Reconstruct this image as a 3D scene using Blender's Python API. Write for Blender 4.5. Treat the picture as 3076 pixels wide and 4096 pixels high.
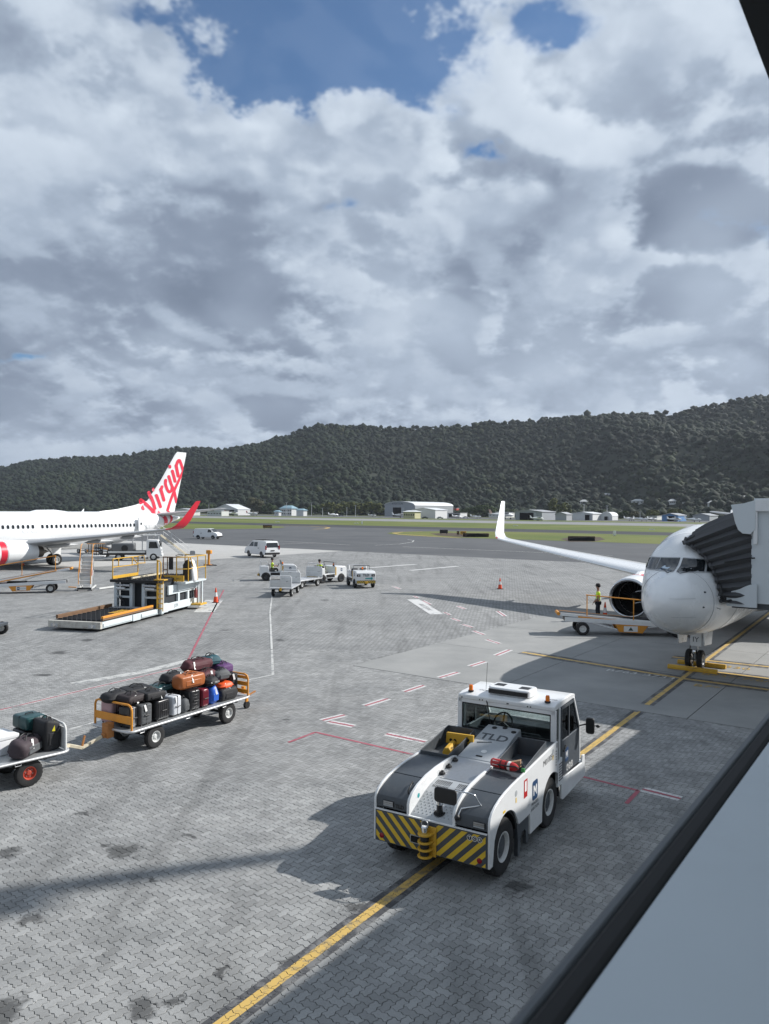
import bpy, bmesh, math, random
import numpy as np
from mathutils import Vector, Matrix
random.seed(7); rng = np.random.default_rng(7)
for o in list(bpy.data.objects): bpy.data.objects.remove(o)
sc = bpy.context.scene; col = sc.collection
R = math.radians
# ---------------------------------------------------------------- camera, sky, sun, exposure
F, HC, CX, HY, RO = 3050.0, 5.75, 1538.0, 2038.0, R(.4)
cam = bpy.data.cameras.new('camera'); co = bpy.data.objects.new('camera', cam); col.objects.link(co)
co.matrix_world = Matrix(((math.cos(RO), -math.sin(RO), 0, 0), (0, 0, -1, 0), (math.sin(RO), math.cos(RO), 0, HC), (0, 0, 0, 1)))
cam.sensor_fit = 'VERTICAL'; cam.sensor_height = 36; cam.sensor_width = 27
cam.lens = F / 4096 * 36; cam.shift_y = -(2048 - HY) / 4096
cam.clip_start = .05; cam.clip_end = 12000
cam.dof.use_dof = True; cam.dof.focus_distance = 22; cam.dof.aperture_fstop = 9.5
sc.camera = co
sc.view_settings.view_transform = 'Standard'; sc.view_settings.look = 'None'
sc.view_settings.exposure = 0.30; sc.view_settings.gamma = 1
SUN_AZ, SUN_EL = math.atan2(.95, .31), R(35)
sd = Vector((math.sin(SUN_AZ) * math.cos(SUN_EL), math.cos(SUN_AZ) * math.cos(SUN_EL), math.sin(SUN_EL)))
sl = bpy.data.lights.new('sun', 'SUN'); sl.energy = 5.0; sl.angle = R(.53); sl.color = (1, .97, .93)
so = bpy.data.objects.new('sun', sl); col.objects.link(so); so.rotation_euler = sd.to_track_quat('Z', 'Y').to_euler()

class NT:                                     # tiny node helper
    def __init__(s, tree): s.t = tree; s.l = tree.links
    def n(s, typ, **kw):
        nd = s.t.nodes.new('ShaderNode' + typ)
        for k, v in kw.items(): setattr(nd, k, v)
        return nd
    def put(s, sock, v):
        if isinstance(v, bpy.types.NodeSocket): s.l.new(v, sock)
        elif v is not None: sock.default_value = v
    def math(s, op, a, b=None, c=None, clamp=False):
        nd = s.n('Math', operation=op, use_clamp=clamp)
        for i, v in enumerate((a, b, c)): s.put(nd.inputs[i], v)
        return nd.outputs[0]
    def vm(s, op, a, b=None, sc_=None):
        nd = s.n('VectorMath', operation=op); s.put(nd.inputs[0], a)
        if b is not None: s.put(nd.inputs[1], b)
        if sc_ is not None: s.put(nd.inputs['Scale'], sc_)
        return nd.outputs['Value'] if op in ('LENGTH', 'DOT_PRODUCT', 'DISTANCE') else nd.outputs[0]
    def noise(s, vec, scale, detail=4, rough=.5, dist=0, out='Fac'):
        nd = s.n('TexNoise'); s.put(nd.inputs['Vector'], vec); nd.inputs['Scale'].default_value = scale
        nd.inputs['Detail'].default_value = detail; nd.inputs['Roughness'].default_value = rough
        nd.inputs['Distortion'].default_value = dist
        return nd.outputs[out]
    def ramp(s, fac, *stops):
        nd = s.n('ValToRGB'); s.put(nd.inputs[0], fac); e = nd.color_ramp.elements
        while len(e) < len(stops): e.new(.5)
        for q, (p, c) in zip(e, stops):
            q.position = p; q.color = (c, c, c, 1) if not isinstance(c, (tuple, list)) else tuple(c) + (1,) * (4 - len(c))
        return nd.outputs[0]
    def sstep(s, v, a, b):
        nd = s.n('MapRange', interpolation_type='SMOOTHSTEP'); s.put(nd.inputs[0], v)
        nd.inputs[1].default_value = a; nd.inputs[2].default_value = b
        return nd.outputs[0]
    def mix(s, fac, a, b, blend='MIX'):
        nd = s.n('Mix', data_type='RGBA', blend_type=blend); s.put(nd.inputs[0], fac)
        for i, v in ((6, a), (7, b)):
            if isinstance(v, (tuple, list)): v = tuple(v) + (1,) * (4 - len(v))
            s.put(nd.inputs[i], v)
        return nd.outputs[2]

w = bpy.data.worlds.new('World'); sc.world = w; w.use_nodes = True
w.cycles.sampling_method = 'MANUAL'; w.cycles.sample_map_resolution = 512
t = w.node_tree; t.nodes.clear(); k = NT(t)
sky = k.n('TexSky', sky_type='NISHITA', sun_disc=False, sun_elevation=SUN_EL, sun_rotation=SUN_AZ, altitude=10, air_density=1.0, dust_density=.6, ozone_density=1.6)
gen = k.n('TexCoord').outputs['Generated']
dirn = k.vm('NORMALIZE', gen)
sp = k.n('SeparateXYZ'); k.put(sp.inputs[0], dirn)
ZO, SPAN, NPX = .45, 2.9, 2048               # cloud layer: direction -> plane (x, y) / (z + ZO), computed on a grid that mirrors on beyond its edges
zz = k.math('ADD', k.math('MAXIMUM', sp.outputs[2], 0), ZO)
cb = k.n('CombineXYZ'); k.put(cb.inputs[0], k.math('ADD', k.math('DIVIDE', k.math('DIVIDE', sp.outputs[0], zz), SPAN), .5)); k.put(cb.inputs[1], k.math('DIVIDE', k.math('DIVIDE', sp.outputs[1], zz), SPAN))
def pdir(x, y):
    u, v = x - CX, y - HY
    d = Vector(((u * math.cos(RO) + v * math.sin(RO)) / F, 1, -(-u * math.sin(RO) + v * math.cos(RO)) / F)).normalized()
    z_ = max(d.z, 0) + ZO
    return d.x / z_, d.y / z_
SEED = 5
def cloud_map():
    r_ = np.random.default_rng(SEED); fy = np.fft.fftfreq(NPX)[:, None] * NPX / SPAN; fx = np.fft.rfftfreq(NPX)[None, :] * NPX / SPAN; fr = np.sqrt(fx * fx + fy * fy)
    def band(lam, sharp=.55):
        n = np.fft.irfft2(np.fft.rfft2(r_.standard_normal((NPX, NPX)).astype(np.float32)) * np.exp(-(np.log(np.maximum(fr, 1e-6) * lam) / sharp) ** 2), s=(NPX, NPX)); return (n / n.std()).astype(np.float32)
    B_ = {lam: band(lam, .5) for lam in (1.5, .8, .42, .22, .11, .056, .03, .016, .009)}
    yy, xx = np.mgrid[0:NPX, 0:NPX].astype(np.float32); xx = (xx + .5) / NPX * SPAN - SPAN / 2; yy = (yy + .5) / NPX * SPAN
    px_ = NPX / SPAN
    def rolled(lam, o): return np.roll(np.roll(B_[lam], o[0], 0), o[1], 1)
    def toward(f, q): return np.roll(np.roll(f, -int(round(q * .60 * px_)), 1), int(round(q * .80 * px_)), 0)   # a step towards the sun
    wx = B_[.22] * .045 + B_[.11] * .024 + B_[.056] * .010; wy = np.roll(B_[.22], 700, 0) * .040 + np.roll(B_[.11], 300, 1) * .022 + np.roll(B_[.056], 300, 1) * .010
    def shape(lst, wk=1.):
        out = np.zeros_like(xx)
        for x, y, rx, ry, am in lst:                          # photo position, half-widths in the layer, amount
            cx, cy = pdir(x, y); out += am * np.exp(-(((xx + wx * wk - cx) / rx) ** 2 + ((yy + wy * wk - cy) / ry) ** 2))
        return out
    hole = shape(HOLES, .5); lump = shape(LUMPS, .6)
    sstep = lambda v, a, b: (lambda u: u * u * (3 - 2 * u))(np.clip((v - a) / (b - a), 0, 1))
    edge = np.clip((yy - 1.0) / 1.1, 0, 1)                     # layers seen edge-on: more cloud in the line of sight
    lum = .50 + .06 * B_[.8] + .05 * B_[.42] + .03 * B_[.22]; alpha = sstep(.72 + .13 * B_[.8] + .14 * B_[.42] + .08 * B_[.22] + .05 * B_[.11] + .03 * B_[.056] - hole * 1.15, .0, .62)
    for l in range(5):                                         # one bank of cumulus in front of the other
        o = r_.integers(0, NPX, (9, 2)); puff = 0
        for w_, lam, i in ((.55, .8, 0), (.32, .42, 1), (.13, .22, 2), (.055, .11, 3)): n_ = rolled(lam, o[i]); puff = puff + w_ * (.80 - np.sqrt(n_ * n_ + .08))
        fn = .042 * rolled(.11, o[5]) + .030 * rolled(.056, o[6]) + .020 * rolled(.03, o[7]) + .013 * rolled(.016, o[8]) + .007 * rolled(.009, o[2])
        hs = .02 + .10 * rolled(.8, o[4]) + .12 * rolled(1.5, o[3]) + .55 * puff + lump * (.5 if l > 3 else .25) - hole * .30
        fn = fn * .72; h = hs + fn
        em = 0
        for q, wt in ((.012, .28), (.03, .45), (.06, .6), (.12, 1.0), (.26, 1.0)): g = (h if q < .04 else hs) - toward(h if q < .04 else hs, q); em = em + wt * g / .16 * (.05 / q) ** .35
        em = np.tanh(em * .40)
        soft = .62 - .34 * em                                 # crisp where the sun strikes, ragged below
        a_ = np.clip(h / soft, 0, 1); a_ = a_ * a_ * (3 - 2 * a_) * .90
        li = .56 + .25 * em + .10 * np.exp(-np.maximum(h, 0) * 8) - .22 * np.clip(h - .08, 0, .5) + .35 * fn
        lum = lum * (1 - a_) + li * a_; alpha = 1 - (1 - alpha) * (1 - a_)
    wsp = 0
    for w_, lam in ((.30, .42), (.26, .22), (.20, .11), (.13, .056), (.09, .03), (.06, .016), (.035, .009)): n_ = np.roll(B_[lam], 911, 1); wsp = wsp + w_ * n_ * .62
    hl = shape(HOLES, .22); gap = sstep(hl * 1.15 - .12 + wsp * 1.05 * np.clip(hl * 2.2, 0, 1), .08, .74)          # ragged, soft-edged openings
    lum = lum + .30 * gap * (1 - gap) ; alpha = np.clip(1 - .90 * gap, 0, 1)
    lum = lum + .10 + .7 * shape(TONE) - .10 * edge
    return np.clip(lum, .14, 1), np.clip(alpha, 0, 1)
HOLES = [(1180, 20, .15, .09, .66), (960, 230, .07, .07, .5), (920, 420, .04, .05, .45), (1580, 230, .09, .08, .6), (1450, 50, .12, .09, .62), (1930, 605, .04, .03, .55), (2990, 885, .10, .05, .2), (60, 1455, .10, .016, .36), (600, 10, .03, .04, .45), (2140, 90, .035, .045, .34), (1320, 820, .05, .025, .34), (1230, 330, .05, .04, .3), (2420, 90, .06, .03, .2)]
LUMPS = [(820, 130, .05, .12, .5), (1130, 280, .045, .05, .45), (1060, 560, .09, .08, .4), (1480, 540, .11, .09, .5), (1800, 150, .05, .08, .6), (2300, 350, .22, .16, .35), (2150, 850, .14, .10, .45), (350, 700, .28, .22, .3), (1900, 1080, .10, .08, .25)]
TONE = [(2150, 850, .16, .09, -.13), (1950, 1080, .09, .08, -.12), (2480, 1020, .14, .06, -.06), (550, 1150, .22, .10, -.09), (250, 880, .20, .08, -.07), (2350, 450, .12, .14, .10), (1080, 560, .08, .07, .12), (1500, 460, .10, .06, .10), (1750, 930, .05, .10, .12), (1820, 150, .05, .06, .12), (2700, 1080, .14, .06, .08), (1000, 1250, .12, .05, .06), (450, 1560, .5, .12, -.10), (1700, 1450, .3, .10, -.04)]
lum_, al_ = cloud_map()
img = bpy.data.images.new('cloud_layer', NPX, NPX, alpha=True, float_buffer=True); buf = np.ones((NPX, NPX, 4), np.float32); buf[..., 0] = lum_; buf[..., 1] = al_; img.colorspace_settings.name = 'Non-Color'
img.pixels.foreach_set(buf.ravel()); img.pack()
it = k.n('TexImage', extension='MIRROR', interpolation='Cubic'); it.image = img; k.put(it.inputs[0], cb.outputs[0])
sep = k.n('SeparateColor'); k.put(sep.inputs[0], it.outputs[0])
cc = k.ramp(sep.outputs[0], (.0, (.10, .125, .17)), (.28, (.20, .245, .325)), (.50, (.34, .395, .49)), (.70, (.56, .63, .73)), (.85, (.86, .92, .99)), (1, (1.12, 1.16, 1.20)))
cc = k.vm('MULTIPLY', cc, (9.6, 10.2, 10.9))
skyc = k.vm('MULTIPLY', sky.outputs[0], (.62, 1.06, 1.42))
mixc = k.mix(sep.outputs[1], skyc, cc)
bg = k.n('Background'); k.put(bg.inputs[0], mixc); bg.inputs[1].default_value = .061
k.l.new(bg.outputs[0], k.n('OutputWorld').inputs[0])

# ---------------------------------------------------------------- helpers
def G(x, y, z=0.0):                           # photo pixel -> point on the horizontal plane z
    u, v = x - CX, y - HY
    uu = (u * math.cos(RO) + v * math.sin(RO)) / F; vv = (-u * math.sin(RO) + v * math.cos(RO)) / F
    d = (HC - z) / vv
    return Vector((uu * d, d, z))
def atD(x, y, D):                             # photo pixel at distance D
    u, v = x - CX, y - HY
    return Vector(((u * math.cos(RO) + v * math.sin(RO)) / F * D, D, HC - (-u * math.sin(RO) + v * math.cos(RO)) / F * D))
MATS = {}
def mat(name, c, rough=.5, metal=0., dirt=.0, dscale=3., dcol=(.06, .05, .04), bump=0., bscale=40., coat=0., spec=None, emit=None, trans=0., var=0.):
    if name in MATS: return MATS[name]
    m = bpy.data.materials.new(name); m.use_nodes = True; tt = m.node_tree; K = NT(tt)
    b = tt.nodes['Principled BSDF']; b.inputs['Roughness'].default_value = rough; b.inputs['Metallic'].default_value = metal
    b.inputs['Base Color'].default_value = (*c, 1)
    if coat: b.inputs['Coat Weight'].default_value = coat; b.inputs['Coat Roughness'].default_value = .08
    if spec is not None: b.inputs['Specular IOR Level'].default_value = spec
    if trans: b.inputs['Transmission Weight'].default_value = trans
    if emit: b.inputs['Emission Color'].default_value = (*emit[:3], 1); b.inputs['Emission Strength'].default_value = emit[3]
    ob = None
    if dirt or bump or var: ob = K.n('TexCoord').outputs['Object']
    cs = None
    if dirt:
        n1 = K.noise(ob, dscale, 6, .65); n2 = K.noise(ob, dscale * 6, 5, .7)
        f = K.math('MULTIPLY', K.sstep(n1, .42, .72), K.sstep(n2, .3, .7))
        f = K.math('MULTIPLY', f, dirt)
        cs = K.mix(f, c, dcol)
        K.put(b.inputs['Roughness'], K.math('ADD', K.math('MULTIPLY', n1, .25), rough - .1, clamp=True))
    if var:
        oi = K.n('ObjectInfo').outputs['Random']
        v = K.math('ADD', K.math('MULTIPLY', oi, var * 2), 1 - var)
        cs = K.vm('SCALE', cs if cs is not None else (*c,), sc_=v)
    if cs is not None: K.put(b.inputs['Base Color'], cs)
    if bump:
        bn = K.n('Bump'); bn.inputs['Strength'].default_value = bump; bn.inputs['Distance'].default_value = .02
        K.put(bn.inputs['Height'], K.noise(ob, bscale, 5, .6)); K.put(b.inputs['Normal'], bn.outputs[0])
    MATS[name] = m
    return m

class MB:
    def __init__(s): s.v = []; s.f = []; s.mi = []
    def add(s, vs, fs, mi=0):
        o = len(s.v); s.v += [tuple(p) for p in vs]
        for f in fs: s.f.append([i + o for i in f]); s.mi.append(mi)
        return s
    def hexa(s, p, mi=0):                     # 4 bottom ccw, 4 top ccw
        return s.add(p, [(3, 2, 1, 0), (4, 5, 6, 7), (0, 1, 5, 4), (1, 2, 6, 5), (2, 3, 7, 6), (3, 0, 4, 7)], mi)
    def box(s, x0, x1, y0, y1, z0, z1, mi=0):
        return s.hexa([(x0, y0, z0), (x1, y0, z0), (x1, y1, z0), (x0, y1, z0), (x0, y0, z1), (x1, y0, z1), (x1, y1, z1), (x0, y1, z1)], mi)
    def bar(s, p, q, wd, ht, up=(0, 0, 1), mi=0):   # rectangular bar from p to q
        p, q = Vector(p), Vector(q); d = (q - p).normalized(); upv = Vector(up)
        if abs(d.dot(upv)) > .97: upv = Vector((0, 1, 0)) if abs(d.y) < .9 else Vector((1, 0, 0))
        a = d.cross(upv).normalized() * wd / 2; b = a.cross(d).normalized() * ht / 2
        return s.hexa([p - a - b, p + a - b, q + a - b, q - a - b, p - a + b, p + a + b, q + a + b, q - a + b], mi)
    def cyl(s, p, q, r, r2=None, n=14, mi=0, caps=True):
        p, q = Vector(p), Vector(q); r2 = r if r2 is None else r2; d = (q - p).normalized()
        a = d.orthogonal().normalized(); b = d.cross(a)
        vs = []
        for c, rr in ((p, r), (q, r2)):
            for i in range(n):
                th = 2 * math.pi * i / n; vs.append(c + (a * math.cos(th) + b * math.sin(th)) * rr)
        fs = [(i, (i + 1) % n, n + (i + 1) % n, n + i) for i in range(n)]
        if caps: fs += [tuple(range(n - 1, -1, -1)), tuple(range(n, 2 * n))]
        return s.add(vs, fs, mi)
    def tube(s, pts, r, n=8, mi=0, closed=False):
        pts = [Vector(p) for p in pts]; m = len(pts); rings = []
        prev = None
        for i, p in enumerate(pts):
            if closed: d = pts[(i + 1) % m] - pts[i - 1]
            else: d = pts[min(i + 1, m - 1)] - pts[max(i - 1, 0)]
            d.normalize()
            a = d.orthogonal().normalized() if prev is None else (prev - d * prev.dot(d)).normalized()
            prev = a; b = d.cross(a)
            rings.append([p + (a * math.cos(2 * math.pi * j / n) + b * math.sin(2 * math.pi * j / n)) * r for j in range(n)])
        return s.loft(rings, mi=mi, closed=closed)
    def loft(s, rings, mi=0, caps=True, closed=False):
        n = len(rings[0]); m = len(rings); vs = [p for r in rings for p in r]; fs = []
        for i in range(m if closed else m - 1):
            for j in range(n):
                a = i * n + j; b = i * n + (j + 1) % n; c = ((i + 1) % m) * n + (j + 1) % n; d = ((i + 1) % m) * n + j
                fs.append((a, b, c, d))
        if caps and not closed: fs += [tuple(range(n - 1, -1, -1)), tuple(range((m - 1) * n, m * n))]
        return s.add(vs, fs, mi)
    def prism(s, poly, ax, a0, a1, mi=0):     # extrude a 2d polygon along x, y or z
        mk = {'x': lambda p, a: (a, p[0], p[1]), 'y': lambda p, a: (p[0], a, p[1]), 'z': lambda p, a: (p[0], p[1], a)}[ax]
        n = len(poly); vs = [mk(p, a0) for p in poly] + [mk(p, a1) for p in poly]
        fs = [tuple(range(n - 1, -1, -1)), tuple(range(n, 2 * n))] + [(i, (i + 1) % n, n + (i + 1) % n, n + i) for i in range(n)]
        return s.add(vs, fs, mi)
    def lathe(s, prof, o, axis, n=24, mi=0):  # prof: (radius, distance along axis)
        o, d = Vector(o), Vector(axis).normalized(); a = d.orthogonal().normalized(); b = d.cross(a); rings = []
        for r, h in prof:
            rings.append([o + d * h + (a * math.cos(2 * math.pi * j / n) + b * math.sin(2 * math.pi * j / n)) * max(r, 1e-4) for j in range(n)])
        return s.loft(rings, mi=mi, caps=False)
    def ball(s, c, r, n=12, m=8, mi=0, rot=None):
        c = Vector(c); r = Vector((r, r, r)) if not hasattr(r, '__len__') else Vector(r); rings = []
        for i in range(m + 1):
            ph = math.pi * i / m
            ring = []
            for j in range(n):
                th = 2 * math.pi * j / n
                p = Vector((max(math.sin(ph), 1e-3) * math.cos(th) * r.x, max(math.sin(ph), 1e-3) * math.sin(th) * r.y, math.cos(ph) * r.z))
                if rot: p = rot @ p
                ring.append(c + p)
            rings.append(ring[::-1])
        return s.loft(rings, mi=mi, caps=False)
    def build(s, name, m, parent=None, bevel=0, ang=35, seg=2, recalc=True):
        me = bpy.data.meshes.new(name); me.from_pydata(s.v, [], s.f)
        ms = m if isinstance(m, (list, tuple)) else [m]
        for q in ms: me.materials.append(q)
        if len(ms) > 1: me.polygons.foreach_set('material_index', s.mi)
        if recalc:
            bm = bmesh.new(); bm.from_mesh(me); bmesh.ops.recalc_face_normals(bm, faces=bm.faces); bm.to_mesh(me); bm.free()
        me.polygons.foreach_set('use_smooth', [True] * len(me.polygons)); me.set_sharp_from_angle(angle=R(ang))
        me.update()
        return link(name, me, parent, bevel, seg)
def link(name, me, parent=None, bevel=0, seg=2):
    o = bpy.data.objects.new(name, me); col.objects.link(o)
    if parent is not None: o.parent = parent
    if bevel:
        b = o.modifiers.new('bevel', 'BEVEL'); b.width = bevel; b.segments = seg; b.limit_method = 'ANGLE'; b.angle_limit = R(40); b.harden_normals = False
    return o
def tag(o, label, cat, group=None):
    o['label'] = label; o['category'] = cat
    if group: o['group'] = group
    return o
def struct(o): o['kind'] = 'structure'; return o
def thing(name, label, cat, loc=(0, 0, 0), az=0, group=None):   # az: local +y points to this compass angle right of the view axis
    o = bpy.data.objects.new(name, None); col.objects.link(o); o.location = loc; o.rotation_euler = (0, 0, -R(az)); o.empty_display_size = .2
    return tag(o, label, cat, group)
def copy_tree(o, parent=None):
    c = o.copy(); col.objects.link(c)
    if parent is not None: c.parent = parent
    for ch in list(o.children): copy_tree(ch, c)
    return c
def text_mesh(s, size, m, name, parent, mtx, extrude=.002, align='CENTER', sx=1., shear=0., bold=0.):
    cu = bpy.data.curves.new('lettering', 'FONT'); cu.body = s; cu.size = size; cu.extrude = extrude; cu.align_x = align; cu.align_y = 'CENTER'; cu.shear = shear; cu.resolution_u = 3
    if bold: cu.offset = bold
    ob = bpy.data.objects.new('lettering', cu)
    me = bpy.data.meshes.new_from_object(ob); bpy.data.objects.remove(ob); me.materials.clear(); me.materials.append(m)
    S = Matrix.Diagonal((sx, 1, 1, 1)); me.transform(mtx @ S)
    return link(name, me, parent)
def frame(o, x, y):                           # 4x4 with given origin, text direction x and up y
    x = Vector(x).normalized(); z = x.cross(Vector(y)).normalized(); y = z.cross(x)
    return Matrix(((x.x, y.x, z.x, o[0]), (x.y, y.y, z.y, o[1]), (x.z, y.z, z.z, o[2]), (0, 0, 0, 1)))
def rrect(x0, x1, y0, y1, r, n=4):
    out = []
    for cx, cy, a0 in ((x1 - r, y1 - r, 0), (x0 + r, y1 - r, 90), (x0 + r, y0 + r, 180), (x1 - r, y0 + r, 270)):
        for i in range(n + 1):
            a = R(a0 + 90 * i / n); out.append((cx + r * math.cos(a), cy + r * math.sin(a)))
    return out
def clip(poly, a, b, c):                      # keep a*x + b*y <= c
    out = []
    for i in range(len(poly)):
        p, q = poly[i - 1], poly[i]; dp = a * p[0] + b * p[1] - c; dq = a * q[0] + b * q[1] - c
        if (dp <= 0) != (dq <= 0):
            s_ = dp / (dp - dq); out.append((p[0] + (q[0] - p[0]) * s_, p[1] + (q[1] - p[1]) * s_))
        if dq <= 0: out.append(q)
    return out
def inside(p, poly):
    x, y = p[0], p[1]; r = False; j = len(poly) - 1
    for i in range(len(poly)):
        xi, yi = poly[i][0], poly[i][1]; xj, yj = poly[j][0], poly[j][1]
        if (yi > y) != (yj > y) and x < (xj - xi) * (y - yi) / (yj - yi) + xi: r = not r
        j = i
    return r
AZ = 35.8                                     # stand axis: lead-in line, aircraft and terminal wall all follow it
da = Vector((math.sin(R(AZ)), math.cos(R(AZ)), 0)); dn = Vector((math.cos(R(AZ)), -math.sin(R(AZ)), 0))
def TQ(t_, q_, z=0): return da * t_ + dn * q_ + Vector((0, 0, z))
# ---------------------------------------------------------------- ground materials
def ground_mat(name, c1, c2, scale, rough=.85, fine=60., famp=.25, stains=(), bump=.15, attr=None, brick=False, objvar=False):
    m = bpy.data.materials.new(name); m.use_nodes = True; tt = m.node_tree; K = NT(tt); b = tt.nodes['Principled BSDF']
    pos = K.n('NewGeometry').outputs['Position']
    n1 = K.noise(pos, scale, 6, .6); n2 = K.noise(pos, fine, 4, .6); n3 = K.noise(pos, scale * .17, 3, .5)
    f = K.math('ADD', K.math('MULTIPLY', n1, .7), K.math('MULTIPLY', n3, .5)); f = K.sstep(f, .35, .85)
    c = K.mix(f, c1, c2)
    v = K.math('ADD', K.math('MULTIPLY', K.math('SUBTRACT', n2, .5), famp * 2), 1)
    if attr: v = K.math('MULTIPLY', v, K.math('ADD', K.math('MULTIPLY', K.n('Attribute', attribute_name=attr).outputs['Fac'], .30), .85))
    if objvar: v = K.math('MULTIPLY', v, K.math('ADD', K.math('MULTIPLY', K.n('ObjectInfo').outputs['Random'], .30), .85))
    c = K.vm('SCALE', c, sc_=v)
    if brick:                                 # the same paving, too far away to pick the blocks apart
        mp = K.n('Mapping'); K.put(mp.inputs[0], pos); mp.inputs['Rotation'].default_value = (0, 0, R(AZ))
        wv = K.vm('ADD', mp.outputs[0], K.vm('SCALE', K.noise(mp.outputs[0], 9, 2, .5, out='Color'), sc_=.06))
        bt = K.n('TexBrick'); K.put(bt.inputs['Vector'], wv); bt.inputs['Scale'].default_value = 1
        bt.inputs['Brick Width'].default_value = .225; bt.inputs['Row Height'].default_value = .225; bt.inputs['Mortar Size'].default_value = .016
        bt.inputs['Color1'].default_value = (.86, .86, .86, 1); bt.inputs['Color2'].default_value = (1.1, 1.1, 1.1, 1); bt.inputs['Mortar'].default_value = (.5, .5, .5, 1)
        c = K.mix(1, c, bt.outputs['Color'], 'MULTIPLY')
    if stains:
        wp = K.vm('ADD', pos, K.vm('SCALE', K.vm('SUBTRACT', K.noise(pos, 2.2, 5, .65, out='Color'), (.5, .5, .5)), sc_=.9))
        acc = None
        for (x, y, r) in stains:
            p = G(x, y); dd = K.vm('DISTANCE', K.vm('MULTIPLY', wp, (1, 1, 0)), (p.x, p.y, 0))
            s_ = K.sstep(dd, r, r * .45); acc = s_ if acc is None else K.math('MAXIMUM', acc, s_)
        c = K.mix(K.math('MULTIPLY', acc, .72), c, (.03, .031, .032))
    if stains:
        mp2 = K.n('Mapping'); K.put(mp2.inputs[0], pos); mp2.inputs['Rotation'].default_value = (0, 0, R(AZ - 62)); mp2.inputs['Scale'].default_value = (.9, .045, 1)
        tk_ = K.noise(mp2.outputs[0], 1.6, 4, .6); c = K.vm('SCALE', c, sc_=K.math('SUBTRACT', 1.06, K.math('MULTIPLY', K.sstep(tk_, .48, .72), .26)))
        sp_ = K.noise(pos, 1.3, 2, .5); c = K.vm('SCALE', c, sc_=K.math('ADD', .90, K.math('MULTIPLY', sp_, .2)))
    K.put(b.inputs['Base Color'], c); b.inputs['Roughness'].default_value = rough; b.inputs['Specular IOR Level'].default_value = .3
    if bump:
        bn = K.n('Bump'); bn.inputs['Strength'].default_value = bump; bn.inputs['Distance'].default_value = .01
        K.put(bn.inputs['Height'], n2); K.put(b.inputs['Normal'], bn.outputs[0])
    MATS[name] = m
    return m
STAINS = [(500, 3400, .36), (430, 3385, .16), (28, 3410, .26), (585, 4030, .26), (890, 3885, .13), (1180, 3860, .2), (620, 3515, .15), (120, 3680, .18), (2060, 3545, .34), (0, 4050, .3), (700, 4000, .12),
          (1395, 2325, .5), (1300, 2400, .35), (900, 2520, .3), (240, 2610, .5), (180, 2700, .35), (350, 2560, .4), (1120, 2560, .22), (680, 2470, .3), (1150, 2880, .12), (760, 3340, .12), (330, 3250, .14), (1420, 3640, .2)]
PV1, PV2 = (.198, .202, .201), (.302, .304, .298)
m_pav = ground_mat('paver', PV1, PV2, .8, stains=STAINS, fine=45, famp=.22, attr='tone')
m_pav1 = ground_mat('paver_near', PV1, PV2, .8, stains=STAINS, fine=45, famp=.22, objvar=True)
m_pavfar = ground_mat('paver_far', PV1, PV2, .8, stains=STAINS, fine=7, famp=.16, brick=True)
m_joint = ground_mat('joint_sand', (.055, .055, .054), (.085, .083, .078), 2)
m_conc = ground_mat('concrete', (.225, .23, .226), (.32, .32, .31), .5, fine=25, famp=.12)
m_conc2 = ground_mat('pale_concrete', (.36, .36, .345), (.45, .44, .425), .3, fine=9, famp=.08)
m_asph = ground_mat('asphalt', (.075, .079, .085), (.115, .119, .123), .12, fine=8, famp=.14)
m_asph2 = ground_mat('dark_asphalt', (.035, .037, .042), (.06, .062, .066), .08, fine=6, famp=.15)
m_rwy = ground_mat('runway', (.19, .195, .20), (.27, .27, .265), .05, fine=4, famp=.1)
m_grass = ground_mat('grass', (.065, .108, .018), (.165, .168, .045), .045, fine=2.4, famp=.4, bump=.6)
m_soil = ground_mat('lowland', (.05, .07, .02), (.09, .095, .03), .02, fine=1.2, famp=.4)
m_ditch = ground_mat('ditch_soil', (.05, .036, .025), (.10, .075, .05), .6, fine=3, famp=.5)
def paint(name, c, wear=.5, back=(.25, .255, .255), sc_=3.):
    m = bpy.data.materials.new(name); m.use_nodes = True; K = NT(m.node_tree); b = m.node_tree.nodes['Principled BSDF']
    pos = K.n('NewGeometry').outputs['Position']; n = K.noise(pos, sc_, 7, .7); n2 = K.noise(pos, sc_ * .25, 3, .5)
    f = K.sstep(K.math('ADD', K.math('MULTIPLY', n, .75), K.math('MULTIPLY', n2, .35)), 1 - wear, 1.12 - wear)
    K.put(b.inputs['Base Color'], K.mix(f, c, back)); b.inputs['Roughness'].default_value = .7
    return m
m_yel = paint('yellow_paint', (.52, .35, .10), .46, (.30, .23, .12), 6); m_blk = paint('black_paint', (.055, .056, .06), .5, (.15, .15, .15))
m_red = paint('red_paint', (.36, .09, .12), .42); m_wht = paint('white_paint', (.56, .56, .55), .42); m_wht2 = paint('worn_white_paint', (.52, .52, .5), .46)
def sheet(name, pts, z, m, parent=None):
    mb = MB(); mb.add([(p[0], p[1], z) for p in pts], [tuple(range(len(pts)))]); o = mb.build(name, m, parent, recalc=False)
    if o.data.polygons[0].normal.z < 0: o.data.flip_normals()
    return o if parent is not None else struct(o)
def tqrect(name, t0, t1, q0, q1, z, m, parent=None): return sheet(name, [TQ(t0, q0), TQ(t0, q1), TQ(t1, q1), TQ(t1, q0)], z, m, parent)
BG = 9000
sheet('ground', [(-BG, -BG), (BG, -BG), (BG, BG), (-BG, BG)], -.06, m_soil)
tqrect('taxi_apron', 82.0, 520, -1500, 900, -.020, m_asph)
tqrect('runway', 304, 372, -1500, 900, -.012, m_rwy)
tqrect('taxiway', 190, 216, -1500, 900, -.012, m_asph2)
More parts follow.
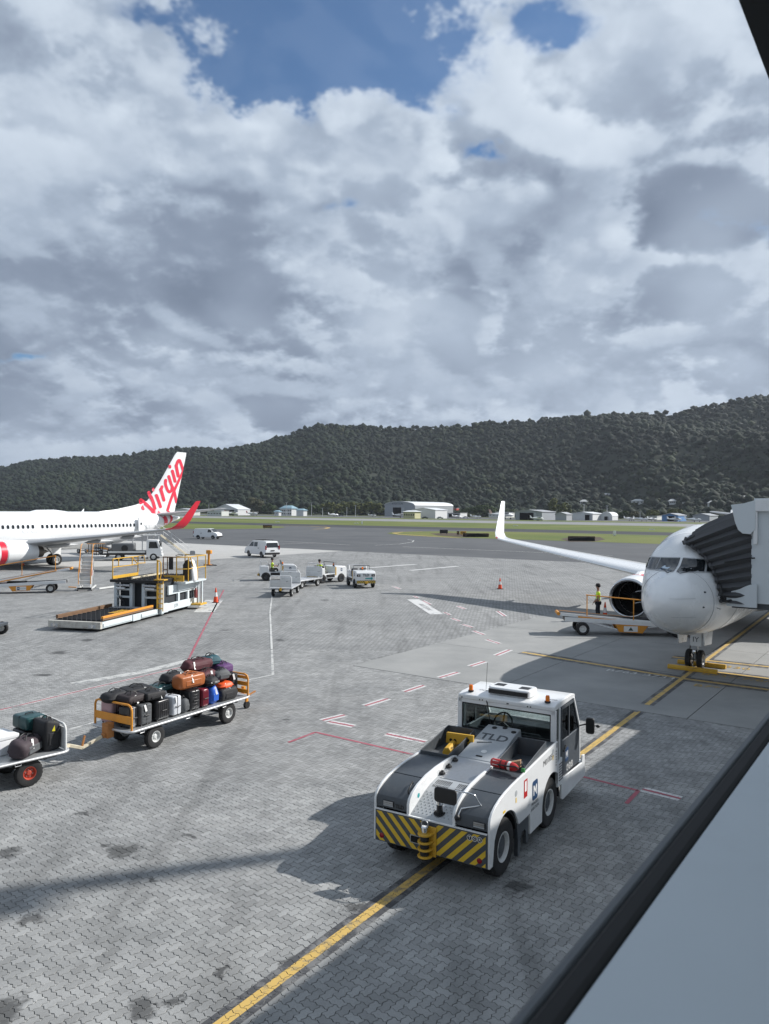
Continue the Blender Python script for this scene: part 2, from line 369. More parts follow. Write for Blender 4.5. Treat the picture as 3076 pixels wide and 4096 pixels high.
tqrect('grass_verge', 216, 304, -1500, 900, -.004, m_grass)
tqrect('grass_verge', 383, 425, -1500, 900, -.004, m_grass)
def fillet_strip(name, t0, t1, qa, qb, ra, rb, m, z):
    pts = []
    def arc(cq, ct, r, a0, a1): return [(ct + r * math.sin(R(a0 + (a1 - a0) * i / 10)), cq + r * math.cos(R(a0 + (a1 - a0) * i / 10))) for i in range(11)]
    h = (t1 - t0) / 2; tm = (t0 + t1) / 2
    if qa is None: pts += [(t0, -1500), (t1, -1500)]
    else: pts += [(tm + h * math.cos(R(180 - 180 * i / 12)), qa + rb * (1 - math.sin(R(180 - 180 * i / 12)))) for i in range(13)]
    if qb is None: pts += [(t1, 900), (t0, 900)]
    else: pts += [(tm + h * math.cos(R(180 * i / 12)), qb - ra * (1 - math.sin(R(180 * i / 12)))) for i in range(13)]
    sheet(name, [TQ(a, b) for a, b in pts], z, m)
fillet_strip('grass_island', 128, 189, None, -158, 40, 0, m_grass, -.003)
fillet_strip('grass_island', 138, 188, -112, None, 0, 32, m_grass, -.003)
# paved apron: joint bed, blocks near enough to pick apart, plain sheet beyond
apron = tqrect('paved_apron', -30, 82, -400, 60, -.018, m_joint); 
GEO_D = 31.0
SL_T, SL_Q = 22.1, -17.35
far_polys = [[TQ(-30, -400), TQ(-30, SL_Q), TQ(81.9, SL_Q), TQ(81.9, -400)]]
pv = .1125
def paver_outline(horiz):
    a = .13; w_, h_ = (2, 1) if horiz else (1, 2); pts = []
    def edge(x0, y0, x1, y1):
        dx, dy = x1 - x0, y1 - y0; pts.append((x0, y0))
        if dx: m_ = [(min(x0, x1) + .25, y0 + a), (min(x0, x1) + .75, y0 - a)]; m_ = m_ if dx > 0 else m_[::-1]
        else: m_ = [(x0 - a, min(y0, y1) + .25), (x0 + a, min(y0, y1) + .75)]; m_ = m_ if dy > 0 else m_[::-1]
        pts.extend(m_)
    for i in range(w_): edge(i, 0, i + 1, 0)
    for i in range(h_): edge(w_, i, w_, i + 1)
    for i in range(w_, 0, -1): edge(i, h_, i - 1, h_)
    for i in range(h_, 0, -1): edge(0, i, 0, i - 1)
    g = .066; c = np.array((w_ / 2, h_ / 2)); P_ = np.array(pts, float)
    return c + (P_ - c) * (1 - g / np.array((w_, h_)))
OUT = {True: paver_outline(True), False: paver_outline(False)}
e_q = np.array((dn.x, dn.y)); e_t = np.array((da.x, da.y))
i0 = np.arange(-330, 40); j0 = np.arange(20, 330)
II, JJ = np.meshgrid(i0, j0); cl = (II - JJ) % 4
recs = []
for hz, cls in ((True, 0), (False, 3)):
    mk = cl == cls; ii = II[mk]; jj = JJ[mk]
    cen = np.stack([ii + (1 if hz else .5), jj + (.5 if hz else 1)], 1) * pv
    w2 = cen[:, :1] * e_q + cen[:, 1:] * e_t
    D = w2[:, 1]; s_ = w2[:, 0] / np.maximum(D, .1)
    ok = (D > 6.6) & (D < GEO_D) & (np.abs(s_) < .60) & ~((cen[:, 1] > SL_T - .1) & (cen[:, 0] > SL_Q - .1)) & (cen[:, 0] < -1.2)
    for a_, b_, d_, x_ in zip(ii[ok], jj[ok], D[ok], s_[ok]): recs.append((d_, x_, hz, a_, b_))
recs.sort()
near = [r for r in recs if -.505 < r[1] < .16 - (r[0] - 8.3) * .0 and r[0] > 8.32][:300]
nearset = {(r[2], r[3], r[4]) for r in near}
def paver_tops(r):
    o = OUT[r[2]]; p = (o + np.array((r[3], r[4]))) * pv
    return p
def ring_mesh(o2, depth=.012, ch=.004):
    c = o2.mean(0); n = len(o2); ins = c + (o2 - c) * (1 - .05)
    vs = [(x, y, 0) for x, y in ins] + [(x, y, -ch) for x, y in o2] + [(x, y, -depth) for x, y in o2]
    fs = [tuple(range(n))] + [(i + n, (i + 1) % n + n, (i + 1) % n, i) for i in range(n)] + [(i + 2 * n, (i + 1) % n + 2 * n, (i + 1) % n + n, i + n) for i in range(n)]
    return vs, fs
pmesh = {}
for hz in (True, False):
    o2 = OUT[hz] * pv; c = o2.mean(0); vs, fs = ring_mesh(o2 - c); mb = MB(); mb.add(vs, fs)
    me = bpy.data.meshes.new('paver'); me.from_pydata(mb.v, [], mb.f); me.materials.append(m_pav1); pmesh[hz] = me
for r in near:
    o = bpy.data.objects.new('paver', pmesh[r[2]]); col.objects.link(o); o.parent = apron
    c = paver_tops(r).mean(0); w3 = c[0] * e_q + c[1] * e_t
    o.location = (w3[0], w3[1], random.uniform(-.0015, .0015)); o.rotation_euler = (random.gauss(0, .004), random.gauss(0, .004), -R(AZ))
V = []; Fc = []; tone = []; nv = 0
for r in recs:
    if (r[2], r[3], r[4]) in nearset: continue
    p = paver_tops(r); w2 = p[:, :1] * e_q + p[:, 1:] * e_t; n = len(p)
    tl = rng.normal(0, .006, 2); c = w2.mean(0); z = (w2 - c) @ tl + rng.normal(0, .0012); tn = rng.random()
    if r[0] < 16:
        ins = c + (w2 - c) * .955
        V.append(np.column_stack([ins, z])); V.append(np.column_stack([w2, z - .004])); V.append(np.column_stack([w2, z - .013]))
        Fc.append(list(range(nv, nv + n)))
        for i in range(n): jn = (i + 1) % n; Fc.append([nv + n + i, nv + n + jn, nv + jn, nv + i]); Fc.append([nv + 2 * n + i, nv + 2 * n + jn, nv + n + jn, nv + n + i])
        tone += [tn] * (1 + 2 * n); nv += 3 * n
    else:
        V.append(np.column_stack([w2, z])); Fc.append(list(range(nv, nv + n))); tone.append(tn); nv += n
me = bpy.data.meshes.new('pavers'); me.from_pydata(np.concatenate(V).tolist(), [], Fc); me.materials.append(m_pav)
at = me.attributes.new('tone', 'FLOAT', 'FACE'); at.data.foreach_set('value', tone)
o = link('pavers', me, apron); o['kind'] = 'stuff'
# far paving: everything of the apron that is farther than the block field
fp = [(p.x, p.y) for p in far_polys[0]]
sheet('far_paving', clip(fp, 0, -1, -GEO_D + .06), -.003, m_pavfar, apron)
sheet('far_paving', clip(clip(fp, 0, 1, GEO_D - .06), 1, .60, 0 if False else -.60 * 0) if False else clip(clip(fp, 0, 1, GEO_D), 1, .598, 0), -.004, m_pavfar, apron)
sheet('far_paving', [(p.x, p.y) for p in (TQ(-30, SL_Q), TQ(-30, 40), TQ(2.2, 40), TQ(2.2, SL_Q))], -.009, m_pavfar, apron)
sheet('far_paving', [(p.x, p.y) for p in (TQ(2.2, -1.3), TQ(2.2, 40), TQ(SL_T - .05, 40), TQ(SL_T - .05, -1.3))], -.009, m_pavfar, apron)
tqrect('edge_paving', SL_T - .45, SL_T, SL_Q - .4, 24, -.0065, m_pavfar, apron); tqrect('edge_paving', SL_T, 81, SL_Q - .45, SL_Q, -.0065, m_pavfar, apron)
# concrete stands, slab by slab
def stand(name, t0, t1, q0, q1, m, st, sq, z=.004):
    base = tqrect(name, t0 - .02, t1, q0 - .02, q1, -.010, m_joint)
    nt = max(1, round((t1 - t0) / st)); nq = max(1, round((q1 - q0) / sq)); st = (t1 - t0) / nt; sq = (q1 - q0) / nq
    mb = MB(); mb.box(-st / 2 + .012, st / 2 - .012, -sq / 2 + .012, sq / 2 - .012, -.012, 0)
    me = bpy.data.meshes.new('concrete_slab'); me.from_pydata([(y, x, zz_) for x, y, zz_ in mb.v], [], [f[::-1] for f in mb.f]); me.materials.append(m)
    for i in range(nt):
        for j in range(nq):
            o = bpy.data.objects.new('concrete_slab', me); col.objects.link(o); o.parent = base
            o.location = TQ(t0 + (i + .5) * st, q0 + (j + .5) * sq, z + random.uniform(-.001, .001)); o.rotation_euler = (0, 0, -R(AZ))
    return base
stand('concrete_stand', SL_T, 82, SL_Q, 24, m_conc, 6.0, 5.9)
stand('concrete_stand', 42, 81.9, -112, -66, m_conc2, 8.0, 7.6, .005)
# ---------------------------------------------------------------- painted markings
def stripe_polys(pts, wd):
    out = []
    for a_, b_ in zip(pts, pts[1:]):
        d = (b_ - a_); d.z = 0; d.normalize(); n_ = Vector((d.y, -d.x, 0)) * wd / 2; e_ = d * wd * .0
        out.append([a_ - n_ - e_, a_ + n_ - e_, b_ + n_ + e_, b_ - n_ + e_])
    return out
def stripe(name, pts, wd, m, z=.0045, split=True):
    """paint lies on the block faces, the joints stay open; on concrete or far off it is a plain sheet"""
    mb = MB()
    if split:
        fine_pts = [pts[0]]
        for a_, b_ in zip(pts, pts[1:]):
            n_ = max(1, int((b_ - a_).length / 1.5)); fine_pts += [a_.lerp(b_, (i + 1) / n_) for i in range(n_)]
        pts = fine_pts
    for poly in stripe_polys(pts, wd):
        P2 = [(p.x, p.y) for p in poly]; ds = [p[1] for p in P2]
        if not split or min(ds) > GEO_D - .9: mb.add([(x, y, z + .006) for x, y in P2], [(0, 1, 2, 3)]); continue
        x0, x1 = min(p[0] for p in P2), max(p[0] for p in P2); y0, y1 = min(ds), max(ds)
        ln = []
        area = sum(P2[i - 1][0] * P2[i][1] - P2[i][0] * P2[i - 1][1] for i in range(4)); sg = 1 if area > 0 else -1
        for i in range(4):
            p, q = P2[i - 1], P2[i]; nx, ny = (q[1] - p[1]) * sg, -(q[0] - p[0]) * sg; ln.append((nx, ny, nx * p[0] + ny * p[1]))
        for r in recs:
            X = r[0] * r[1]
            if not (x0 - .3 < X < x1 + .3 and y0 - .3 < r[0] < y1 + .3): continue
            p = paver_tops(r); w2 = [tuple(v_) for v_ in (p[:, :1] * e_q + p[:, 1:] * e_t)]
            for l in ln:
                w2 = clip(w2, *l)
                if len(w2) < 3: break
            if len(w2) >= 3: mb.add([(x, y, z) for x, y in w2], [tuple(range(len(w2)))])
    if mb.v:
        o = mb.build(name, m, apron, recalc=False)
        return o
def gp(*ps): return [G(*p) for p in ps]
ya, yb, yc = gp((905, 4080), (2300, 3035), (2920, 2570)); yd = (yb - ya).normalized(); y0_ = ya - yd * 3
stripe('lead_in_line_border', [y0_, yb + yd * 6.0], .36, m_blk, .0035)
stripe('lead_in_line', [y0_, yb + yd * 6.0], .15, m_yel)
ye = yb + yd * 6.0
stripe('lead_in_line_border', [ye, yc + (yc - yb) * .9], .40, m_blk, .001, False)
stripe('lead_in_line', [ye, yc + (yc - yb) * .9], .15, m_yel, .003, False)
red = .085
for pts in ([(0, 2840), (370, 2752), (740, 2665), (849, 2450), (895, 2360)], [(1154, 2970), (1262, 2929), (1655, 3019), (2334, 3108), (2554, 3163)], [(2554, 3163), (2505, 3215)]):
    stripe('red_line', gp(*pts), red, m_red)
stripe('white_line', [p + Vector((.05, .22, 0)) for p in gp((0, 2840), (370, 2752), (740, 2665))], .07, m_wht2)
stripe('white_line', [p + Vector((-.02, -.2, 0)) for p in gp((0, 2840), (370, 2752), (740, 2665))], .07, m_wht2)
stripe('worn_white_band', gp((290, 2736), (560, 2690), (861, 2616)), .42, m_wht2)
stripe('white_line', gp((1092, 2352), (1080, 2450), (1092, 2699), (1010, 2716), (297, 2912), (180, 2945)), .09, m_wht2)
DASH = [((1546, 2936), (1700, 2968)), ((1461, 2823), (1551, 2795)), ((1619, 2767), (1695, 2742)), ((1759, 2711), (1831, 2690)), ((1881, 2665), (1939, 2647)), ((1984, 2622), (2039, 2600)), ((1289, 2882), (1380, 2860)), ((1316, 2887), (1415, 2905)),
        ((1948, 2559), (1998, 2575)), ((1894, 2524), (1935, 2539)), ((1849, 2498), (1890, 2510)), ((1808, 2474), (1840, 2485)), ((1777, 2450), (1799, 2460)), ((1690, 2403), (1722, 2418)), ((1655, 2385), (1672, 2392)), ((1570, 2345), (1600, 2356)), ((2570, 3157), (2722, 3195)), ((1830, 2425), (1860, 2436)), ((1990, 2445), (2020, 2465))]
for a_, b_ in DASH:
    g_ = gp(a_, b_)
    if g_[0].y > 23 and a_[0] > 1740: stripe('dash_marking', g_, .30, m_wht, .0005, False); stripe('dash_marking', g_, .09, m_red, .003, False)
    else: stripe('dash_marking', g_, .30, m_wht, .003); stripe('dash_marking', g_, .09, m_red, .0055)
for a_, b_ in (((1470, 2272), (1664, 2257)), ((1641, 2282), (1831, 2265))): stripe('white_bar', gp(a_, b_), .55, m_wht)
stripe('white_bar', gp((1350, 2334), (700, 2322)), .12, m_wht2); stripe('white_bar', gp((420, 2282), (1000, 2296)), .10, m_wht2)
stripe('white_panel', gp((1652, 2398), (1748, 2458)), .78, m_wht)
stripe('white_patch', gp((858, 2400), (815, 2450)), 1.1, m_wht2)
stripe('stand_line_border', gp((2090, 2609), (2740, 2716)), .75, m_blk, -.0005, False); stripe('stand_line', gp((2090, 2609), (2740, 2716)), .20, m_yel, .002, False)
for (x0, y0), (x1, y1), wd, m_ in (((700, 2190), (1260, 2172), .22, m_wht2), ((1120, 2164), (1400, 2180), .25, m_wht2), ((1610, 2187), (2450, 2222), .3, m_wht2)):
    stripe('taxi_line', gp((x0, y0), (x1, y1)), wd, m_, .002, False)
def curve_line(pts, wd, m_, name='taxi_line'): stripe(name, gp(*pts), wd, m_, -.004, False)
curve_line([(1100, 2103), (1240, 2105), (1300, 2108), (1318, 2111), (1300, 2115), (1250, 2117)], .9, m_yel, 'taxiway_edge_line')
curve_line([(1690, 2127), (1610, 2128), (1572, 2132), (1600, 2137), (1700, 2144), (1840, 2152)], .8, m_yel, 'taxiway_edge_line')
curve_line([(1500, 2181), (1600, 2176), (1650, 2168), (1655, 2162), (1630, 2158)], .25, m_wht2)
# stop-bar lettering on the right-hand stand
lx, ly = TQ(0, 1), TQ(1, 0)
def ground_text(s_, x, y, size, m_, back=True):
    p = G(x, y, .016); d = -dn
    text_mesh(s_, size, m_, 'stand_lettering', apron, frame((p.x, p.y, .013), (dn.x, dn.y, 0), (da.x, da.y, 0)), 0.0008, sx=1.1)
for a_, b_ in (((2690, 2628), (3076, 2668)), ((2730, 2672), (3076, 2715)), ((2740, 2716), (3076, 2760))):
    stripe('stop_bar_border', gp(a_, b_), .72, m_blk, -.0008, False); stripe('stop_bar', gp(a_, b_), .2, m_yel, .0024, False)
ground_text('A330', 2925, 2668, .55, m_yel); ground_text('B737-7/8/9', 2955, 2712, .5, m_yel); ground_text('B7*', 2825, 2745, .5, m_yel); ground_text('B763 B734', 2560, 2696, .5, m_wht)
text_mesh('AIRSIDE CLEARWAY', .42, m_blk, 'panel_lettering', apron, frame(G(1700, 2428, .012) , G(1748, 2458) - G(1652, 2398), G(1700, 2410) - G(1698, 2450)), .0005, sx=.8)
# ---------------------------------------------------------------- hills and forest
RIDGE = [(-900, 1040), (-300, 1025), (0, 1008), (60, 995), (150, 985), (260, 980), (350, 966), (420, 962), (480, 968), (560, 953), (620, 934), (680, 912), (760, 913), (860, 918), (960, 914), (1010, 915), (1060, 906), (1150, 902), (1190, 894), (1280, 892), (1350, 888), (1420, 886), (1450, 890), (1490, 878), (1560, 862), (1661, 846), (1900, 815), (2300, 800), (2900, 830)]
rx = np.array([(p[0] * 1.852 - CX) / F for p in RIDGE]); ry = np.array([(HY + .007 * (p[0] * 1.852 - CX) - p[1] * 1.852) / F for p in RIDGE])
def foot(s): return np.clip(585 / (.585 * s + .811), 420, 1500)
def vnoise(x, y, sd):
    xi = np.floor(x).astype(int); yi = np.floor(y).astype(int); fx = x - xi; fy = y - yi; fx = fx * fx * (3 - 2 * fx); fy = fy * fy * (3 - 2 * fy)
    h = lambda a, b: (np.sin(a * 127.1 + b * 311.7 + sd * 74.7) * 43758.5453) % 1
    return (h(xi, yi) * (1 - fx) + h(xi + 1, yi) * fx) * (1 - fy) + (h(xi, yi + 1) * (1 - fx) + h(xi + 1, yi + 1) * fx) * fy
def hillz(s, D):
    f = foot(s); Dr = f + 640; zr = HC + np.interp(s, rx, ry) * Dr - 8.5
    u = (D - f) / 640; up = np.clip(u, 0, 1); prof = up * (.45 + .55 * up * (2 - up)) ; prof = prof * (1 - np.clip(u - 1, 0, 2) * .35)
    X = s * D
    sp_ = (vnoise(X / 150 + D / 700, D / 900, 1) - .5) * 66 + (vnoise(X / 62 + 3, D / 260, 2) - .5) * 18
    return np.maximum(zr * prof + sp_ * np.sin(np.pi * np.clip(u, 0, 1)) ** .8 * np.clip(zr / 120, .4, 1.3), -1) - np.where(u < 0, 2, 0)
ss = np.linspace(-.95, .95, 170); uu_ = np.linspace(-.03, 1.6, 44)
SS, UU = np.meshgrid(ss, uu_); DD = foot(SS) + UU * 640; ZZ = hillz(SS, DD)
V = np.stack([SS * DD, DD, ZZ], -1).reshape(-1, 3); nc = len(ss)
Fc = [(i * nc + j, i * nc + j + 1, (i + 1) * nc + j + 1, (i + 1) * nc + j) for i in range(len(uu_) - 1) for j in range(nc - 1)]
m_hill = ground_mat('hill_soil', (.012, .018, .010), (.022, .028, .014), .03, fine=.4, famp=.4)
me = bpy.data.meshes.new('hills'); me.from_pydata(V.tolist(), [], Fc); me.materials.append(m_hill); me.polygons.foreach_set('use_smooth', [True] * len(Fc)); struct(link('hills', me))
def leaf_mat(name, hue=None):
    m = bpy.data.materials.new(name); m.use_nodes = True; K = NT(m.node_tree); b = m.node_tree.nodes['Principled BSDF']
    a = K.n('Attribute', attribute_name='tone'); pos = K.n('NewGeometry').outputs['Position']
    tn = a.outputs['Fac']
    if hue is None: c = K.ramp(tn, (0, (.004, .010, .005)), (.45, (.009, .019, .008)), (.8, (.020, .033, .011)), (1, (.048, .054, .018)))
    else: c = K.ramp(tn, (0, tuple(v * .6 for v in hue)), (1, tuple(v * 1.35 for v in hue)))
    n = K.noise(pos, .55, 4, .7); c = K.vm('SCALE', c, sc_=K.math('ADD', K.math('MULTIPLY', n, 1.3), .35))
    K.put(b.inputs['Base Color'], c); b.inputs['Roughness'].default_value = .75; b.inputs['Specular IOR Level'].default_value = .2
    bn = K.n('Bump'); bn.inputs['Strength'].default_value = .7; bn.inputs['Distance'].default_value = 1.4
    K.put(bn.inputs['Height'], K.noise(pos, .9, 4, .75)); K.put(b.inputs['Normal'], bn.outputs[0])
    return m
m_forest = leaf_mat('forest')
bm = bmesh.new(); bmesh.ops.create_icosphere(bm, subdivisions=1, radius=1)
for v in [v for v in bm.verts if v.co.z < -.6]: bm.verts.remove(v)
ico_v = np.array([v.co[:] for v in bm.verts]); bm.verts.index_update(); ico_f = np.array([[v.index for v in f.verts] for f in bm.faces]); bm.free()
tmpl = []
for i in range(9):
    r0 = np.random.default_rng(i); lum = r0.normal(size=(9, 3)); lum /= np.linalg.norm(lum, axis=1)[:, None]; lum[:, 2] = np.abs(lum[:, 2])
    d = ico_v @ lum.T; bmp = np.max(np.exp(-((1 - d) / .16)), axis=1)
    v = ico_v * (.66 + .45 * bmp + r0.normal(0, .10, len(ico_v)))[:, None]; v[:, 2] *= r0.uniform(.65, .95); tmpl.append(v)
NT_ = 30000
s_ = rng.uniform(-.70, .70, NT_ * 3); u_ = rng.uniform(-.015, 1.06, NT_ * 3) ; Dq = foot(s_) + u_ * 640
keep = rng.random(NT_ * 3) < Dq / 1900 * np.where(u_ > .93, 1.0, .85); s_, u_, Dq = s_[keep][:NT_], u_[keep][:NT_], Dq[keep][:NT_]
zq = hillz(s_, Dq); rr = 2.1 + 3.7 * rng.random(len(s_)) ** 2.0; rr *= np.where(rng.random(len(s_)) < .08, 1.3, 1)
AV = []; AF = []; AT = []; off = 0
for x_, D_, z_, r_ in zip(s_ * Dq, Dq, zq, rr):
    tv = tmpl[rng.integers(9)]; a_ = rng.uniform(0, 6.28); c_, s2 = math.cos(a_), math.sin(a_)
    p = np.empty_like(tv); p[:, 0] = x_ + (tv[:, 0] * c_ - tv[:, 1] * s2) * r_; p[:, 1] = D_ + (tv[:, 0] * s2 + tv[:, 1] * c_) * r_; p[:, 2] = z_ + tv[:, 2] * r_ * rng.uniform(.9, 1.5) + r_ * rng.uniform(.1, .9)
    AV.append(p); AF.append(ico_f + off); AT.append(np.full(len(ico_f), min(max(rng.beta(1.5, 2.6) * .75 + (float(vnoise(np.array(x_ / 70), np.array(D_ / 90), 5)) - .35) * .55, 0), 1))); off += len(tv)
def tri_mesh(name, AV, AF, AT, m, parent=None):
    Vt = np.concatenate(AV); Ft = np.concatenate(AF); me = bpy.data.meshes.new(name)
    me.vertices.add(len(Vt)); me.vertices.foreach_set('co', Vt.ravel()); n = Ft.shape[1]; me.loops.add(Ft.size); me.loops.foreach_set('vertex_index', Ft.ravel())
    me.polygons.add(len(Ft)); me.polygons.foreach_set('loop_start', np.arange(len(Ft)) * n); me.update(calc_edges=True)
    me.attributes.new('tone', 'FLOAT', 'FACE').data.foreach_set('value', np.concatenate(AT)); me.materials.append(m); me.polygons.foreach_set('use_smooth', [True] * len(Ft))
    return link(name, me, parent)
fo = tri_mesh('forest', AV, AF, AT, m_forest); fo['kind'] = 'stuff'; fo['label'] = 'dense dark green rainforest covering the hills'; fo['category'] = 'forest'
# ---------------------------------------------------------------- shared vehicle materials and parts
WHITE = mat('white_paintwork', (.74, .75, .75), .32, dirt=.22, dscale=1.6, dcol=(.42, .40, .37), coat=.4)
WHITE2 = mat('dull_white', (.62, .63, .62), .5, dirt=.45, dscale=2.2, dcol=(.26, .22, .18))
CHAR = mat('charcoal_paint', (.055, .064, .074), .40, dirt=.5, dscale=2, dcol=(.13, .13, .13))
LGREY = mat('light_grey_paint', (.38, .40, .415), .45, dirt=.3, dscale=2, dcol=(.17, .17, .17))
STEEL = mat('bare_steel', (.42, .43, .44), .38, .85, dirt=.3, dcol=(.16, .14, .12))
BLACK = mat('black_plastic', (.014, .014, .015), .5)
DARK = mat('cavity_shade', (.006, .006, .007), .9)  # near-black colour that paints the shade of holes, openings and interiors
RUB = mat('tyre_rubber', (.017, .017, .018), .78, dirt=.5, dscale=6, dcol=(.06, .056, .05), bump=.25, bscale=30)
YEL = mat('yellow_enamel', (.62, .36, .035), .45, dirt=.4, dscale=3, dcol=(.22, .12, .04))
ORNG = mat('orange_enamel', (.68, .28, .03), .45, dirt=.4, dscale=3, dcol=(.2, .1, .04))
REDM = mat('red_enamel', (.42, .015, .015), .4); REDL = mat('red_lamp', (.25, .008, .015), .2)
AMB = mat('amber_lamp', (.85, .20, .01), .2); CHROME = mat('chrome', (.7, .71, .72), .12, 1)
GLASS = bpy.data.materials.new('glass'); GLASS.use_nodes = True
kk = NT(GLASS.node_tree); GLASS.node_tree.nodes.clear()
tr_ = kk.n('BsdfTransparent'); tr_.inputs[0].default_value = (.80, .86, .86, 1); gl_ = kk.n('BsdfGlossy'); gl_.inputs['Roughness'].default_value = .02
fr_ = kk.n('Fresnel'); fr_.inputs[0].default_value = 1.5; mx_ = kk.n('MixShader'); kk.l.new(fr_.outputs[0], mx_.inputs[0]); kk.l.new(tr_.outputs[0], mx_.inputs[1]); kk.l.new(gl_.outputs[0], mx_.inputs[2])
kk.l.new(mx_.outputs[0], kk.n('OutputMaterial').inputs[0])
DGLASS = mat('dark_glass', (.012, .015, .018), .06, spec=.8)
BLUE = mat('navy_badge', (.02, .055, .13), .4); NAVY = mat('navy_letter', (.02, .03, .06), .5)
TEAL = mat('teal_badge', (.02, .30, .32), .4); PAPER = mat('paper_white', (.72, .72, .70), .7)
def wheel(parent, c, r, wd, rim_r, rim_m, side=1, axis='x', deep=.3, n=28, hub=None):
    """one wheel: tyre with a rim as its child; side = which way the outer face looks along the axle"""
    ax = Vector((side, 0, 0)) if axis == 'x' else Vector((0, side, 0)); c = Vector(c); h = wd / 2
    mb = MB(); k_ = r - rim_r
    mb.lathe([(rim_r, -h * .8), (rim_r + k_ * .55, -h), (r - k_ * .12, -h * .86), (r, -h * .55), (r, h * .55), (r - k_ * .12, h * .86), (rim_r + k_ * .55, h), (rim_r, h * .8), (rim_r * .97, -h * .8)], c, ax, n)
    for i in range(n):                        # tread blocks
        a0, a1 = 2 * math.pi * i / n, 2 * math.pi * (i + .55) / n; u = ax.orthogonal().normalized(); v = ax.cross(u)
        for z0, z1, sh_ in ((-h * .6, -h * .08, 0), (h * .08, h * .6, .4)):
            P_ = []
            for rr_ in (r * .99, r * 1.018):
                for a_, zz_ in ((a0, z0), (a1, z0), (a1, z1), (a0, z1)):
                    a_ += sh_ * 2 * math.pi / n; P_.append(c + (u * math.cos(a_) + v * math.sin(a_)) * rr_ + ax * zz_)
            mb.hexa(P_)
    tyre = mb.build('wheel', RUB, parent, ang=30)
    mb = MB()
    mb.lathe([(rim_r * 1.0, h * .72), (rim_r * 1.0, h * .86), (rim_r * .93, h * .84), (rim_r * .84, h * .55), (rim_r * .80, h * (.72 - deep * 2)), (rim_r * .42, h * (.80 - deep * 2)), (rim_r * .36, h * .5), (rim_r * .30, h * .58), (.001, h * .6)], c, ax, n)
    mb.lathe([(rim_r, h * .72), (rim_r * .98, -h * .8), (.001, -h * .7)], c, ax, n)
    rim = mb.build('rim', rim_m, tyre)
    if hub: MB().lathe([(rim_r * .80, h * .42), (rim_r * .78, h * .46), (rim_r * .5, h * .50), (rim_r * .45, h * .66), (.001, h * .68)], c, ax, n).build('hub', hub, tyre)
    mb = MB(); u = ax.orthogonal().normalized(); v = ax.cross(u)
    for i in range(6):
        a_ = 2 * math.pi * i / 6; q = c + (u * math.cos(a_) + v * math.sin(a_)) * rim_r * .55
        mb.cyl(q + ax * h * (.70 - deep * 2), q + ax * h * (1.0 - deep * 2), rim_r * .075, n=6)
    mb.build('wheel_nuts', STEEL, tyre)['kind'] = 'stuff'
    return tyre
def pipe(parent, name, pts, r, m, n=8, closed=False): return MB().tube(pts, r, n, closed=closed).build(name, m, parent, ang=60)
def arc(c, r, a0, a1, n=10): return [(c[0] + r * math.cos(R(a0 + (a1 - a0) * i / n)), c[1] + r * math.sin(R(a0 + (a1 - a0) * i / n))) for i in range(n + 1)]
def badge_m(parent, o, x, y, s_, ext=.002):   # rounded navy badge with a white M
    f = frame(o, x, y); mb = MB(); P_ = rrect(-s_ * .40, s_ * .40, -s_ / 2, s_ / 2, s_ * .16)
    vs = [f @ Vector((a, b, 0)) for a, b in P_] + [f @ Vector((a, b, ext)) for a, b in P_]; n = len(P_)
    b_ = MB().add(vs, [tuple(range(n, 2 * n))] + [(i, (i + 1) % n, n + (i + 1) % n, n + i) for i in range(n)]).build('badge', BLUE, parent)
    mm = MB(); k_ = s_
    pts = [(-.24, -.26), (-.24, .26), (-.13, .26), (0, .02), (.13, .26), (.24, .26), (.24, -.26), (.15, -.26), (.15, .10), (.03, -.12), (-.03, -.12), (-.15, .10), (-.15, -.26)]
    mm.add([f @ Vector((a * k_, b * k_, ext * 2)) for a, b in pts], [(0, 1, 11, 12), (1, 2, 10, 11), (2, 3, 9, 10), (3, 4, 8, 9), (4, 5, 7, 8) if False else (4, 5, 6, 7), (4, 7, 8)][:0] + [(0, 1, 2, 11, 12), (11, 2, 3, 10), (10, 3, 9), (9, 3, 4, 8), (8, 4, 5, 6, 7)])
    mm.build('badge_letter', PAPER, b_)
    return b_
def beacon(parent, c, s_=1.):
    b_ = MB().lathe([(.001, 0), (.055 * s_, 0), (.055 * s_, .03 * s_), (.04 * s_, .035 * s_)], c, (0, 0, 1), 16).build('beacon', BLACK, parent)
    MB().lathe([(.04 * s_, .03 * s_), (.04 * s_, .11 * s_), (.032 * s_, .135 * s_), (.001, .14 * s_)], c, (0, 0, 1), 16).build('beacon_lens', AMB, b_)
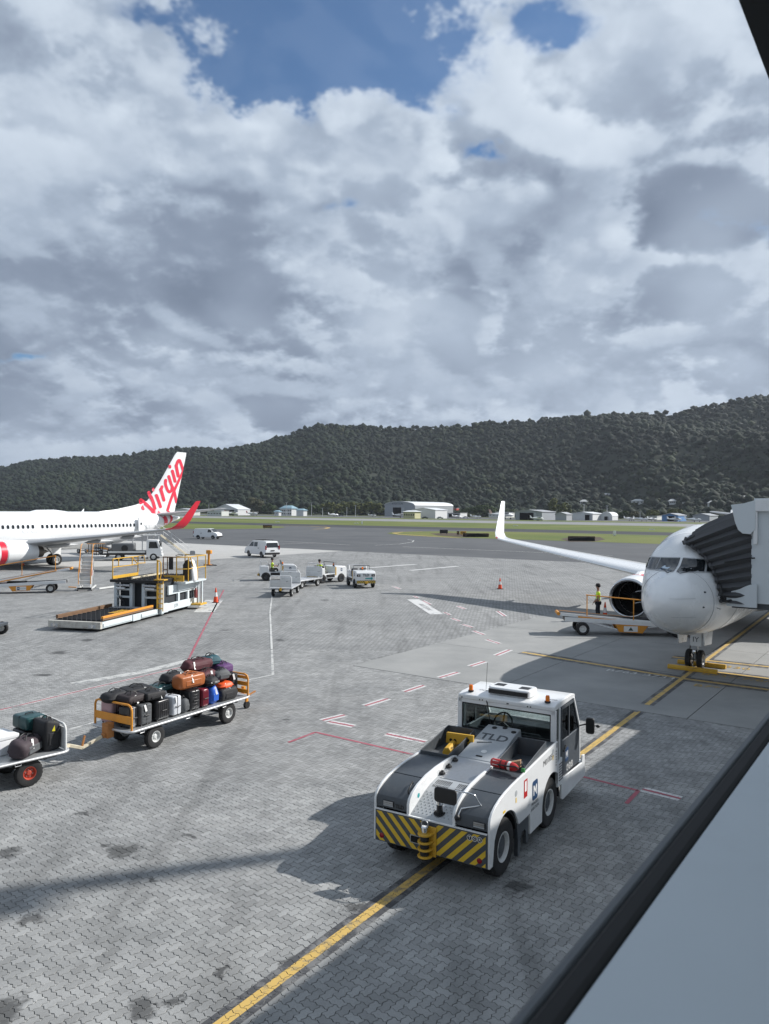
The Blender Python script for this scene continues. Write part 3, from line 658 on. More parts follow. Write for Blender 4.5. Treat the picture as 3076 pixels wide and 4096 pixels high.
# ---------------------------------------------------------------- the pushback tug
tug = thing('tow_tractor', 'white pushback tractor with cab and black-yellow striped rear, on the yellow line', 'tow tractor', (.74, 11.97, 0), 31.2)
PT = [(0.0, .95), (0.0, 1.04), (.03, 1.11), (.10, 1.17), (.22, 1.23), (.40, 1.285), (.62, 1.325), (.9, 1.352), (1.2, 1.372), (1.5, 1.385), (2.0, 1.42), (2.6, 1.455), (3.14, 1.48)]
def side_poly():
    p = [(0, .35), (0.0, .95)][0:1] + PT
    p += [(3.14, .70)]
    p += [(y, z) for y, z in arc((2.83, .46), .52, 30, 180, 14)]       # front arch
    p += [(2.31, .27), (1.71, .27), (1.71, .62), (1.20, .62)]
    p += [(y, z) for y, z in arc((.66, .46), .54, 20, 152, 14)] + [(.12, .35)]
    return p
for sgn in (1, -1):
    MB().prism(side_poly(), 'x', sgn * .985, sgn * 1.025).build('side_panel', WHITE, tug, bevel=.008)
    for cy, a0, a1 in ((.66, 10, 165), (2.83, -8, 188)):               # dark wheel-arch liners
        q = MB(); A_ = arc((cy, .46), .535 if cy < 1 else .515, a0, a1, 16); B_ = arc((cy, .46), .50, a0, a1, 16)
        for i in range(16):
            q.hexa([(sgn * .62, *A_[i]), (sgn * .984, *A_[i]), (sgn * .984, *A_[i + 1]), (sgn * .62, *A_[i + 1]), (sgn * .62, *B_[i]), (sgn * .984, *B_[i]), (sgn * .984, *B_[i + 1]), (sgn * .62, *B_[i + 1])])
        q.build('wheel_arch', BLACK, tug)
    MB().prism([(1.16, .62), (1.70, .60), (1.70, .22), (1.64, .14), (1.60, .14), (1.58, .36), (1.52, .42), (1.40, .42), (1.34, .34), (1.28, .08), (1.20, .08), (1.22, .36)], 'x', sgn * .93, sgn * 1.0).build('step_bracket', CHAR, tug, bevel=.006)
    wheel(tug, (sgn * .86, .66, .44), .44, .27, .235, WHITE2, sgn, hub=CHAR); wheel(tug, (sgn * .86, 2.83, .44), .44, .27, .235, WHITE2, sgn, hub=CHAR)
MB().box(-.60, .60, .12, 4.5, .30, .85).box(-.97, .97, 1.3, 2.2, .32, .95).cyl((-.8, .66, .44), (.8, .66, .44), .09).cyl((-.8, 2.83, .44), (.8, 2.83, .44), .09).build('chassis', BLACK, tug)
def top_z(y): return float(np.interp(y, [p[0] for p in PT[1:]], [p[1] for p in PT[1:]]))
def skin(parent, name, x0, x1, ys, zf, m, th=.02, bevel=0):
    mb = MB()
    for a_, b_ in zip(ys, ys[1:]):
        za, zb = zf(a_), zf(b_)
        mb.hexa([(x0, a_, za - th), (x1, a_, za - th), (x1, b_, zb - th), (x0, b_, zb - th), (x0, a_, za), (x1, a_, za), (x1, b_, zb), (x0, b_, zb)])
    return mb.build(name, m, parent, bevel=bevel, ang=50)
for sgn, xa, xb in ((-1, -.982, -.405), (1, .445, .982)):
    hp = [(.012, .90), (.012, 1.03), (.035, 1.09), (.11, 1.15), (.24, 1.205), (.42, 1.262), (.555, 1.292), (.555, 1.22), (.30, 1.15), (.14, .95), (.12, .90)]
    h = MB().prism(hp, 'x', xa, xb).build('rear_hood', CHAR, tug, bevel=.012, ang=30)
    MB().prism([(.57, 1.295), (.9, 1.332), (1.2, 1.352), (1.49, 1.366), (1.49, 1.30), (.57, 1.22)], 'x', xa, xb).build('hood_lid', CHAR, tug, bevel=.006)
    lx0 = xa + (.13 if sgn < 0 else .30)
    fr0 = MB().box(lx0, lx0 + .20, .0, .03, .935, 1.03).build('rear_light', BLACK, h, bevel=.006)
    for i in range(3): MB().box(lx0 + .012, lx0 + .188, -.012, .0, .945 + i * .028, .966 + i * .028).build('lens', STEEL if i else LGREY, h)
    if sgn < 0:
        text_mesh('TLD', .085, BLACK, 'lettering', h, frame((xb - .14, .008, .965), (1, 0, 0), (0, 0, 1)), bold=.002)
        pipe(h, 'grab_handle', [(xb - .05, .13, 1.16), (xb - .05, .12, 1.21), (xb - .09, .34, 1.29), (xb - .10, .37, 1.24)], .012, BLACK)
for xr in (-.385, .425):                       # white inner ribs
    rp = [(-.01, .87), (-.01, 1.05), (.03, 1.125), (.12, 1.20), (.3, 1.275), (.6, 1.345), (.95, 1.378), (1.35, 1.39), (1.62, 1.385), (1.74, 1.36), (1.74, 1.15), (.2, .87)]
    MB().prism(rp, 'x', xr - .024, xr + .024).build('deck_rib', WHITE, tug, bevel=.008)
dz = lambda y: float(np.interp(y, [0, .06, .5, .7, 1.7, 1.75], [.86, .90, 1.10, 1.165, 1.335, 1.345]))
dk = skin(tug, 'centre_deck', -.36, .40, [.0, .03, .06, .3, .5, .72, 1.2, 1.74], dz, LGREY, .05, .004)
def studs(parent, y0, y1, x0, x1, ny, nx, name):
    mb = MB()
    for i in range(ny):
        for j in range(nx):
            y = y0 + (y1 - y0) * i / (ny - 1); x = x0 + (x1 - x0) * (j + (.5 if i % 2 else 0)) / nx
            z = dz(y); sl_ = math.atan2(dz(y + .02) - dz(y - .02), .04); nrm = Vector((0, -math.sin(sl_), math.cos(sl_))); c = Vector((x, y, z))
            mb.cyl(c, c + nrm * .007, .014, .010, 7); mb.cyl(c + nrm * .0072, c + nrm * .0075, .007, n=6, mi=1)
    mb.build(name, [LGREY, BLACK], parent)['kind'] = 'stuff'
PL1 = skin(dk, 'tread_plate', -.30, .34, [.95, 1.3, 1.68], lambda y: dz(y) + .008, STEEL, .006); studs(dk, .10, .52, -.32, .36, 9, 9, 'tread_studs')
dz0 = dz; studs(dk, 1.0, 1.64, -.24, .32, 12, 9, 'plate_studs')
vg = MB()
for x0, n_ in ((-.30, 11), (.10, 9)):
    for i in range(n_): vg.hexa([(x0 + i * .026, .66, dz(.66) + .001), (x0 + i * .026 + .013, .66, dz(.66) + .001), (x0 + i * .026 + .013, .88, dz(.88) + .001), (x0 + i * .026, .88, dz(.88) + .001), (x0 + i * .026, .66, dz(.66) + .004), (x0 + i * .026 + .013, .66, dz(.66) + .004), (x0 + i * .026 + .013, .88, dz(.88) + .004), (x0 + i * .026, .88, dz(.88) + .004)])
vg.build('vent_slots', BLACK, dk)['kind'] = 'stuff'
for y in (1.08, 1.33, 1.58): MB().lathe([(.06, 0), (.055, .02), (.03, .035), (.022, .055), (.001, .058)], (-.325, y, dz(y) + .005), (0, 0, 1), 8).build('rubber_buffer', BLACK, dk)
post = MB().lathe([(.095, .003), (.095, .008), (.001, .008)], (.09, .17, dz(.17)), (0, -.25, 1), 20).build('pin_well', DARK, dk)
MB().cyl((.09, .17, .93), (.09, .17, 1.10), .048, n=18).build('hitch_pin_tube', BLACK, post)
MB().lathe([(.058, 0), (.062, .02), (.056, .06), (.001, .068)], (.09, .17, 1.09), (0, 0, 1), 20).build('pin_cap', CHROME, post)
# rear stripe board
bd = MB().box(-.984, .984, -.022, .015, .36, .865).build('rear_board', CHAR, tug, bevel=.004)
sy = MB()
def stripes(x0, x1, z0, z1, pitch, wd, dirn, y, mb):
    n_ = int((x1 - x0 + z1 - z0) / pitch) + 3
    for i in range(-n_, n_ * 2):
        a = x0 + i * pitch
        if dirn > 0: P_ = [(a, z0), (a + wd, z0), (a + wd + (z1 - z0), z1), (a + (z1 - z0), z1)]
        else: P_ = [(a + (z1 - z0), z0), (a + wd + (z1 - z0), z0), (a + wd, z1), (a, z1)]
        for l in ((-1, 0, -x0), (1, 0, x1)): P_ = clip(P_, *l) if len(P_) > 2 else []
        if len(P_) > 2: mb.add([(x, y, z) for x, z in P_], [tuple(range(len(P_)))])
stripes(-.965, -.13, .375, .845, .20, .098, -1, -.024, sy); stripes(.10, .965, .375, .845, .20, .098, 1, -.024, sy)
YST = mat('yellow_stripe', (.70, .46, .03), .5, dirt=.35, dscale=3, dcol=(.25, .16, .05))
sy.build('hazard_stripes', YST, bd, recalc=False)['kind'] = 'stuff'
MB().box(-.984, .984, -.028, .0, .866, .885).build('board_trim', WHITE, bd)
for x, z in ((-.86, .455), (.865, .46)): MB().lathe([(.042, 0), (.042, .006), (.03, .010), (.001, .011)], (x, -.022, z), (0, -1, 0), 18).build('reflector', REDL, bd)
for i, ch in enumerate('TCR'):
    x = .70 + i * .085
    MB().lathe([(.044, 0), (.044, .003), (.001, .003)], (x, -.0245, .775), (0, -1, 0), 18).build('badge_disc', BLACK, bd)
    MB().lathe([(.043, .003), (.043, .0038), (.036, .0038), (.036, .003)], (x, -.0245, .775), (0, -1, 0), 18).build('badge_ring', PAPER, bd)
    text_mesh(ch, .055, PAPER, 'badge_letter', bd, frame((x, -.0292, .775), (1, 0, 0), (0, 0, 1)), .0006, bold=.0015)
MB().prism(rrect(-.33, -.07, .47, .60, .02), 'y', -.034, -.024).build('handle_frame', STEEL, bd); MB().prism(rrect(-.315, -.085, .485, .585, .015), 'y', -.037, -.033).build('handle_recess', DARK, bd)
hk = MB().box(-.10, .14, -.05, -.022, .34, .80).build('hitch_plate', YEL, tug, bevel=.006)
for z in (.36, .47, .58, .70):
    MB().prism(arc((-.02, -.11), .115, 180, 360, 12) + [(.095, -.05), (-.135, -.05)], 'z', z - .014, z + .014).build('hitch_jaw', YEL, hk, bevel=.004)
MB().cyl((-.02, -.12, .31), (-.02, -.12, .70), .07, n=18).build('hitch_roller', BLACK, hk)
MB().lathe([(.05, 0), (.05, .05), (.06, .055), (.06, .10), (.045, .12), (.001, .122)], (-.02, -.12, .712), (0, 0, 1), 18).build('hitch_pin', CHROME, hk)
pipe(hk, 'pin_ring', [(-.02 + .06 * math.cos(R(a)), -.12, .85 + .06 * math.sin(R(a))) for a in range(0, 360, 20)], .008, STEEL, closed=True)
for z in (.42, .55, .72): MB().cyl((.11, -.052, z), (.11, -.066, z), .022, n=6).build('bolt', YEL, hk)
# tow mirror on its arm over the rear deck
mr = pipe(tug, 'mirror_arm', [(.50, -.01, 1.05), (.52, .06, 1.15), (.76, .22, 1.185), (.78, .22, 1.19), (.70, .16, 1.36), (.62, .12, 1.385), (.40, .10, 1.385)], .012, CHROME)
MB().ball((.49, -.02, 1.03), (.045, .05, .05)).build('work_lamp', BLACK, mr)
MB().prism([(x, z) for x, z in rrect(.03, .42, 1.15, 1.39, .06)], 'y', .085, .125).build('tow_mirror', BLACK, mr, bevel=.012)
# engine hood with lettering, trays and load
hz_ = lambda y: 1.35 + (y - 1.745) * .19
hd = MB().hexa([(-.37, 1.745, 1.15), (.41, 1.745, 1.15), (.36, 3.08, 1.3), (-.36, 3.08, 1.3), (-.36, 1.745, 1.352), (.40, 1.745, 1.352), (.33, 2.72, 1.565), (-.33, 2.72, 1.565)]).hexa([(-.37, 2.72, 1.2), (.37, 2.72, 1.2), (.37, 3.08, 1.2), (-.37, 3.08, 1.2), (-.33, 2.72, 1.565), (.33, 2.72, 1.565), (.33, 3.06, 1.615), (-.33, 3.06, 1.615)]).build('engine_hood', LGREY, tug, bevel=.014)
n_h = Vector((0, -.213, .975)).normalized()
def on_hood(x, y): return Vector((x, y, 1.352 + (y - 1.745) * (.213 / .975))) + n_h * .002
text_mesh('TLD', .30, CHAR, 'lettering', hd, frame(on_hood(0, 2.55), (1, 0, 0), (0, .975, .213)), .001, bold=.006)
MB().add([on_hood(x, y) for x, y in ((-.22, 2.27), (-.24, 2.32), (.02, 2.40), (.04, 2.37))], [(0, 1, 2, 3)]).build('logo_swoosh', CHAR, hd)
MB().lathe([(.055, .0), (.055, .004), (.001, .004)], on_hood(.03, 2.03), n_h, 18).build('fuel_cap', PAPER, hd)
for x, y in ((-.15, 2.93), (.04, 2.99), (.26, 2.87)): MB().lathe([(.05, 0), (.05, .01), (.001, .01)], (x, y, 1.594 + (y - 2.9) * .14), (0, -.14, 1), 8).build('rubber_plug', BLACK, hd)
MB().box(-.07, .05, -.02, .02, -.003, .003).build('latch', DARK, hd).matrix_local = Matrix.Translation(on_hood(.02, 1.86)) @ Matrix.Rotation(.213, 4, 'X')
for sgn, xa, xb in ((-1, -.975, -.42), (1, .45, .975)):
    tr = MB().hexa([(xa, 1.50, 1.27), (xb, 1.50, 1.27), (xb, 2.62, 1.27), (xa, 2.62, 1.27), (xa, 1.50, 1.285), (xb, 1.50, 1.285), (xb, 2.62, 1.285), (xa, 2.62, 1.285)])
    for x in (xa, xb): tr.hexa([(x - .008, 1.50, 1.27), (x + .008, 1.50, 1.27), (x + .008, 2.62, 1.27), (x - .008, 2.62, 1.27), (x - .008, 1.50, 1.42), (x + .008, 1.50, 1.42), (x + .008, 2.62, 1.60), (x - .008, 2.62, 1.60)])
    tr.box(xa, xb, 2.61, 2.63, 1.27, 1.60).box(xa, xb, 1.495, 1.51, 1.27, 1.42)
    tr.build('tool_tray', CHAR, tug, bevel=.003)
    MB().box(sgn * .40 if sgn > 0 else -.982, .982 if sgn > 0 else -.40, 2.632, 3.08, 1.40, 1.468).build('deck_shelf', CHAR, tug, bevel=.006)
# cab
cab0, cab1, zr0, zr1 = 3.10, 4.20, 1.46, 2.06
MB().box(-.97, .97, 3.1, 4.70, .80, .92).build('cab_floor', BLACK, tug)
MB().prism([(3.06, 2.03), (3.06, 2.115), (3.2, 2.15), (4.10, 2.165), (4.30, 2.12), (4.30, 2.05)], 'x', -.985, .985).build('cab_roof', WHITE, tug, bevel=.02)
fr_m = MB()
for x in (-.94, .94): fr_m.bar((x, 3.10, 1.44), (x, 3.10, 2.04), .07, .06)
fr_m.box(-.975, .975, 3.07, 3.13, 1.965, 2.04)
fr_m.build('rear_cab_frame', WHITE, tug, bevel=.006)
MB().prism([(-.905, 1.475), (.905, 1.475), (.905, 1.96), (-.905, 1.96)], 'y', 3.098, 3.102).build('rear_window', GLASS, tug)
gk = MB()
for a_, b_ in (((-.90, 1.48), (.90, 1.48)), ((.90, 1.48), (.90, 1.955)), ((.90, 1.955), (-.90, 1.955)), ((-.90, 1.955), (-.90, 1.48))): gk.bar((a_[0], 3.095, a_[1]), (b_[0], 3.095, b_[1]), .03, .03, (0, 1, 0))
gk.build('window_gasket', BLACK, tug)
for sgn in (1, -1):
    x = sgn * .975
    pl = MB()
    pl.prism([(3.07, .72), (3.36, .72), (3.36, 2.05), (3.07, 2.05)], 'x', x - sgn * .02, x + sgn * .022) if False else pl.bar((x, 3.11, 1.4), (x, 3.11, 2.04), .05, .06)
    pl.build('cab_pillar', WHITE, tug, bevel=.008); MB().bar((x, 3.34, .75), (x, 3.34, 2.05), .05, .05).build('cab_pillar', WHITE, tug, bevel=.008); MB().bar((x, 4.60, .75), (x, 4.58, 1.45), .05, .05).bar((x, 4.58, 1.44), (x, 4.20, 2.07), .05, .05).build('cab_pillar', WHITE, tug, bevel=.008)
    MB().prism([(3.13, 1.48), (3.32, 1.48), (3.32, 2.03), (3.13, 2.03)], 'x', x - .004, x + .004).build('quarter_window', GLASS, tug)
    dr = MB().prism([(3.40, .72), (4.55, .72), (4.55, 1.40), (3.40, 1.40)], 'x', x - sgn * .015, x + sgn * .03).build('cab_door', CHAR, tug, bevel=.01)
    for a_, b_ in (((3.42, 1.4), (3.42, 2.01)), ((3.42, 2.01), (4.17, 2.01)), ((4.17, 2.01), (4.53, 1.4)), ((3.88, 1.4), (3.88, 2.0))): MB().bar((x + sgn * .012, *a_), (x + sgn * .012, *b_), .035, .04).build('door_frame', CHAR, dr)
    MB().prism([(3.43, 1.41), (4.51, 1.41), (4.17, 2.0), (3.43, 2.0)], 'x', x + sgn * .01, x + sgn * .014).build('door_window', GLASS, dr)
    pipe(dr, 'door_handle', [(x + sgn * .035, 3.50, 1.20), (x + sgn * .05, 3.52, 1.20), (x + sgn * .05, 3.62, 1.26), (x + sgn * .035, 3.64, 1.27)], .014, BLACK)
    if sgn > 0:
        badge_m(dr, (x + .032, 3.72, 1.08), (0, 1, 0), (0, 0, 1), .26)
        for i, ch in enumerate('TCR'):
            c = (x + .032, 3.76 + i * .14, .82)
            MB().lathe([(.062, 0), (.062, .002), (.05, .002), (.05, 0)], c, (1, 0, 0), 20).build('badge_ring', PAPER, dr)
            text_mesh(ch, .08, PAPER, 'badge_letter', dr, frame((c[0] + .002, c[1], c[2]), (0, 1, 0), (0, 0, 1)), .0006, bold=.002)
    st = MB().prism([(3.36, .35), (3.36, .70), (3.46, .78), (3.78, .78)][:2] + [(3.40, .72), (4.66, .66), (4.70, .80), (4.84, .78), (4.86, .34), (3.45, .30)], 'x', sgn * .99, sgn * 1.03).build('front_step', WHITE, tug, bevel=.01)
    lv = MB()
    for i in range(7): lv.box(sgn * 1.028, sgn * 1.034, 3.20 + .015 * i * 0, 3.42, .72 + i * .05 - .35 * 0, .735 + i * .05)
    MB().prism([(3.145, .62), (3.39, .62), (3.39, 1.12), (3.145, 1.06)], 'x', sgn * .985, sgn * 1.028).build('louvre_panel', WHITE, tug, bevel=.005)
    lv.build('louvres', BLACK, tug)['kind'] = 'stuff'
    # exterior mirror
    mm = pipe(tug, 'mirror_bracket', [(x, 4.56, 1.42), (sgn * 1.12, 4.62, 1.46), (sgn * 1.16, 4.62, 1.46)], .014, BLACK)
    MB().prism(rrect(sgn * 1.20 - .085, sgn * 1.20 + .085, 1.28, 1.60, .05), 'y', 4.58, 4.64).build('side_mirror', BLACK, mm, bevel=.015)
    MB().ball((sgn * 1.34, 4.66, 1.44), (.045, .03, .03), 8, 6).build('indicator', BLACK, mm); pipe(mm, 'indicator_stalk', [(sgn * 1.24, 4.63, 1.45), (sgn * 1.33, 4.66, 1.44)], .008, BLACK)
MB().prism([(4.62, .8), (4.60, 1.40), (4.56, 1.42), (4.56, .8)], 'x', -.95, .95).build('front_panel', WHITE, tug, bevel=.01)
MB().add([(-.93, 4.585, 1.43), (.93, 4.585, 1.43), (.93, 4.22, 2.05), (-.93, 4.22, 2.05)], [(0, 1, 2, 3)]).build('windscreen', GLASS, tug)
MB().box(-1.02, 1.02, 4.66, 4.86, .34, .66).build('front_bumper', WHITE, tug, bevel=.015)
ac = MB().prism(rrect(-.43, .43, 3.22, 3.72, .10), 'z', 2.16, 2.30).build('air_conditioner', WHITE, tug, bevel=.02)
MB().box(-.40, .40, 3.205, 3.23, 2.18, 2.265).build('intake_grille', BLACK, ac); MB().box(-.36, -.16, 3.40, 3.60, 2.3, 2.304).box(.16, .36, 3.36, 3.56, 2.3, 2.304).build('fan_grille', BLACK, ac)
beacon(tug, (-.78, 3.22, 2.15)); beacon(tug, (.80, 3.20, 2.15))
for x in (-.66, .72):
    for i in range(3): MB().lathe([(.036, 0), (.036, .002), (.026, .002), (.026, 0)], (x + i * .075, 3.45, 2.154), (0, 0, 1), 16).build('roof_badge', CHAR, tug)
pipe(tug, 'aerial', [(-.60, 3.55, 2.16), (-.66, 3.75, 2.65)], .004, BLACK, 5)
wp = MB(); wp.cyl((-.38, 3.07, 2.06), (-.36, 3.065, 2.0), .012); wp.bar((-.36, 3.06, 2.0), (-.30, 3.075, 1.62), .012, .01); wp.build('rear_wiper', BLACK, tug)
for x in (-.90, -.52, -.46, .05, .07, .46, .52): MB().cyl((x, 3.062, 2.06), (x, 3.054, 2.06), .013, n=8).build('roof_stud', BLACK, tug)
sw = pipe(tug, 'steering_wheel', [(-.30 + .19 * math.cos(R(a)), 3.72 + .19 * math.sin(R(a)) * .45, 1.50 + .17 * math.sin(R(a))) for a in range(0, 360, 15)], .017, BLACK, closed=True)
for a in (90, 210, 330): MB().bar((-.30, 3.72, 1.50), (-.30 + .19 * math.cos(R(a)), 3.72 + .19 * math.sin(R(a)) * .45, 1.50 + .17 * math.sin(R(a))), .03, .015).build('wheel_spoke', BLACK, sw)
MB().cyl((-.30, 3.72, 1.50), (-.30, 4.1, 1.2), .03).build('steering_column', BLACK, sw)
MB().box(-.95, .95, 4.15, 4.55, 1.15, 1.38).build('dashboard', BLACK, tug, bevel=.03)
for x in (-.42, .42):
    s1 = MB().box(x - .24, x + .24, 3.3, 3.75, .92, 1.12).box(x - .23, x + .23, 3.2, 3.32, 1.1, 1.50).build('driver_seat', BLACK, tug, bevel=.04)
# side graphics
X1 = 1.0265
badge_m(tug, (X1, 1.93, .96), (0, 1, 0), (0, 0, 1), .33)
text_mesh('MENZIES\nAVIATION', .085, CHAR, 'lettering', tug, frame((X1, 1.93, .70), (0, 1, 0), (0, 0, 1)), .0006)
text_mesh('M010056', .15, BLACK, 'fleet_number', tug, frame((X1, 2.62, 1.28), (0, 1, .03), (0, -.03, 1)), .0006)
MB().box(X1, X1 + .001, 1.40, 1.56, .97, 1.27).build('fire_point_sign', REDM, tug); MB().box(X1 + .001, X1 + .002, 1.44, 1.52, 1.07, 1.24).build('sign_pictogram', PAPER, tug)
for y, z in ((1.05, 1.17), (2.86, 1.36)):
    MB().lathe([(.05, 0), (.05, .0015), (.001, .0015)], (X1, y, z), (1, 0, 0), 16).build('lifting_point', LGREY, tug); MB().box(X1, X1 + .0015, y - .02, y + .02, z - .15, z - .07).build('warning_sticker', YST, tug)
for i in range(6): MB().box(X1, X1 + .0015, 3.02, 3.06, 1.06 + i * .05, 1.08 + i * .05).build('vent_slot', BLACK, tug)
MB().lathe([(.04, 0), (.04, .002), (.03, .002), (.03, 0)], (X1, 3.08, 1.42), (1, 0, 0), 14).build('filler_ring', CHAR, tug)
MB().box(X1, X1 + .0015, .50, .60, 1.02, 1.06).build('sticker', YST, tug); MB().lathe([(.04, 0), (.04, .001), (.001, .001)], (-.36, .30, 1.10), (1, 0, 0), 14).build('sticker', TEAL, tug)
# load in the trays: things of their own
def in_tug(x, y, z): return tug.matrix_basis @ Vector((x, y, z))
fe = thing('fire_extinguisher', 'red fire extinguisher with white band lying on the tow tractor deck', 'extinguisher', in_tug(.44, 1.42, 1.40), 31.2 + 90 + 8)
MB().lathe([(.001, 0), (.06, .005), (.072, .03), (.074, .12), (.074, .40), (.06, .46), (.03, .50), (.025, .53), (.001, .53)], (0, .0, .078), (0, 1, 0), 18).build('cylinder', REDM, fe, ang=50)
MB().lathe([(.0748, .33), (.0748, .38)], (0, 0, .078), (0, 1, 0), 18).build('white_band', PAPER, fe); MB().lathe([(.0746, .05), (.0746, .16)], (0, 0, .078), (0, 1, 0), 7).build('label_sticker', PAPER, fe)
MB().box(-.012, .012, .50, .60, .05, .10).bar((0, .55, .10), (0, .62, .14), .02, .012).bar((0, .53, .11), (0, .58, .18), .018, .01).build('valve', BLACK, fe)
pipe(fe, 'hose', [(.03, .53, .08), (.07, .50, .12), (.09, .35, .10), (.085, .15, .09)], .011, BLACK); MB().box(.0, .03, .58, .64, .04, .10).build('seal_tag', mat('green_tag', (.06, .30, .08), .6), fe)
MB().tube([(.08 * math.cos(R(a)), .2, .078 + .08 * math.sin(R(a))) for a in range(0, 360, 30)], .008, 6, closed=True).tube([(.08 * math.cos(R(a)), .3, .078 + .08 * math.sin(R(a))) for a in range(0, 360, 30)], .008, 6, closed=True).build('bracket_strap', BLACK, fe)
CARD = mat('brown_board', (.36, .22, .13), .7)
bx = thing('wooden_block', 'small tan wooden block beside the red extinguisher', 'block', in_tug(.74, 1.72, 1.288), 20)
MB().hexa([(-.10, -.06, 0), (.10, -.06, 0), (.10, .06, 0), (-.10, .06, 0), (-.10, -.04, .14), (.10, -.04, .20), (.10, .05, .20), (-.10, .05, .14)]).build('block_body', CARD, bx, bevel=.006); MB().box(-.04, .05, -.062, -.05, .05, .09).build('slot', DARK, bx)
ck = thing('tow_bar_head', 'yellow drilled plate leaning in the left tray of the tow tractor', 'tow bar', in_tug(-.60, 2.25, 1.288), 38)
MB().prism([(-.30, .06), (.30, .10), (.30, .30), (-.28, .26)], 'y', .05, .10).build('plate', YEL, ck, bevel=.006)
for x, z in ((-.18, .13), (-.09, .135), (.19, .20)): MB().lathe([(.035, 0), (.035, .003), (.001, .003)], (x, .0495, z), (0, -1, 0), 14).build('hole', DARK, ck)
c2 = thing('wheel_chock', 'yellow lettered chock lying in front of the drilled plate', 'chock', in_tug(-.62, 1.86, 1.288), 20)
MB().prism([(-.08, 0), (.08, 0), (.09, .05), (.03, .14), (-.05, .13), (-.09, .05)], 'y', -.02, .46).build('chock_body', YEL, c2, bevel=.012)
text_mesh('Menzies', .10, BLACK, 'lettering', c2, frame((.068, .22, .10), (0, 1, 0), (-.83, 0, .56)), .0006)
# ---------------------------------------------------------------- airliners (nose at the origin, +y runs aft, +x is the port side)
AWH = mat('aircraft_white', (.78, .79, .79), .25, dirt=.10, dscale=.5, dcol=(.55, .54, .52), coat=.5)
AGR = mat('aircraft_grey', (.36, .37, .38), .4, dirt=.2, dscale=.8, dcol=(.25, .25, .25))
ARED = mat('aircraft_red', (.62, .012, .035), .35, coat=.3); APINK = mat('tail_red', (.70, .035, .07), .35)
LIP = mat('polished_lip', (.55, .56, .57), .22, 1.); HOTM = mat('exhaust_metal', (.16, .14, .12), .45, .8); FAN = mat('fan_dark', (.05, .052, .055), .4, .6)
SEC = [(0, .03, 2.78, 2.72), (.06, .26, 2.98, 2.52), (.15, .42, 3.12, 2.38), (.4, .64, 3.34, 2.12), (.8, .90, 3.56, 1.86), (1.3, 1.12, 3.74, 1.66), (1.75, 1.28, 3.88, 1.54), (2.05, 1.37, 4.10, 1.48), (2.35, 1.45, 4.36, 1.44), (2.75, 1.55, 4.66, 1.40), (3.3, 1.66, 4.94, 1.36), (4.2, 1.78, 5.16, 1.32), (5.2, 1.85, 5.27, 1.31), (6.5, 1.88, 5.31, 1.30), (10, 1.88, 5.31, 1.30), (16, 1.88, 5.31, 1.30), (22, 1.88, 5.31, 1.30), (25, 1.88, 5.31, 1.30), (27, 1.86, 5.31, 1.44), (29, 1.77, 5.30, 1.76), (31, 1.60, 5.27, 2.2), (33, 1.35, 5.2, 2.75), (35, 1.0, 5.08, 3.4), (36.5, .66, 4.95, 3.95), (37.6, .35, 4.8, 4.3), (38.05, .18, 4.70, 4.44)]
SY = np.array([s[0] for s in SEC]); SWd = np.array([s[1] for s in SEC]); STp = np.array([s[2] for s in SEC]); SBt = np.array([s[3] for s in SEC])
def fus(y): return float(np.interp(y, SY, SWd)), float(np.interp(y, SY, STp)), float(np.interp(y, SY, SBt))
def fus_x(y, z):
    w_, t_, b_ = fus(y); c = (t_ + b_) / 2; h = (t_ - b_) / 2; u = abs((z - c) / h)
    return w_ * (1 - u ** 2.15) ** .5 if u < 1 else 0.
def fus_y(x, z):                               # first y along the nose where (x, z) lies on the skin
    lo, hi = 0., 7.
    for _ in range(36):
        m_ = (lo + hi) / 2
        if fus_x(m_, z) >= abs(x): hi = m_
        else: lo = m_
    return hi
def fring(y, n=40):
    w_, t_, b_ = fus(y); c = (t_ + b_) / 2; h = (t_ - b_) / 2; out = []
    for j in range(n):
        a = 2 * math.pi * j / n; sn, cs = math.sin(a), math.cos(a)
        out.append((w_ * math.copysign(abs(cs) ** (2 / 2.06), cs), y, c + h * math.copysign(abs(sn) ** (2 / 2.06), sn)))
    return out
def foil(xle, yle, z, chord, th, n=9, incl=0.):
    up = []; lo = []
    for i in range(n + 1):
        s_ = (1 - math.cos(math.pi * i / n)) / 2; t_ = th * chord * (1.4845 * s_ ** .5 - .63 * s_ - 1.758 * s_ ** 2 + 1.4215 * s_ ** 3 - .5075 * s_ ** 4) * 2 * .5
        up.append((xle, yle + s_ * chord, z + t_ + .02 * chord * math.sin(math.pi * s_) - incl * s_ * chord)); lo.append((xle, yle + s_ * chord, z - t_ * .8 + .01 * chord * math.sin(math.pi * s_) - incl * s_ * chord))
    return up + lo[-2:0:-1]
def on_skin(pts_yz, off=.010, side=1): return [(side * (fus_x(y, z) + off), y, z) for y, z in pts_yz]
def patch_front(parent, name, q4, m, off=.012, n=5):
    """pane on the nose given by four (x, z) corners seen from the front"""
    vs = []; fs = []
    for i in range(n + 1):
        for j in range(n + 1):
            u, v = i / n, j / n
            x = (q4[0][0] * (1 - u) + q4[1][0] * u) * (1 - v) + (q4[3][0] * (1 - u) + q4[2][0] * u) * v
            z = (q4[0][1] * (1 - u) + q4[1][1] * u) * (1 - v) + (q4[3][1] * (1 - u) + q4[2][1] * u) * v
            vs.append((x * 1.004, fus_y(x, z) - off, z + off * .5))
    for i in range(n):
        for j in range(n): a = i * (n + 1) + j; fs.append((a, a + 1, a + n + 2, a + n + 1))
    return MB().add(vs, fs).build(name, m, parent)
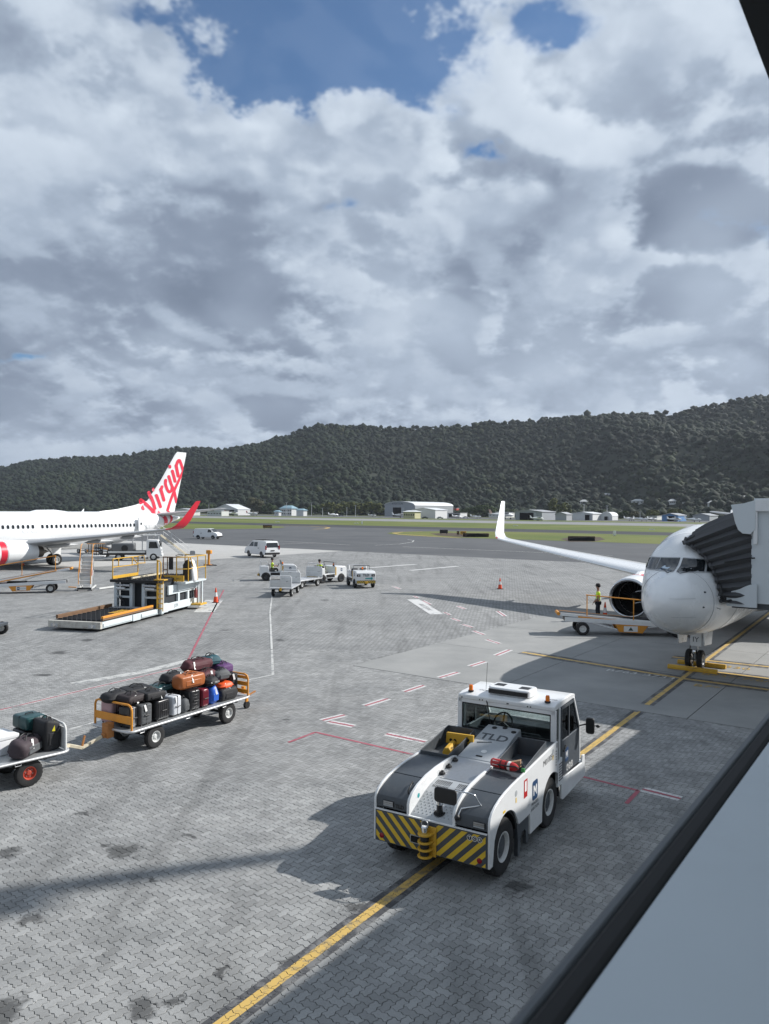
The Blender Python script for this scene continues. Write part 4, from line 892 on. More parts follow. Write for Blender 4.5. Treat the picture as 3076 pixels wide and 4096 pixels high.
def ribbon(pts, wd, steps=8):
    P_ = [np.array(p, float) for p in pts]; Q = []
    if len(P_) == 2: Q = [P_[0] + (P_[1] - P_[0]) * i / steps for i in range(steps + 1)]
    else:
        E_ = [2 * P_[0] - P_[1]] + P_ + [2 * P_[-1] - P_[-2]]
        for i in range(1, len(E_) - 2):
            for k_ in range(steps):
                u = k_ / steps; a, b, c, d = E_[i - 1:i + 3]
                Q.append(.5 * (2 * b + (c - a) * u + (2 * a - 5 * b + 4 * c - d) * u * u + (3 * b - a - 3 * c + d) * u ** 3))
        Q.append(P_[-1])
    vs = []; fs = []
    for i, q in enumerate(Q):
        d = Q[min(i + 1, len(Q) - 1)] - Q[max(i - 1, 0)]; d = d / (np.linalg.norm(d) + 1e-9); n_ = np.array((-d[1], d[0])) * wd / 2
        vs += [q - n_, q + n_]
        if i: fs.append((2 * i - 2, 2 * i - 1, 2 * i + 1, 2 * i))
    for q in (Q[0], Q[-1]):
        o = len(vs); vs += [q + np.array((math.cos(2 * math.pi * j / 14), math.sin(2 * math.pi * j / 14))) * wd / 2 for j in range(14)]; fs.append(tuple(range(o, o + 14)))
    return vs, fs
def airliner(label, loc, az, near=True):
    ap = thing('airliner', label, 'airplane', loc, az)
    ys = sorted(set(list(SY) + [i * .25 for i in range(0, 26)] + list(np.arange(26, 38, .7)))); mb = MB(); mb.loft([fring(y) for y in ys]); fz = mb.build('fuselage', AWH, ap, ang=60)
    # belly fairing
    MB().loft([[(w_ * math.cos(2 * math.pi * j / 24), y, 2.0 + h_ * math.sin(2 * math.pi * j / 24)) for j in range(24)] for y, w_, h_ in ((11.4, .5, .3), (12.2, 1.35, .72), (13.5, 1.93, .88), (17, 2.0, .92), (20, 1.95, .90), (21.8, 1.5, .74), (23, .6, .4))]).build('belly_fairing', AWH, ap, ang=60)
    for s_ in (1, -1):
        secs = [(s_ * 1.2, 12.9, 1.92, 7.9, .135), (s_ * 1.9, 13.4, 2.0, 7.25, .13), (s_ * 5.8, 15.45, 2.42, 5.1, .115), (s_ * 11.5, 18.4, 3.08, 3.3, .105), (s_ * 16.6, 21.05, 3.72, 1.85, .10), (s_ * 17.1, 21.35, 3.80, 1.72, .10)]
        wg = MB().loft([foil(*q) for q in secs]).build('wing', AGR if near else AWH, ap, ang=40)
        wl = MB(); rings = []
        for x, y, z, c, lean in ((17.1, 21.35, 3.80, 1.72, 0), (17.42, 21.7, 3.90, 1.55, 30), (17.66, 22.1, 4.18, 1.35, 55), (17.82, 22.6, 4.65, 1.18, 72), (18.02, 23.35, 5.55, .88, 78), (18.18, 24.0, 6.35, .58, 78), (18.20, 24.15, 6.42, .45, 78)):
            f_ = foil(0, 0, 0, c, .09, 6); ca, sa = math.cos(R(lean)), math.sin(R(lean))
            rings.append([(s_ * (x - p[2] * sa), y + p[1], z + p[2] * ca) for p in f_])
        me_ = MB().loft(rings); o_ = me_.build('winglet', [ARED, AWH], wg, ang=50)
        for p_ in o_.data.polygons: p_.material_index = 0 if (p_.normal.x * s_ > .03 or p_.normal.z < -.5) else 1
        for xf, yf, zf, ln in ((4.2, 17.6, 1.98, 3.8), (8.3, 19.2, 2.45, 3.2), (12.2, 20.2, 2.96, 2.5)):
            MB().loft([[(s_ * xf + r_ * .8 * math.cos(2 * math.pi * j / 10), yf + u * ln, zf - .05 + u * .12 + r_ * math.sin(2 * math.pi * j / 10)) for j in range(10)] for u, r_ in ((0, .02), (.15, .16), (.45, .23), (.75, .16), (1, .02))]).build('flap_fairing', AWH if not near else AGR, wg, ang=60)
        MB().prism([(15.3, 2.32), (16.2, 2.42), (19.6, 2.55), (20.8, 2.45), (20.6, 2.40), (16, 2.2)], 'x', s_ * 2.6, s_ * 2.62) if False else None
        # engine
        ec = Vector((s_ * 4.83, 11.3, 1.52)); en = MB(); n_ = 32
        def ering(y, r_, flat=.0): return [(ec.x + r_ * 1.03 * math.cos(2 * math.pi * j / n_), ec.y + y, ec.z + r_ * math.sin(2 * math.pi * j / n_) * (1 - flat * (math.sin(2 * math.pi * j / n_) < 0))) for j in range(n_)]
        en.loft([ering(.14, .985, .06), ering(.5, 1.05, .07), (ering(1.2, 1.10, .06)), ering(2.2, 1.10, .04), ering(3.4, 1.05, .0), ering(4.4, .95, 0), ering(4.9, .88, 0), ering(4.88, .84, 0), ering(4.2, .80)], caps=False)
        nc = en.build('engine_cowling', AWH, ap, ang=50)
        MB().loft([ering(.145, .988, .06), ering(.05, .955, .06), ering(0, .915, .06), ering(.03, .86, .05), ering(.16, .81, .02), ering(.3, .795, 0)], caps=False).build('inlet_lip', LIP, nc, ang=60)
        MB().loft([ering(.3, .795), ering(.95, .79)], caps=False).build('inlet_duct', FAN, nc)
        MB().loft([ering(1.15, 1.102, .06), ering(1.75, 1.106, .05)], caps=False).build('red_band', ARED, nc, ang=60); MB().loft([ering(1.78, 1.106, .05), ering(1.86, 1.106, .05)], caps=False).build('grey_band', AGR, nc, ang=60)
        MB().lathe([(.79, 0), (.001, 0)], ec + Vector((0, 1.1, 0)), (0, 1, 0), 32).build('fan_back', DARK, nc)
        MB().lathe([(.001, -.32), (.10, -.24), (.20, -.08), (.25, .1)], ec + Vector((0, .85, 0)), (0, 1, 0), 20).build('spinner', FAN, nc)
        bl = MB()
        for i in range(24):
            a = 2 * math.pi * i / 24; u = Vector((math.cos(a), 0, math.sin(a))); v = Vector((-math.sin(a), 0, math.cos(a))); c0 = ec + Vector((0, .9, 0))
            bl.add([c0 + u * .22 - v * .03, c0 + u * .22 + v * .03 + Vector((0, .14, 0)), c0 + u * .78 + v * .10 + Vector((0, .12, 0)), c0 + u * .78 - v * .06], [(0, 1, 2, 3)])
        b_ = bl.build('fan_blades', FAN, nc); b_['kind'] = 'stuff'
        MB().lathe([(.62, 3.9), (.60, 4.9), (.50, 5.7), (.44, 5.75), (.44, 5.2)], ec, (0, 1, 0), 28).build('core_nozzle', HOTM, nc); MB().lathe([(.34, 5.1), (.24, 5.9), (.03, 6.4)], ec, (0, 1, 0), 20).build('exhaust_plug', HOTM, nc)
        MB().hexa([(ec.x - .18, 12.3, 2.5), (ec.x + .18, 12.3, 2.5), (ec.x + .16, 16.5, 2.0), (ec.x - .16, 16.5, 2.0), (ec.x - .10, 12.9, 2.75), (ec.x + .10, 12.9, 2.75), (ec.x + .14, 17.0, 2.55), (ec.x - .14, 17.0, 2.55)]).build('engine_pylon', AWH, ap, bevel=.05)
        # tailplane
        MB().loft([foil(s_ * .4, 34.0, 4.95, 4.0, .10, 7), foil(s_ * 1.0, 34.4, 5.02, 3.7, .10, 7), foil(s_ * 7.0, 37.7, 5.72, 1.4, .09, 7), foil(s_ * 7.2, 38.0, 5.74, 1.0, .08, 7)]).build('tailplane', AGR, ap, ang=40)
        # main gear
        gx = s_ * 2.86
        lg = MB().cyl((gx, 19.6, .565), (gx - s_ * .25, 19.5, 2.3), .11).cyl((gx - .5, 19.6, .565), (gx + .5, 19.6, .565), .07).bar((gx, 19.6, .9), (gx - s_ * 1.1, 19.5, 1.7), .09, .09).build('main_gear_leg', STEEL, ap)
        MB().prism([(19.2, 1.0), (20.1, 1.0), (20.2, 2.2), (19.1, 2.2)], 'x', gx + s_ * .30, gx + s_ * .33).build('gear_door', AWH, lg)
        for dx in (-.36, .36): wheel(ap, (gx + dx, 19.6, .565), .565, .38, .30, WHITE2, 1 if dx > 0 else -1, n=24)
    # nose gear
    ng = MB().cyl((0, 4.0, .35), (0, 4.05, 1.6), .075).cyl((-.22, 4.0, .343), (.22, 4.0, .343), .05).bar((0, 4.0, .75), (0, 4.7, 1.4), .07, .07).box(-.12, .12, 3.86, 4.0, .72, .92).build('nose_gear_leg', STEEL, ap)
    MB().lathe([(.07, 0), (.07, .05), (.001, .06)], (0, 3.88, .62), (0, -1, 0), 14).build('taxi_lamp', CHROME, ng); MB().tube([(-.13, 3.9, .9), (-.16, 3.85, .6), (-.1, 3.9, .42)], .018).build('brake_hose', BLACK, ng)
    for dx in (-.20, .20): wheel(ap, (dx, 4.0, .343), .343, .2, .19, STEEL, 1 if dx > 0 else -1)
    for s_ in (-1, 1):
        gd = MB().prism([(3.45, .95), (4.5, .86), (4.72, 1.42), (3.32, 1.46)], 'x', s_ * .42, s_ * .46).build('nose_gear_door', AWH, ap, bevel=.01)
        if s_ > 0 and not near: gd.rotation_euler = (0, 0, 0)
    if not near:
        pl_ = MB().box(-.02, .36, 3.38, 3.41, .92, 1.42).build('gear_door_panel', AWH, ap, bevel=.01); text_mesh('IY', .26, CHAR, 'lettering', pl_, frame((.17, 3.378, 1.15), (1, 0, 0), (0, 0, 1)), .001)
    # fin with dorsal fillet
    fs_ = []
    for z, yl, yt, th in ((5.0, 30.6, 37.3, .52), (5.9, 32.4, 37.5, .46), (6.6, 33.3, 37.7, .42), (9.0, 35.2, 38.3, .32), (12.2, 37.35, 39.1, .20), (12.55, 37.7, 39.15, .13)):
        c = yt - yl; ring = []
        for i in range(9): s2 = (1 - math.cos(math.pi * i / 8)) / 2; ring.append((th * .5 * (1.05 * math.sin(math.pi * s2 ** .62)) ** .8 if 0 < i < 8 else .0, yl + s2 * c, z))
        fs_.append(ring + [(-x, y, z_) for x, y, z_ in ring[-2:0:-1]])
    fin = MB().loft(fs_).build('tail_fin', AWH, ap, ang=40)
    MB().loft([[(w_, y, z0), (0, y - .0, z1), (-w_, y, z0)] for y, w_, z0, z1 in ((26.5, .05, 5.25, 5.28), (29, .12, 5.2, 5.55), (31.5, .2, 5.1, 6.05), (33.2, .22, 5.1, 6.55), (34.2, .15, 5.1, 6.6))]).build('dorsal_fin', AWH, ap, ang=50)
    for y, h in ((3.9, 0), ) if False else (): pass
    for y, z, l in ((9.5, 5.3, .55), (14.0, 5.3, .45), (24.6, 5.3, .3)): MB().prism([(y, z - .02), (y + l * .9, z - .02), (y + l * 1.2, z + l), (y + l * .9, z + l)], 'x', -.02, .02).build('antenna', AWH, ap)
    MB().loft([[(w_ * math.cos(math.pi * j / 8), y, 5.25 + h_ * math.sin(math.pi * j / 8)) for j in range(9)] for y, w_, h_ in ((18.6, .1, .03), (19.4, .45, .22), (21.4, .5, .25), (23.2, .1, .04))]).build('antenna_dome', AWH, ap, ang=60)
    # cockpit glazing
    for s_ in (1, -1):
        for nm, q in (('windscreen', [(s_ * .045, 3.735), (s_ * .80, 3.72), (s_ * .74, 4.10), (s_ * .045, 4.13)]), ('cockpit_side_window', [(s_ * .86, 3.72), (s_ * 1.28, 3.70), (s_ * 1.17, 4.08), (s_ * .80, 4.10)]), ('cockpit_side_window', [(s_ * 1.32, 3.70), (s_ * 1.52, 3.76), (s_ * 1.42, 4.04), (s_ * 1.21, 4.08)])):
            fq = [(q[0][0] - s_ * .025 * (abs(q[0][0]) > .1), q[0][1] - .03), (q[1][0] + s_ * .025, q[1][1] - .03), (q[2][0] + s_ * .025, q[2][1] + .03), (q[3][0] - s_ * .025 * (abs(q[3][0]) > .1), q[3][1] + .03)]
            w0 = patch_front(ap, nm, q, DGLASS, .022)
            patch_front(w0, 'window_frame', fq, AGR, .011)
        wpz = [(s_ * .10, 3.72), (s_ * .20, 3.66), (s_ * .52, 3.76)]
        MB().tube([(x, fus_y(x, z) - .04, z + .02) for x, z in wpz], .012, 5).build('wiper', BLACK, ap)
    if not near: patch_front(ap, 'folder_on_dashboard', [(-.62, 3.77), (-.30, 3.77), (-.22, 3.86), (-.50, 3.86)], mat('pale_folder', (.5, .6, .68), .6), .030, 2)
    # seam of the radome, pitot probes
    pr = MB()
    for z in (2.95, 2.55):
        for s_ in (1, -1): x = fus_x(1.7, z); pr.tube([(s_ * x, 1.7, z), (s_ * (x + .12), 1.62, z - .02), (s_ * (x + .13), 1.42, z - .02)], .014, 5)
    pr_o = pr.build('pitot_probes', STEEL, ap); pr_o['kind'] = 'stuff'
    MB().tube([(x * 1.006, y - .004, z) for x, y, z in fring(1.5, 40)], .007, 5, closed=True).build('radome_seam', AGR, ap)
    MB().tube([(x * 1.004, y, z) for x, y, z in fring(3.4, 40)], .006, 4, closed=True).build('skin_joint', AGR, ap); MB().tube([(x * 1.004, y, z) for x, y, z in fring(6.6, 40)], .006, 4, closed=True).build('skin_joint', AGR, ap)
    for z in (2.92, 2.30): MB().tube([(x, fus_y(x, z) - .004, z) for x in np.linspace(.15, .80, 7)], .006, 4).build('lightning_strip', AGR, ap)
    for x, z in ((.98, 3.10), (.98, 2.62)): MB().ball((x, fus_y(x, z) - .01, z), (.05, .03, .03), 8, 6).build('sensor_vane', CHAR, ap)
    if near:
        # cabin windows, exits, open rear door
        for i in range(46):
            y = 7.3 + i * .508
            if abs(y - 18.6) < .2: continue
            r_ = rrect(y - .125, y + .125, 3.64, 4.0, .10, 3); v_ = on_skin(r_, .012); f_ = on_skin(rrect(y - .155, y + .155, 3.61, 4.03, .12, 3), .006); n2 = len(r_)
            wn = MB().add(v_, [tuple(range(n2))]).build('cabin_window', DGLASS, ap, recalc=False); MB().add(f_, [tuple(range(n2))]).build('window_frame', AGR, wn, recalc=False)
        for yc_ in (17.15, 18.1): MB().tube(on_skin(rrect(yc_ - .27, yc_ + .27, 3.22, 4.2, .14, 4), .004), .012, 4, closed=True).build('exit_outline', AGR, ap)
        MB().tube(on_skin([(16.1 + .62 * math.cos(R(a)), 4.35 + .45 * math.sin(R(a))) for a in range(0, 181, 20)], .004), .012, 4).build('panel_seam', AGR, ap)
        r_ = rrect(31.35, 32.15, 2.82, 4.62, .2, 4); MB().add(on_skin(r_, .015), [tuple(range(len(r_)))]).build('doorway_shade', DARK, ap, recalc=False)  # near-black sheet on the skin stands in for the doorway's shade
        dd = MB().prism(rrect(30.55, 31.35, 2.85, 4.62, .22, 4), 'x', 1.95, 2.10).build('rear_door', AWH, ap, bevel=.03); dd.rotation_euler = (0, R(-3), 0)
        MB().prism(rrect(30.83, 31.03, 3.72, 3.98, .08, 3), 'x', 2.10, 2.112).build('door_window', DGLASS, dd)
        mt = ap.matrix_basis; x0 = [math.cos(R(5)), 0]
        text_mesh('VH-YIA', .62, CHAR, 'registration', ap, frame((fus_x(28.6, 2.75) + .03, 28.6, 2.75), (-.06, 1, 0), (.35, 0, .94)), .004, sx=.9)
        # script on fin and rear fuselage
        ca, sa = math.cos(R(az)), math.sin(R(az)); lx_, ly_ = loc[0], loc[1]
        def to_yz(zx, zy):                     # photo pixel -> plane of the fin
            x, y = 520 + zx / 5.19, 1790 + zy / 5.19; u, v = x - CX, y - HY
            d = Vector(((u * math.cos(RO) + v * math.sin(RO)) / F, 1, -(-u * math.sin(RO) + v * math.cos(RO)) / F))
            lo = Vector((-lx_ * ca + ly_ * sa, -lx_ * sa - ly_ * ca, HC)); ld = Vector((d.x * ca - d.y * sa, d.x * sa + d.y * ca, d.z)); s2 = (.2 - lo.x) / ld.x
            return (lo.y + ld.y * s2, lo.z + ld.z * s2)
        ST = [([(965, 375), (1013, 590)], 68), ([(972, 365), (1000, 290), (1036, 268), (1072, 335), (1122, 475)], 62), ([(885, 490), (945, 700)], 64), ([(810, 602), (860, 760), (925, 905), (985, 1130)], 62), ([(745, 680), (740, 765), (780, 880), (822, 922), (868, 890), (882, 820)], 60),
              ([(1130, 480), (1060, 620), (960, 830), (900, 970), (840, 1130), (788, 1300)], 56), ([(640, 872), (704, 1092)], 66), ([(650, 860), (668, 812)], 56), ([(550, 995), (630, 1228)], 64), ([(412, 935), (470, 1110), (515, 1290)], 66), ([(248, 1092), (300, 1130), (380, 1225), (450, 1300)], 70), ([(232, 1105), (272, 1275)], 56),
              ([(470, 1318), (560, 1350), (635, 1440), (668, 1570)], 92), ([(815, 1345), (810, 1440), (785, 1580)], 56), ([(842, 385), (840, 412)], 50), ([(504, 860), (501, 888)], 50)]
        mbs = MB()
        for pts, wd in ST:
            vs, fs2 = ribbon(pts, wd); vs = [to_yz(*v_) for v_ in vs]
            out = []
            for y, z in vs:
                fx = fus_x(min(y, 38), z) if y < 38 else 0
                zl = np.interp(z, [5.0, 5.9, 6.6, 9, 12.2, 12.55], [30.6, 32.4, 33.3, 35.2, 37.35, 37.7]); zt = np.interp(z, [5, 5.9, 6.6, 9, 12.2, 12.55], [37.3, 37.5, 37.7, 38.3, 39.1, 39.15]); th = np.interp(z, [5, 5.9, 6.6, 9, 12.2], [.52, .46, .42, .32, .2])
                u = min(max((y - zl) / (zt - zl), 0), 1); y = min(y, zt - .01) if z > 5.2 else y
                fx2 = th * .5 * (1.05 * max(math.sin(math.pi * u ** .62), 0)) ** .8 if z > 5.0 else 0
                out.append((max(fx, fx2) + .03, y, z))
            mbs.add(out, fs2)
        so_ = mbs.build('tail_script', APINK, fin, recalc=False); so_['kind'] = 'stuff'
    return ap
left_plane = airliner('white airliner with red script on its tail and red winglet, seen from the side', (-46.0, 61.0, 0), 33.5, True)
p_ = TQ(25.4, -7.1); right_plane = airliner('white airliner seen nose-on, docked at the grey bellows of the boarding bridge', (p_.x, p_.y, 0), AZ, False)
def in_plane(x, y, z): return TQ(25.4 + y, -7.1 + x, z)
# chocks at the nose wheel
for (x, y, a, nm) in ((.05, 3.42, 0, 'front'), (.10, 4.55, 0, 'rear')):
    c_ = thing('wheel_chock', 'yellow beam chock %s the docked airliner\'s nose wheels' % ('in front of' if nm == 'front' else 'just behind'), 'chock', in_plane(x, y, .008), AZ)
    MB().prism([(-.10, 0), (.10, 0), (.10, .08), (.05, .15), (-.05, .15), (-.10, .08)], 'x', -.85, .85).build('chock_beam', YEL, c_, bevel=.01); MB().tube([(-.2, -.06, .155), (0, -.14, .1), (.25, -.05, .158)], .008, 5).build('chock_rope', CARD, c_)
# ---------------------------------------------------------------- boarding bridge head with bellows
BRW = mat('bridge_panel', (.60, .64, .66), .45, dirt=.12, dscale=.8, dcol=(.34, .35, .36)); BEL = mat('bellows_fabric', (.075, .077, .082), .8, bump=.35, bscale=9, dirt=.4, dscale=1.2, dcol=(.07, .07, .07))
br = thing('boarding_bridge', 'pale grey boarding bridge cab against the docked airliner\'s door', 'boarding bridge', in_plane(0, 0, 0), AZ)
MB().prism([(2.22, 2.75), (8.5, 2.75), (8.5, 6.05), (2.22, 6.05)], 'y', 2.0, 2.08).build('cab_side_panel', BRW, br, bevel=.01)
MB().prism([(1.62, 5.98), (2.0, 6.03), (2.3, 6.12), (8.5, 6.12), (8.5, 5.78), (2.32, 5.78)][:3] + [(2.36, 6.16), (2.36, 5.20), (2.22, 5.02), (1.98, 5.04), (1.84, 5.16), (1.75, 5.40)], 'y', 1.86, 1.97).build('canopy_hood', BRW, br, bevel=.01)
MB().box(2.36, 8.5, 1.84, 1.99, 5.78, 6.16).build('roof_edge', WHITE, br, bevel=.01); MB().box(2.30, 2.42, 1.88, 1.99, 4.7, 5.78).build('corner_post', WHITE, br, bevel=.01)
MB().prism([(1.50, 2.62), (2.42, 2.62), (2.42, 3.40), (2.2, 3.36), (1.66, 3.12), (1.50, 2.96)], 'y', 1.86, 1.97).build('floor_guard', BRW, br, bevel=.01)
MB().box(1.62, 8.6, 2.1, 6.6, 2.55, 2.74).build('cab_floor', CHAR, br); MB().box(2.3, 8.5, 2.0, 6.7, 6.06, 6.2).build('cab_roof', BRW, br); MB().box(2.3, 8.5, 6.6, 6.68, 2.7, 6.1).build('cab_wall', BRW, br); MB().box(8.4, 8.5, 2.1, 6.6, 2.7, 6.1).build('cab_wall', BRW, br)
MB().cyl((5.5, 4.3, 0), (5.5, 4.3, 2.56), .28, n=20).build('support_column', BRW, br); wheel(br, (5.2, 3.8, .45), .45, .3, .25, WHITE2, -1); wheel(br, (5.2, 4.8, .45), .45, .3, .25, WHITE2, -1)
# bellows: accordion pleats from the cab frame to the skin of the aircraft
def bel_path(u): # outline of the opening in (y, z) at the cab: from bottom front, up, over the top and down the back
    P_ = [(2.02, 2.70), (2.02, 4.2), (2.02, 5.35), (2.05, 5.75), (3.0, 5.86), (4.5, 5.9), (6.3, 5.86), (6.5, 5.4), (6.5, 2.75)]
    return P_
INN = [(1.33, 1.90, 2.75), (1.30, 1.85, 3.10), (1.18, 1.90, 3.50), (1.02, 1.96, 3.86), (.76, 2.12, 4.20), (.32, 2.34, 4.52), (-.05, 2.45, 4.72)]
def bellows():
    outer = []; P_ = bel_path(0); seg = []
    L_ = [0]
    for a, b in zip(P_, P_[1:]): L_.append(L_[-1] + math.dist(a, b))
    def at(s_):
        i = max(j for j in range(len(L_)) if L_[j] <= s_ + 1e-9); i = min(i, len(P_) - 2); u = (s_ - L_[i]) / (L_[i + 1] - L_[i]); return (P_[i][0] + (P_[i + 1][0] - P_[i][0]) * u, P_[i][1] + (P_[i + 1][1] - P_[i][1]) * u)
    N = 132; M = 6; rings = []
    for i in range(N + 1):
        y, z = at(L_[-1] * i / N); s01 = L_[-1] * i / N
        # inner end lies on the fuselage: front curtain leans forward over the nose top, the side hugs the skin
        if s01 < 3.05: f = s01 / 3.05; xi, yi, zz_ = (float(np.interp(f * 6, range(7), [q_[c_] for q_ in INN])) for c_ in range(3))
        elif s01 < 7.6: f = (s01 - 3.05) / 4.55; yi = 2.45 + f * 3.7; wq, tq, bq = fus(yi); xi = -.05 + .6 * f; zz_ = max(4.72, tq + .04)
        else: yi = 6.15; zz_ = z * .86 + .35; xi = fus_x(yi, min(zz_, 5.2))
        pl = 1 - 2 * abs((i % 4) - 2) / 2
        row = []
        for j in range(M + 1):
            v = j / M; x = 2.24 + (xi - 2.24) * v; yy = y + (yi - y) * v; zc = z + (zz_ - z) * v; bul = math.sin(math.pi * v) * .12
            am = .06 * pl * (1 + .5 * v)
            if s01 < 3.05: row.append((x, yy + am - bul, zc))
            elif s01 < 7.6: row.append((x, yy, zc + am + bul))
            else: row.append((x, yy + am, zc))
        rings.append(row)
    vs = [p for r in rings for p in r]; fs2 = []
    for i in range(N):
        for j in range(M): a = i * (M + 1) + j; fs2.append((a, a + 1, a + M + 2, a + M + 1))
    b = MB().add(vs, fs2).build('bellows', BEL, br, ang=25, recalc=False)
    pts = [rings[int(N * .02 + 0)][5]] if False else [(rings[i][1][0], rings[i][1][1] - .09, 3.98) for i in range(4, 5)]
    MB().tube([(2.36, 1.86, 4.25), (2.1, 1.84, 4.22), (1.8, 1.72, 4.15), (1.45, 1.78, 4.08)], .025, 6).build('bellows_strap', BLACK, br)
    # rolled front edge
    MB().tube([(p[0], p[1] - .02, p[2]) for p in [rings[i][M] for i in range(0, 44)]], .055, 8).build('edge_roll', BEL, br)
bellows()
MB().tube([(1.36, 1.7, 3.3), (1.40, 1.6, 3.0), (1.52, 1.66, 2.80), (1.66, 1.9, 2.82)], .035, 6).build('bumper_hose', BLACK, br)
# ---------------------------------------------------------------- traffic cones
CONE = mat('cone_orange', (.72, .075, .02), .5); REFL = mat('cone_band', (.75, .75, .74), .4); REDC = mat('cone_red', (.55, .03, .02), .5)
def cone(x, y, label, h=.72, z=.0):
    p = G(x, y); c = thing('traffic_cone', label, 'cone', (p.x, p.y, z), random.uniform(0, 90), 'traffic cones on the apron')
    MB().prism(rrect(-.2, .2, -.2, .2, .06), 'z', 0, .04).build('base', BLACK, c)
    s_ = h / .72
    MB().lathe([(.155, .04), (.104, .30 * s_), (.071, .50 * s_), (.03, .70 * s_), (.02, .72 * s_), (.001, .72 * s_)], (0, 0, 0), (0, 0, 1), 20).build('cone_body', CONE, c)
    MB().lathe([(.106, .30 * s_), (.072, .50 * s_)], (0, 0, 0), (0, 0, 1), 20).build('reflective_band', REFL, c)
cone(863, 2411, 'orange cone with white band at the worn patch beside the cargo loader', .92)
cone(91, 2263, 'orange cone under the parked airliner\'s engine, far left', .9)
cone(2000, 2356, 'lone orange cone on the concrete near the far wing tip', .8)
cone(2420, 2480, 'red cone beside the worker at the belt loader', .95)
# ---------------------------------------------------------------- baggage trailers
ALU = mat('deck_aluminium', (.50, .52, .53), .4, .6, dirt=.35, dscale=2, dcol=(.25, .23, .2)); GALV = mat('galvanised', (.55, .56, .57), .45, .5, dirt=.3, dcol=(.3, .28, .25))
REDRIM = mat('red_rim', (.42, .06, .035), .5, dirt=.4, dcol=(.1, .05, .03)); RUSTY = mat('rusty_orange', (.40, .17, .05), .7, dirt=.6, dscale=5, dcol=(.12, .06, .03))
CREAM = mat('chipped_cream', (.55, .50, .38), .6, dirt=.6, dscale=6, dcol=(.22, .12, .06))
def end_rack(parent, y, hgt, m, slats, panel=True, sgn=1, hw=.64):
    fr = MB().tube([(-hw, y, .58), (-hw, y, hgt - .12), (-hw + .03, y, hgt - .04), (-hw + .12, y, hgt), (hw - .12, y, hgt), (hw - .03, y, hgt - .04), (hw, y, hgt - .12), (hw, y, .58)], .026, 8).build('end_rack', m, parent, ang=60)
    for z0, z1 in slats: MB().box(-hw + .01, hw - .01, y - .012, y + .012, z0, z1).build('rack_rail', m, fr, bevel=.004)
    return fr
def baggage_trailer(label, loc, az, rack_m, rim_m, deck_m, front_only=False):
    t_ = thing('baggage_trailer', label, 'trailer', loc, az)
    dk_ = MB().prism(rrect(-.68, .68, -2.08, 2.08, .16), 'z', .555, .585).build('deck', deck_m, t_)
    MB().tube([(x, y, .565) for x, y in rrect(-.69, .69, -2.09, 2.09, .17)], .03, 8, closed=True).build('edge_tube', GALV, dk_, ang=60)
    for y in (-1.55, -.9, .1, .9, 1.6): MB().box(-.6, .6, y - .03, y + .03, .47, .555).build('cross_member', CHAR, t_)
    for x in (-.3, .3): MB().box(x - .04, x + .04, -1.95, 1.95, .40, .47).build('chassis_rail', CHAR, t_)
    for y in (-1.26, 1.26):
        MB().cyl((-.6, y, .27), (.6, y, .27), .035).box(-.35, -.28, y - .06, y + .06, .27, .42).box(.28, .35, y - .06, y + .06, .27, .42).build('axle', BLACK, t_)
        for s_ in (1, -1): wheel(t_, (s_ * .57, y, .275), .275, .16, .135, rim_m, s_, deep=.25, n=22)
    for y in (-1.75, -.3, 1.0):
        MB().tube([(.70, y - .06, .55), (.71, y - .06, .50), (.71, y + .06, .50), (.70, y + .06, .55)], .007, 5).build('rope_hook', GALV, t_)
    return t_
CT = Vector((-5.32, 19.67, 0)); tr1 = baggage_trailer('loaded baggage trailer with yellow end racks, piled with bags', CT, 31.2, YEL, WHITE2, ALU)
end_rack(tr1, -2.0, 1.17, ORNG, [(.72, .90)]); end_rack(tr1, 2.0, 1.17, ORNG, [(.64, .75), (.85, .96), (1.04, 1.12)])
hp = MB().box(-.10, .10, -2.24, -2.05, .38, .72).box(-.05, .05, -2.3, -2.24, .4, .5).build('tow_hitch', RUSTY, tr1, bevel=.01)
db = MB().bar((0, 2.05, .44), (0, 2.75, .36), .12, .07).build('drawbar', ORNG, tr1, bevel=.008); MB().box(-.05, .05, 2.5, 2.58, .38, .66).build('drawbar_lever', ORNG, db); MB().cyl((-.04, 2.68, .10), (.04, 2.68, .10), .10).build('jockey_wheel', BLACK, db); MB().bar((0, 2.75, .36), (0, 3.05, .42), .05, .03).build('drawbar_eye', RUSTY, db)
MB().box(-.03, .03, 2.64, 2.72, .10, .38).build('jockey_leg', ORNG, db)
c2_ = Vector((-8.58, 15.19, 0)); tr2 = baggage_trailer('half-empty baggage trailer with bare metal deck and red wheel rims, cut by the left edge', c2_, 43, WHITE2, REDRIM, ALU)
end_rack(tr2, 2.0, 1.13, WHITE2, [(.60, 1.06)])
def in_(o, x, y, z): return o.matrix_basis @ Vector((x, y, z))
a_ = Vector((0, 2.05, .46)); e_ = tr2.matrix_basis.inverted() @ in_(tr1, 0, -2.33, .44)
pm = a_.lerp(e_, .55) + Vector((.05, 0, -.12)); MB().bar(a_ + Vector((-.25, 0, 0)), a_.lerp(e_, .3), .07, .06).bar(a_ + Vector((.25, 0, 0)), a_.lerp(e_, .3), .07, .06).bar(a_.lerp(e_, .28), pm, .08, .07).bar(pm, e_, .07, .06).build('drawbar', CREAM, tr2, bevel=.006)
MB().bar(pm + Vector((0, 0, .02)), pm + Vector((0, .06, .26)), .05, .03).build('drawbar_lever', RUSTY, tr2)
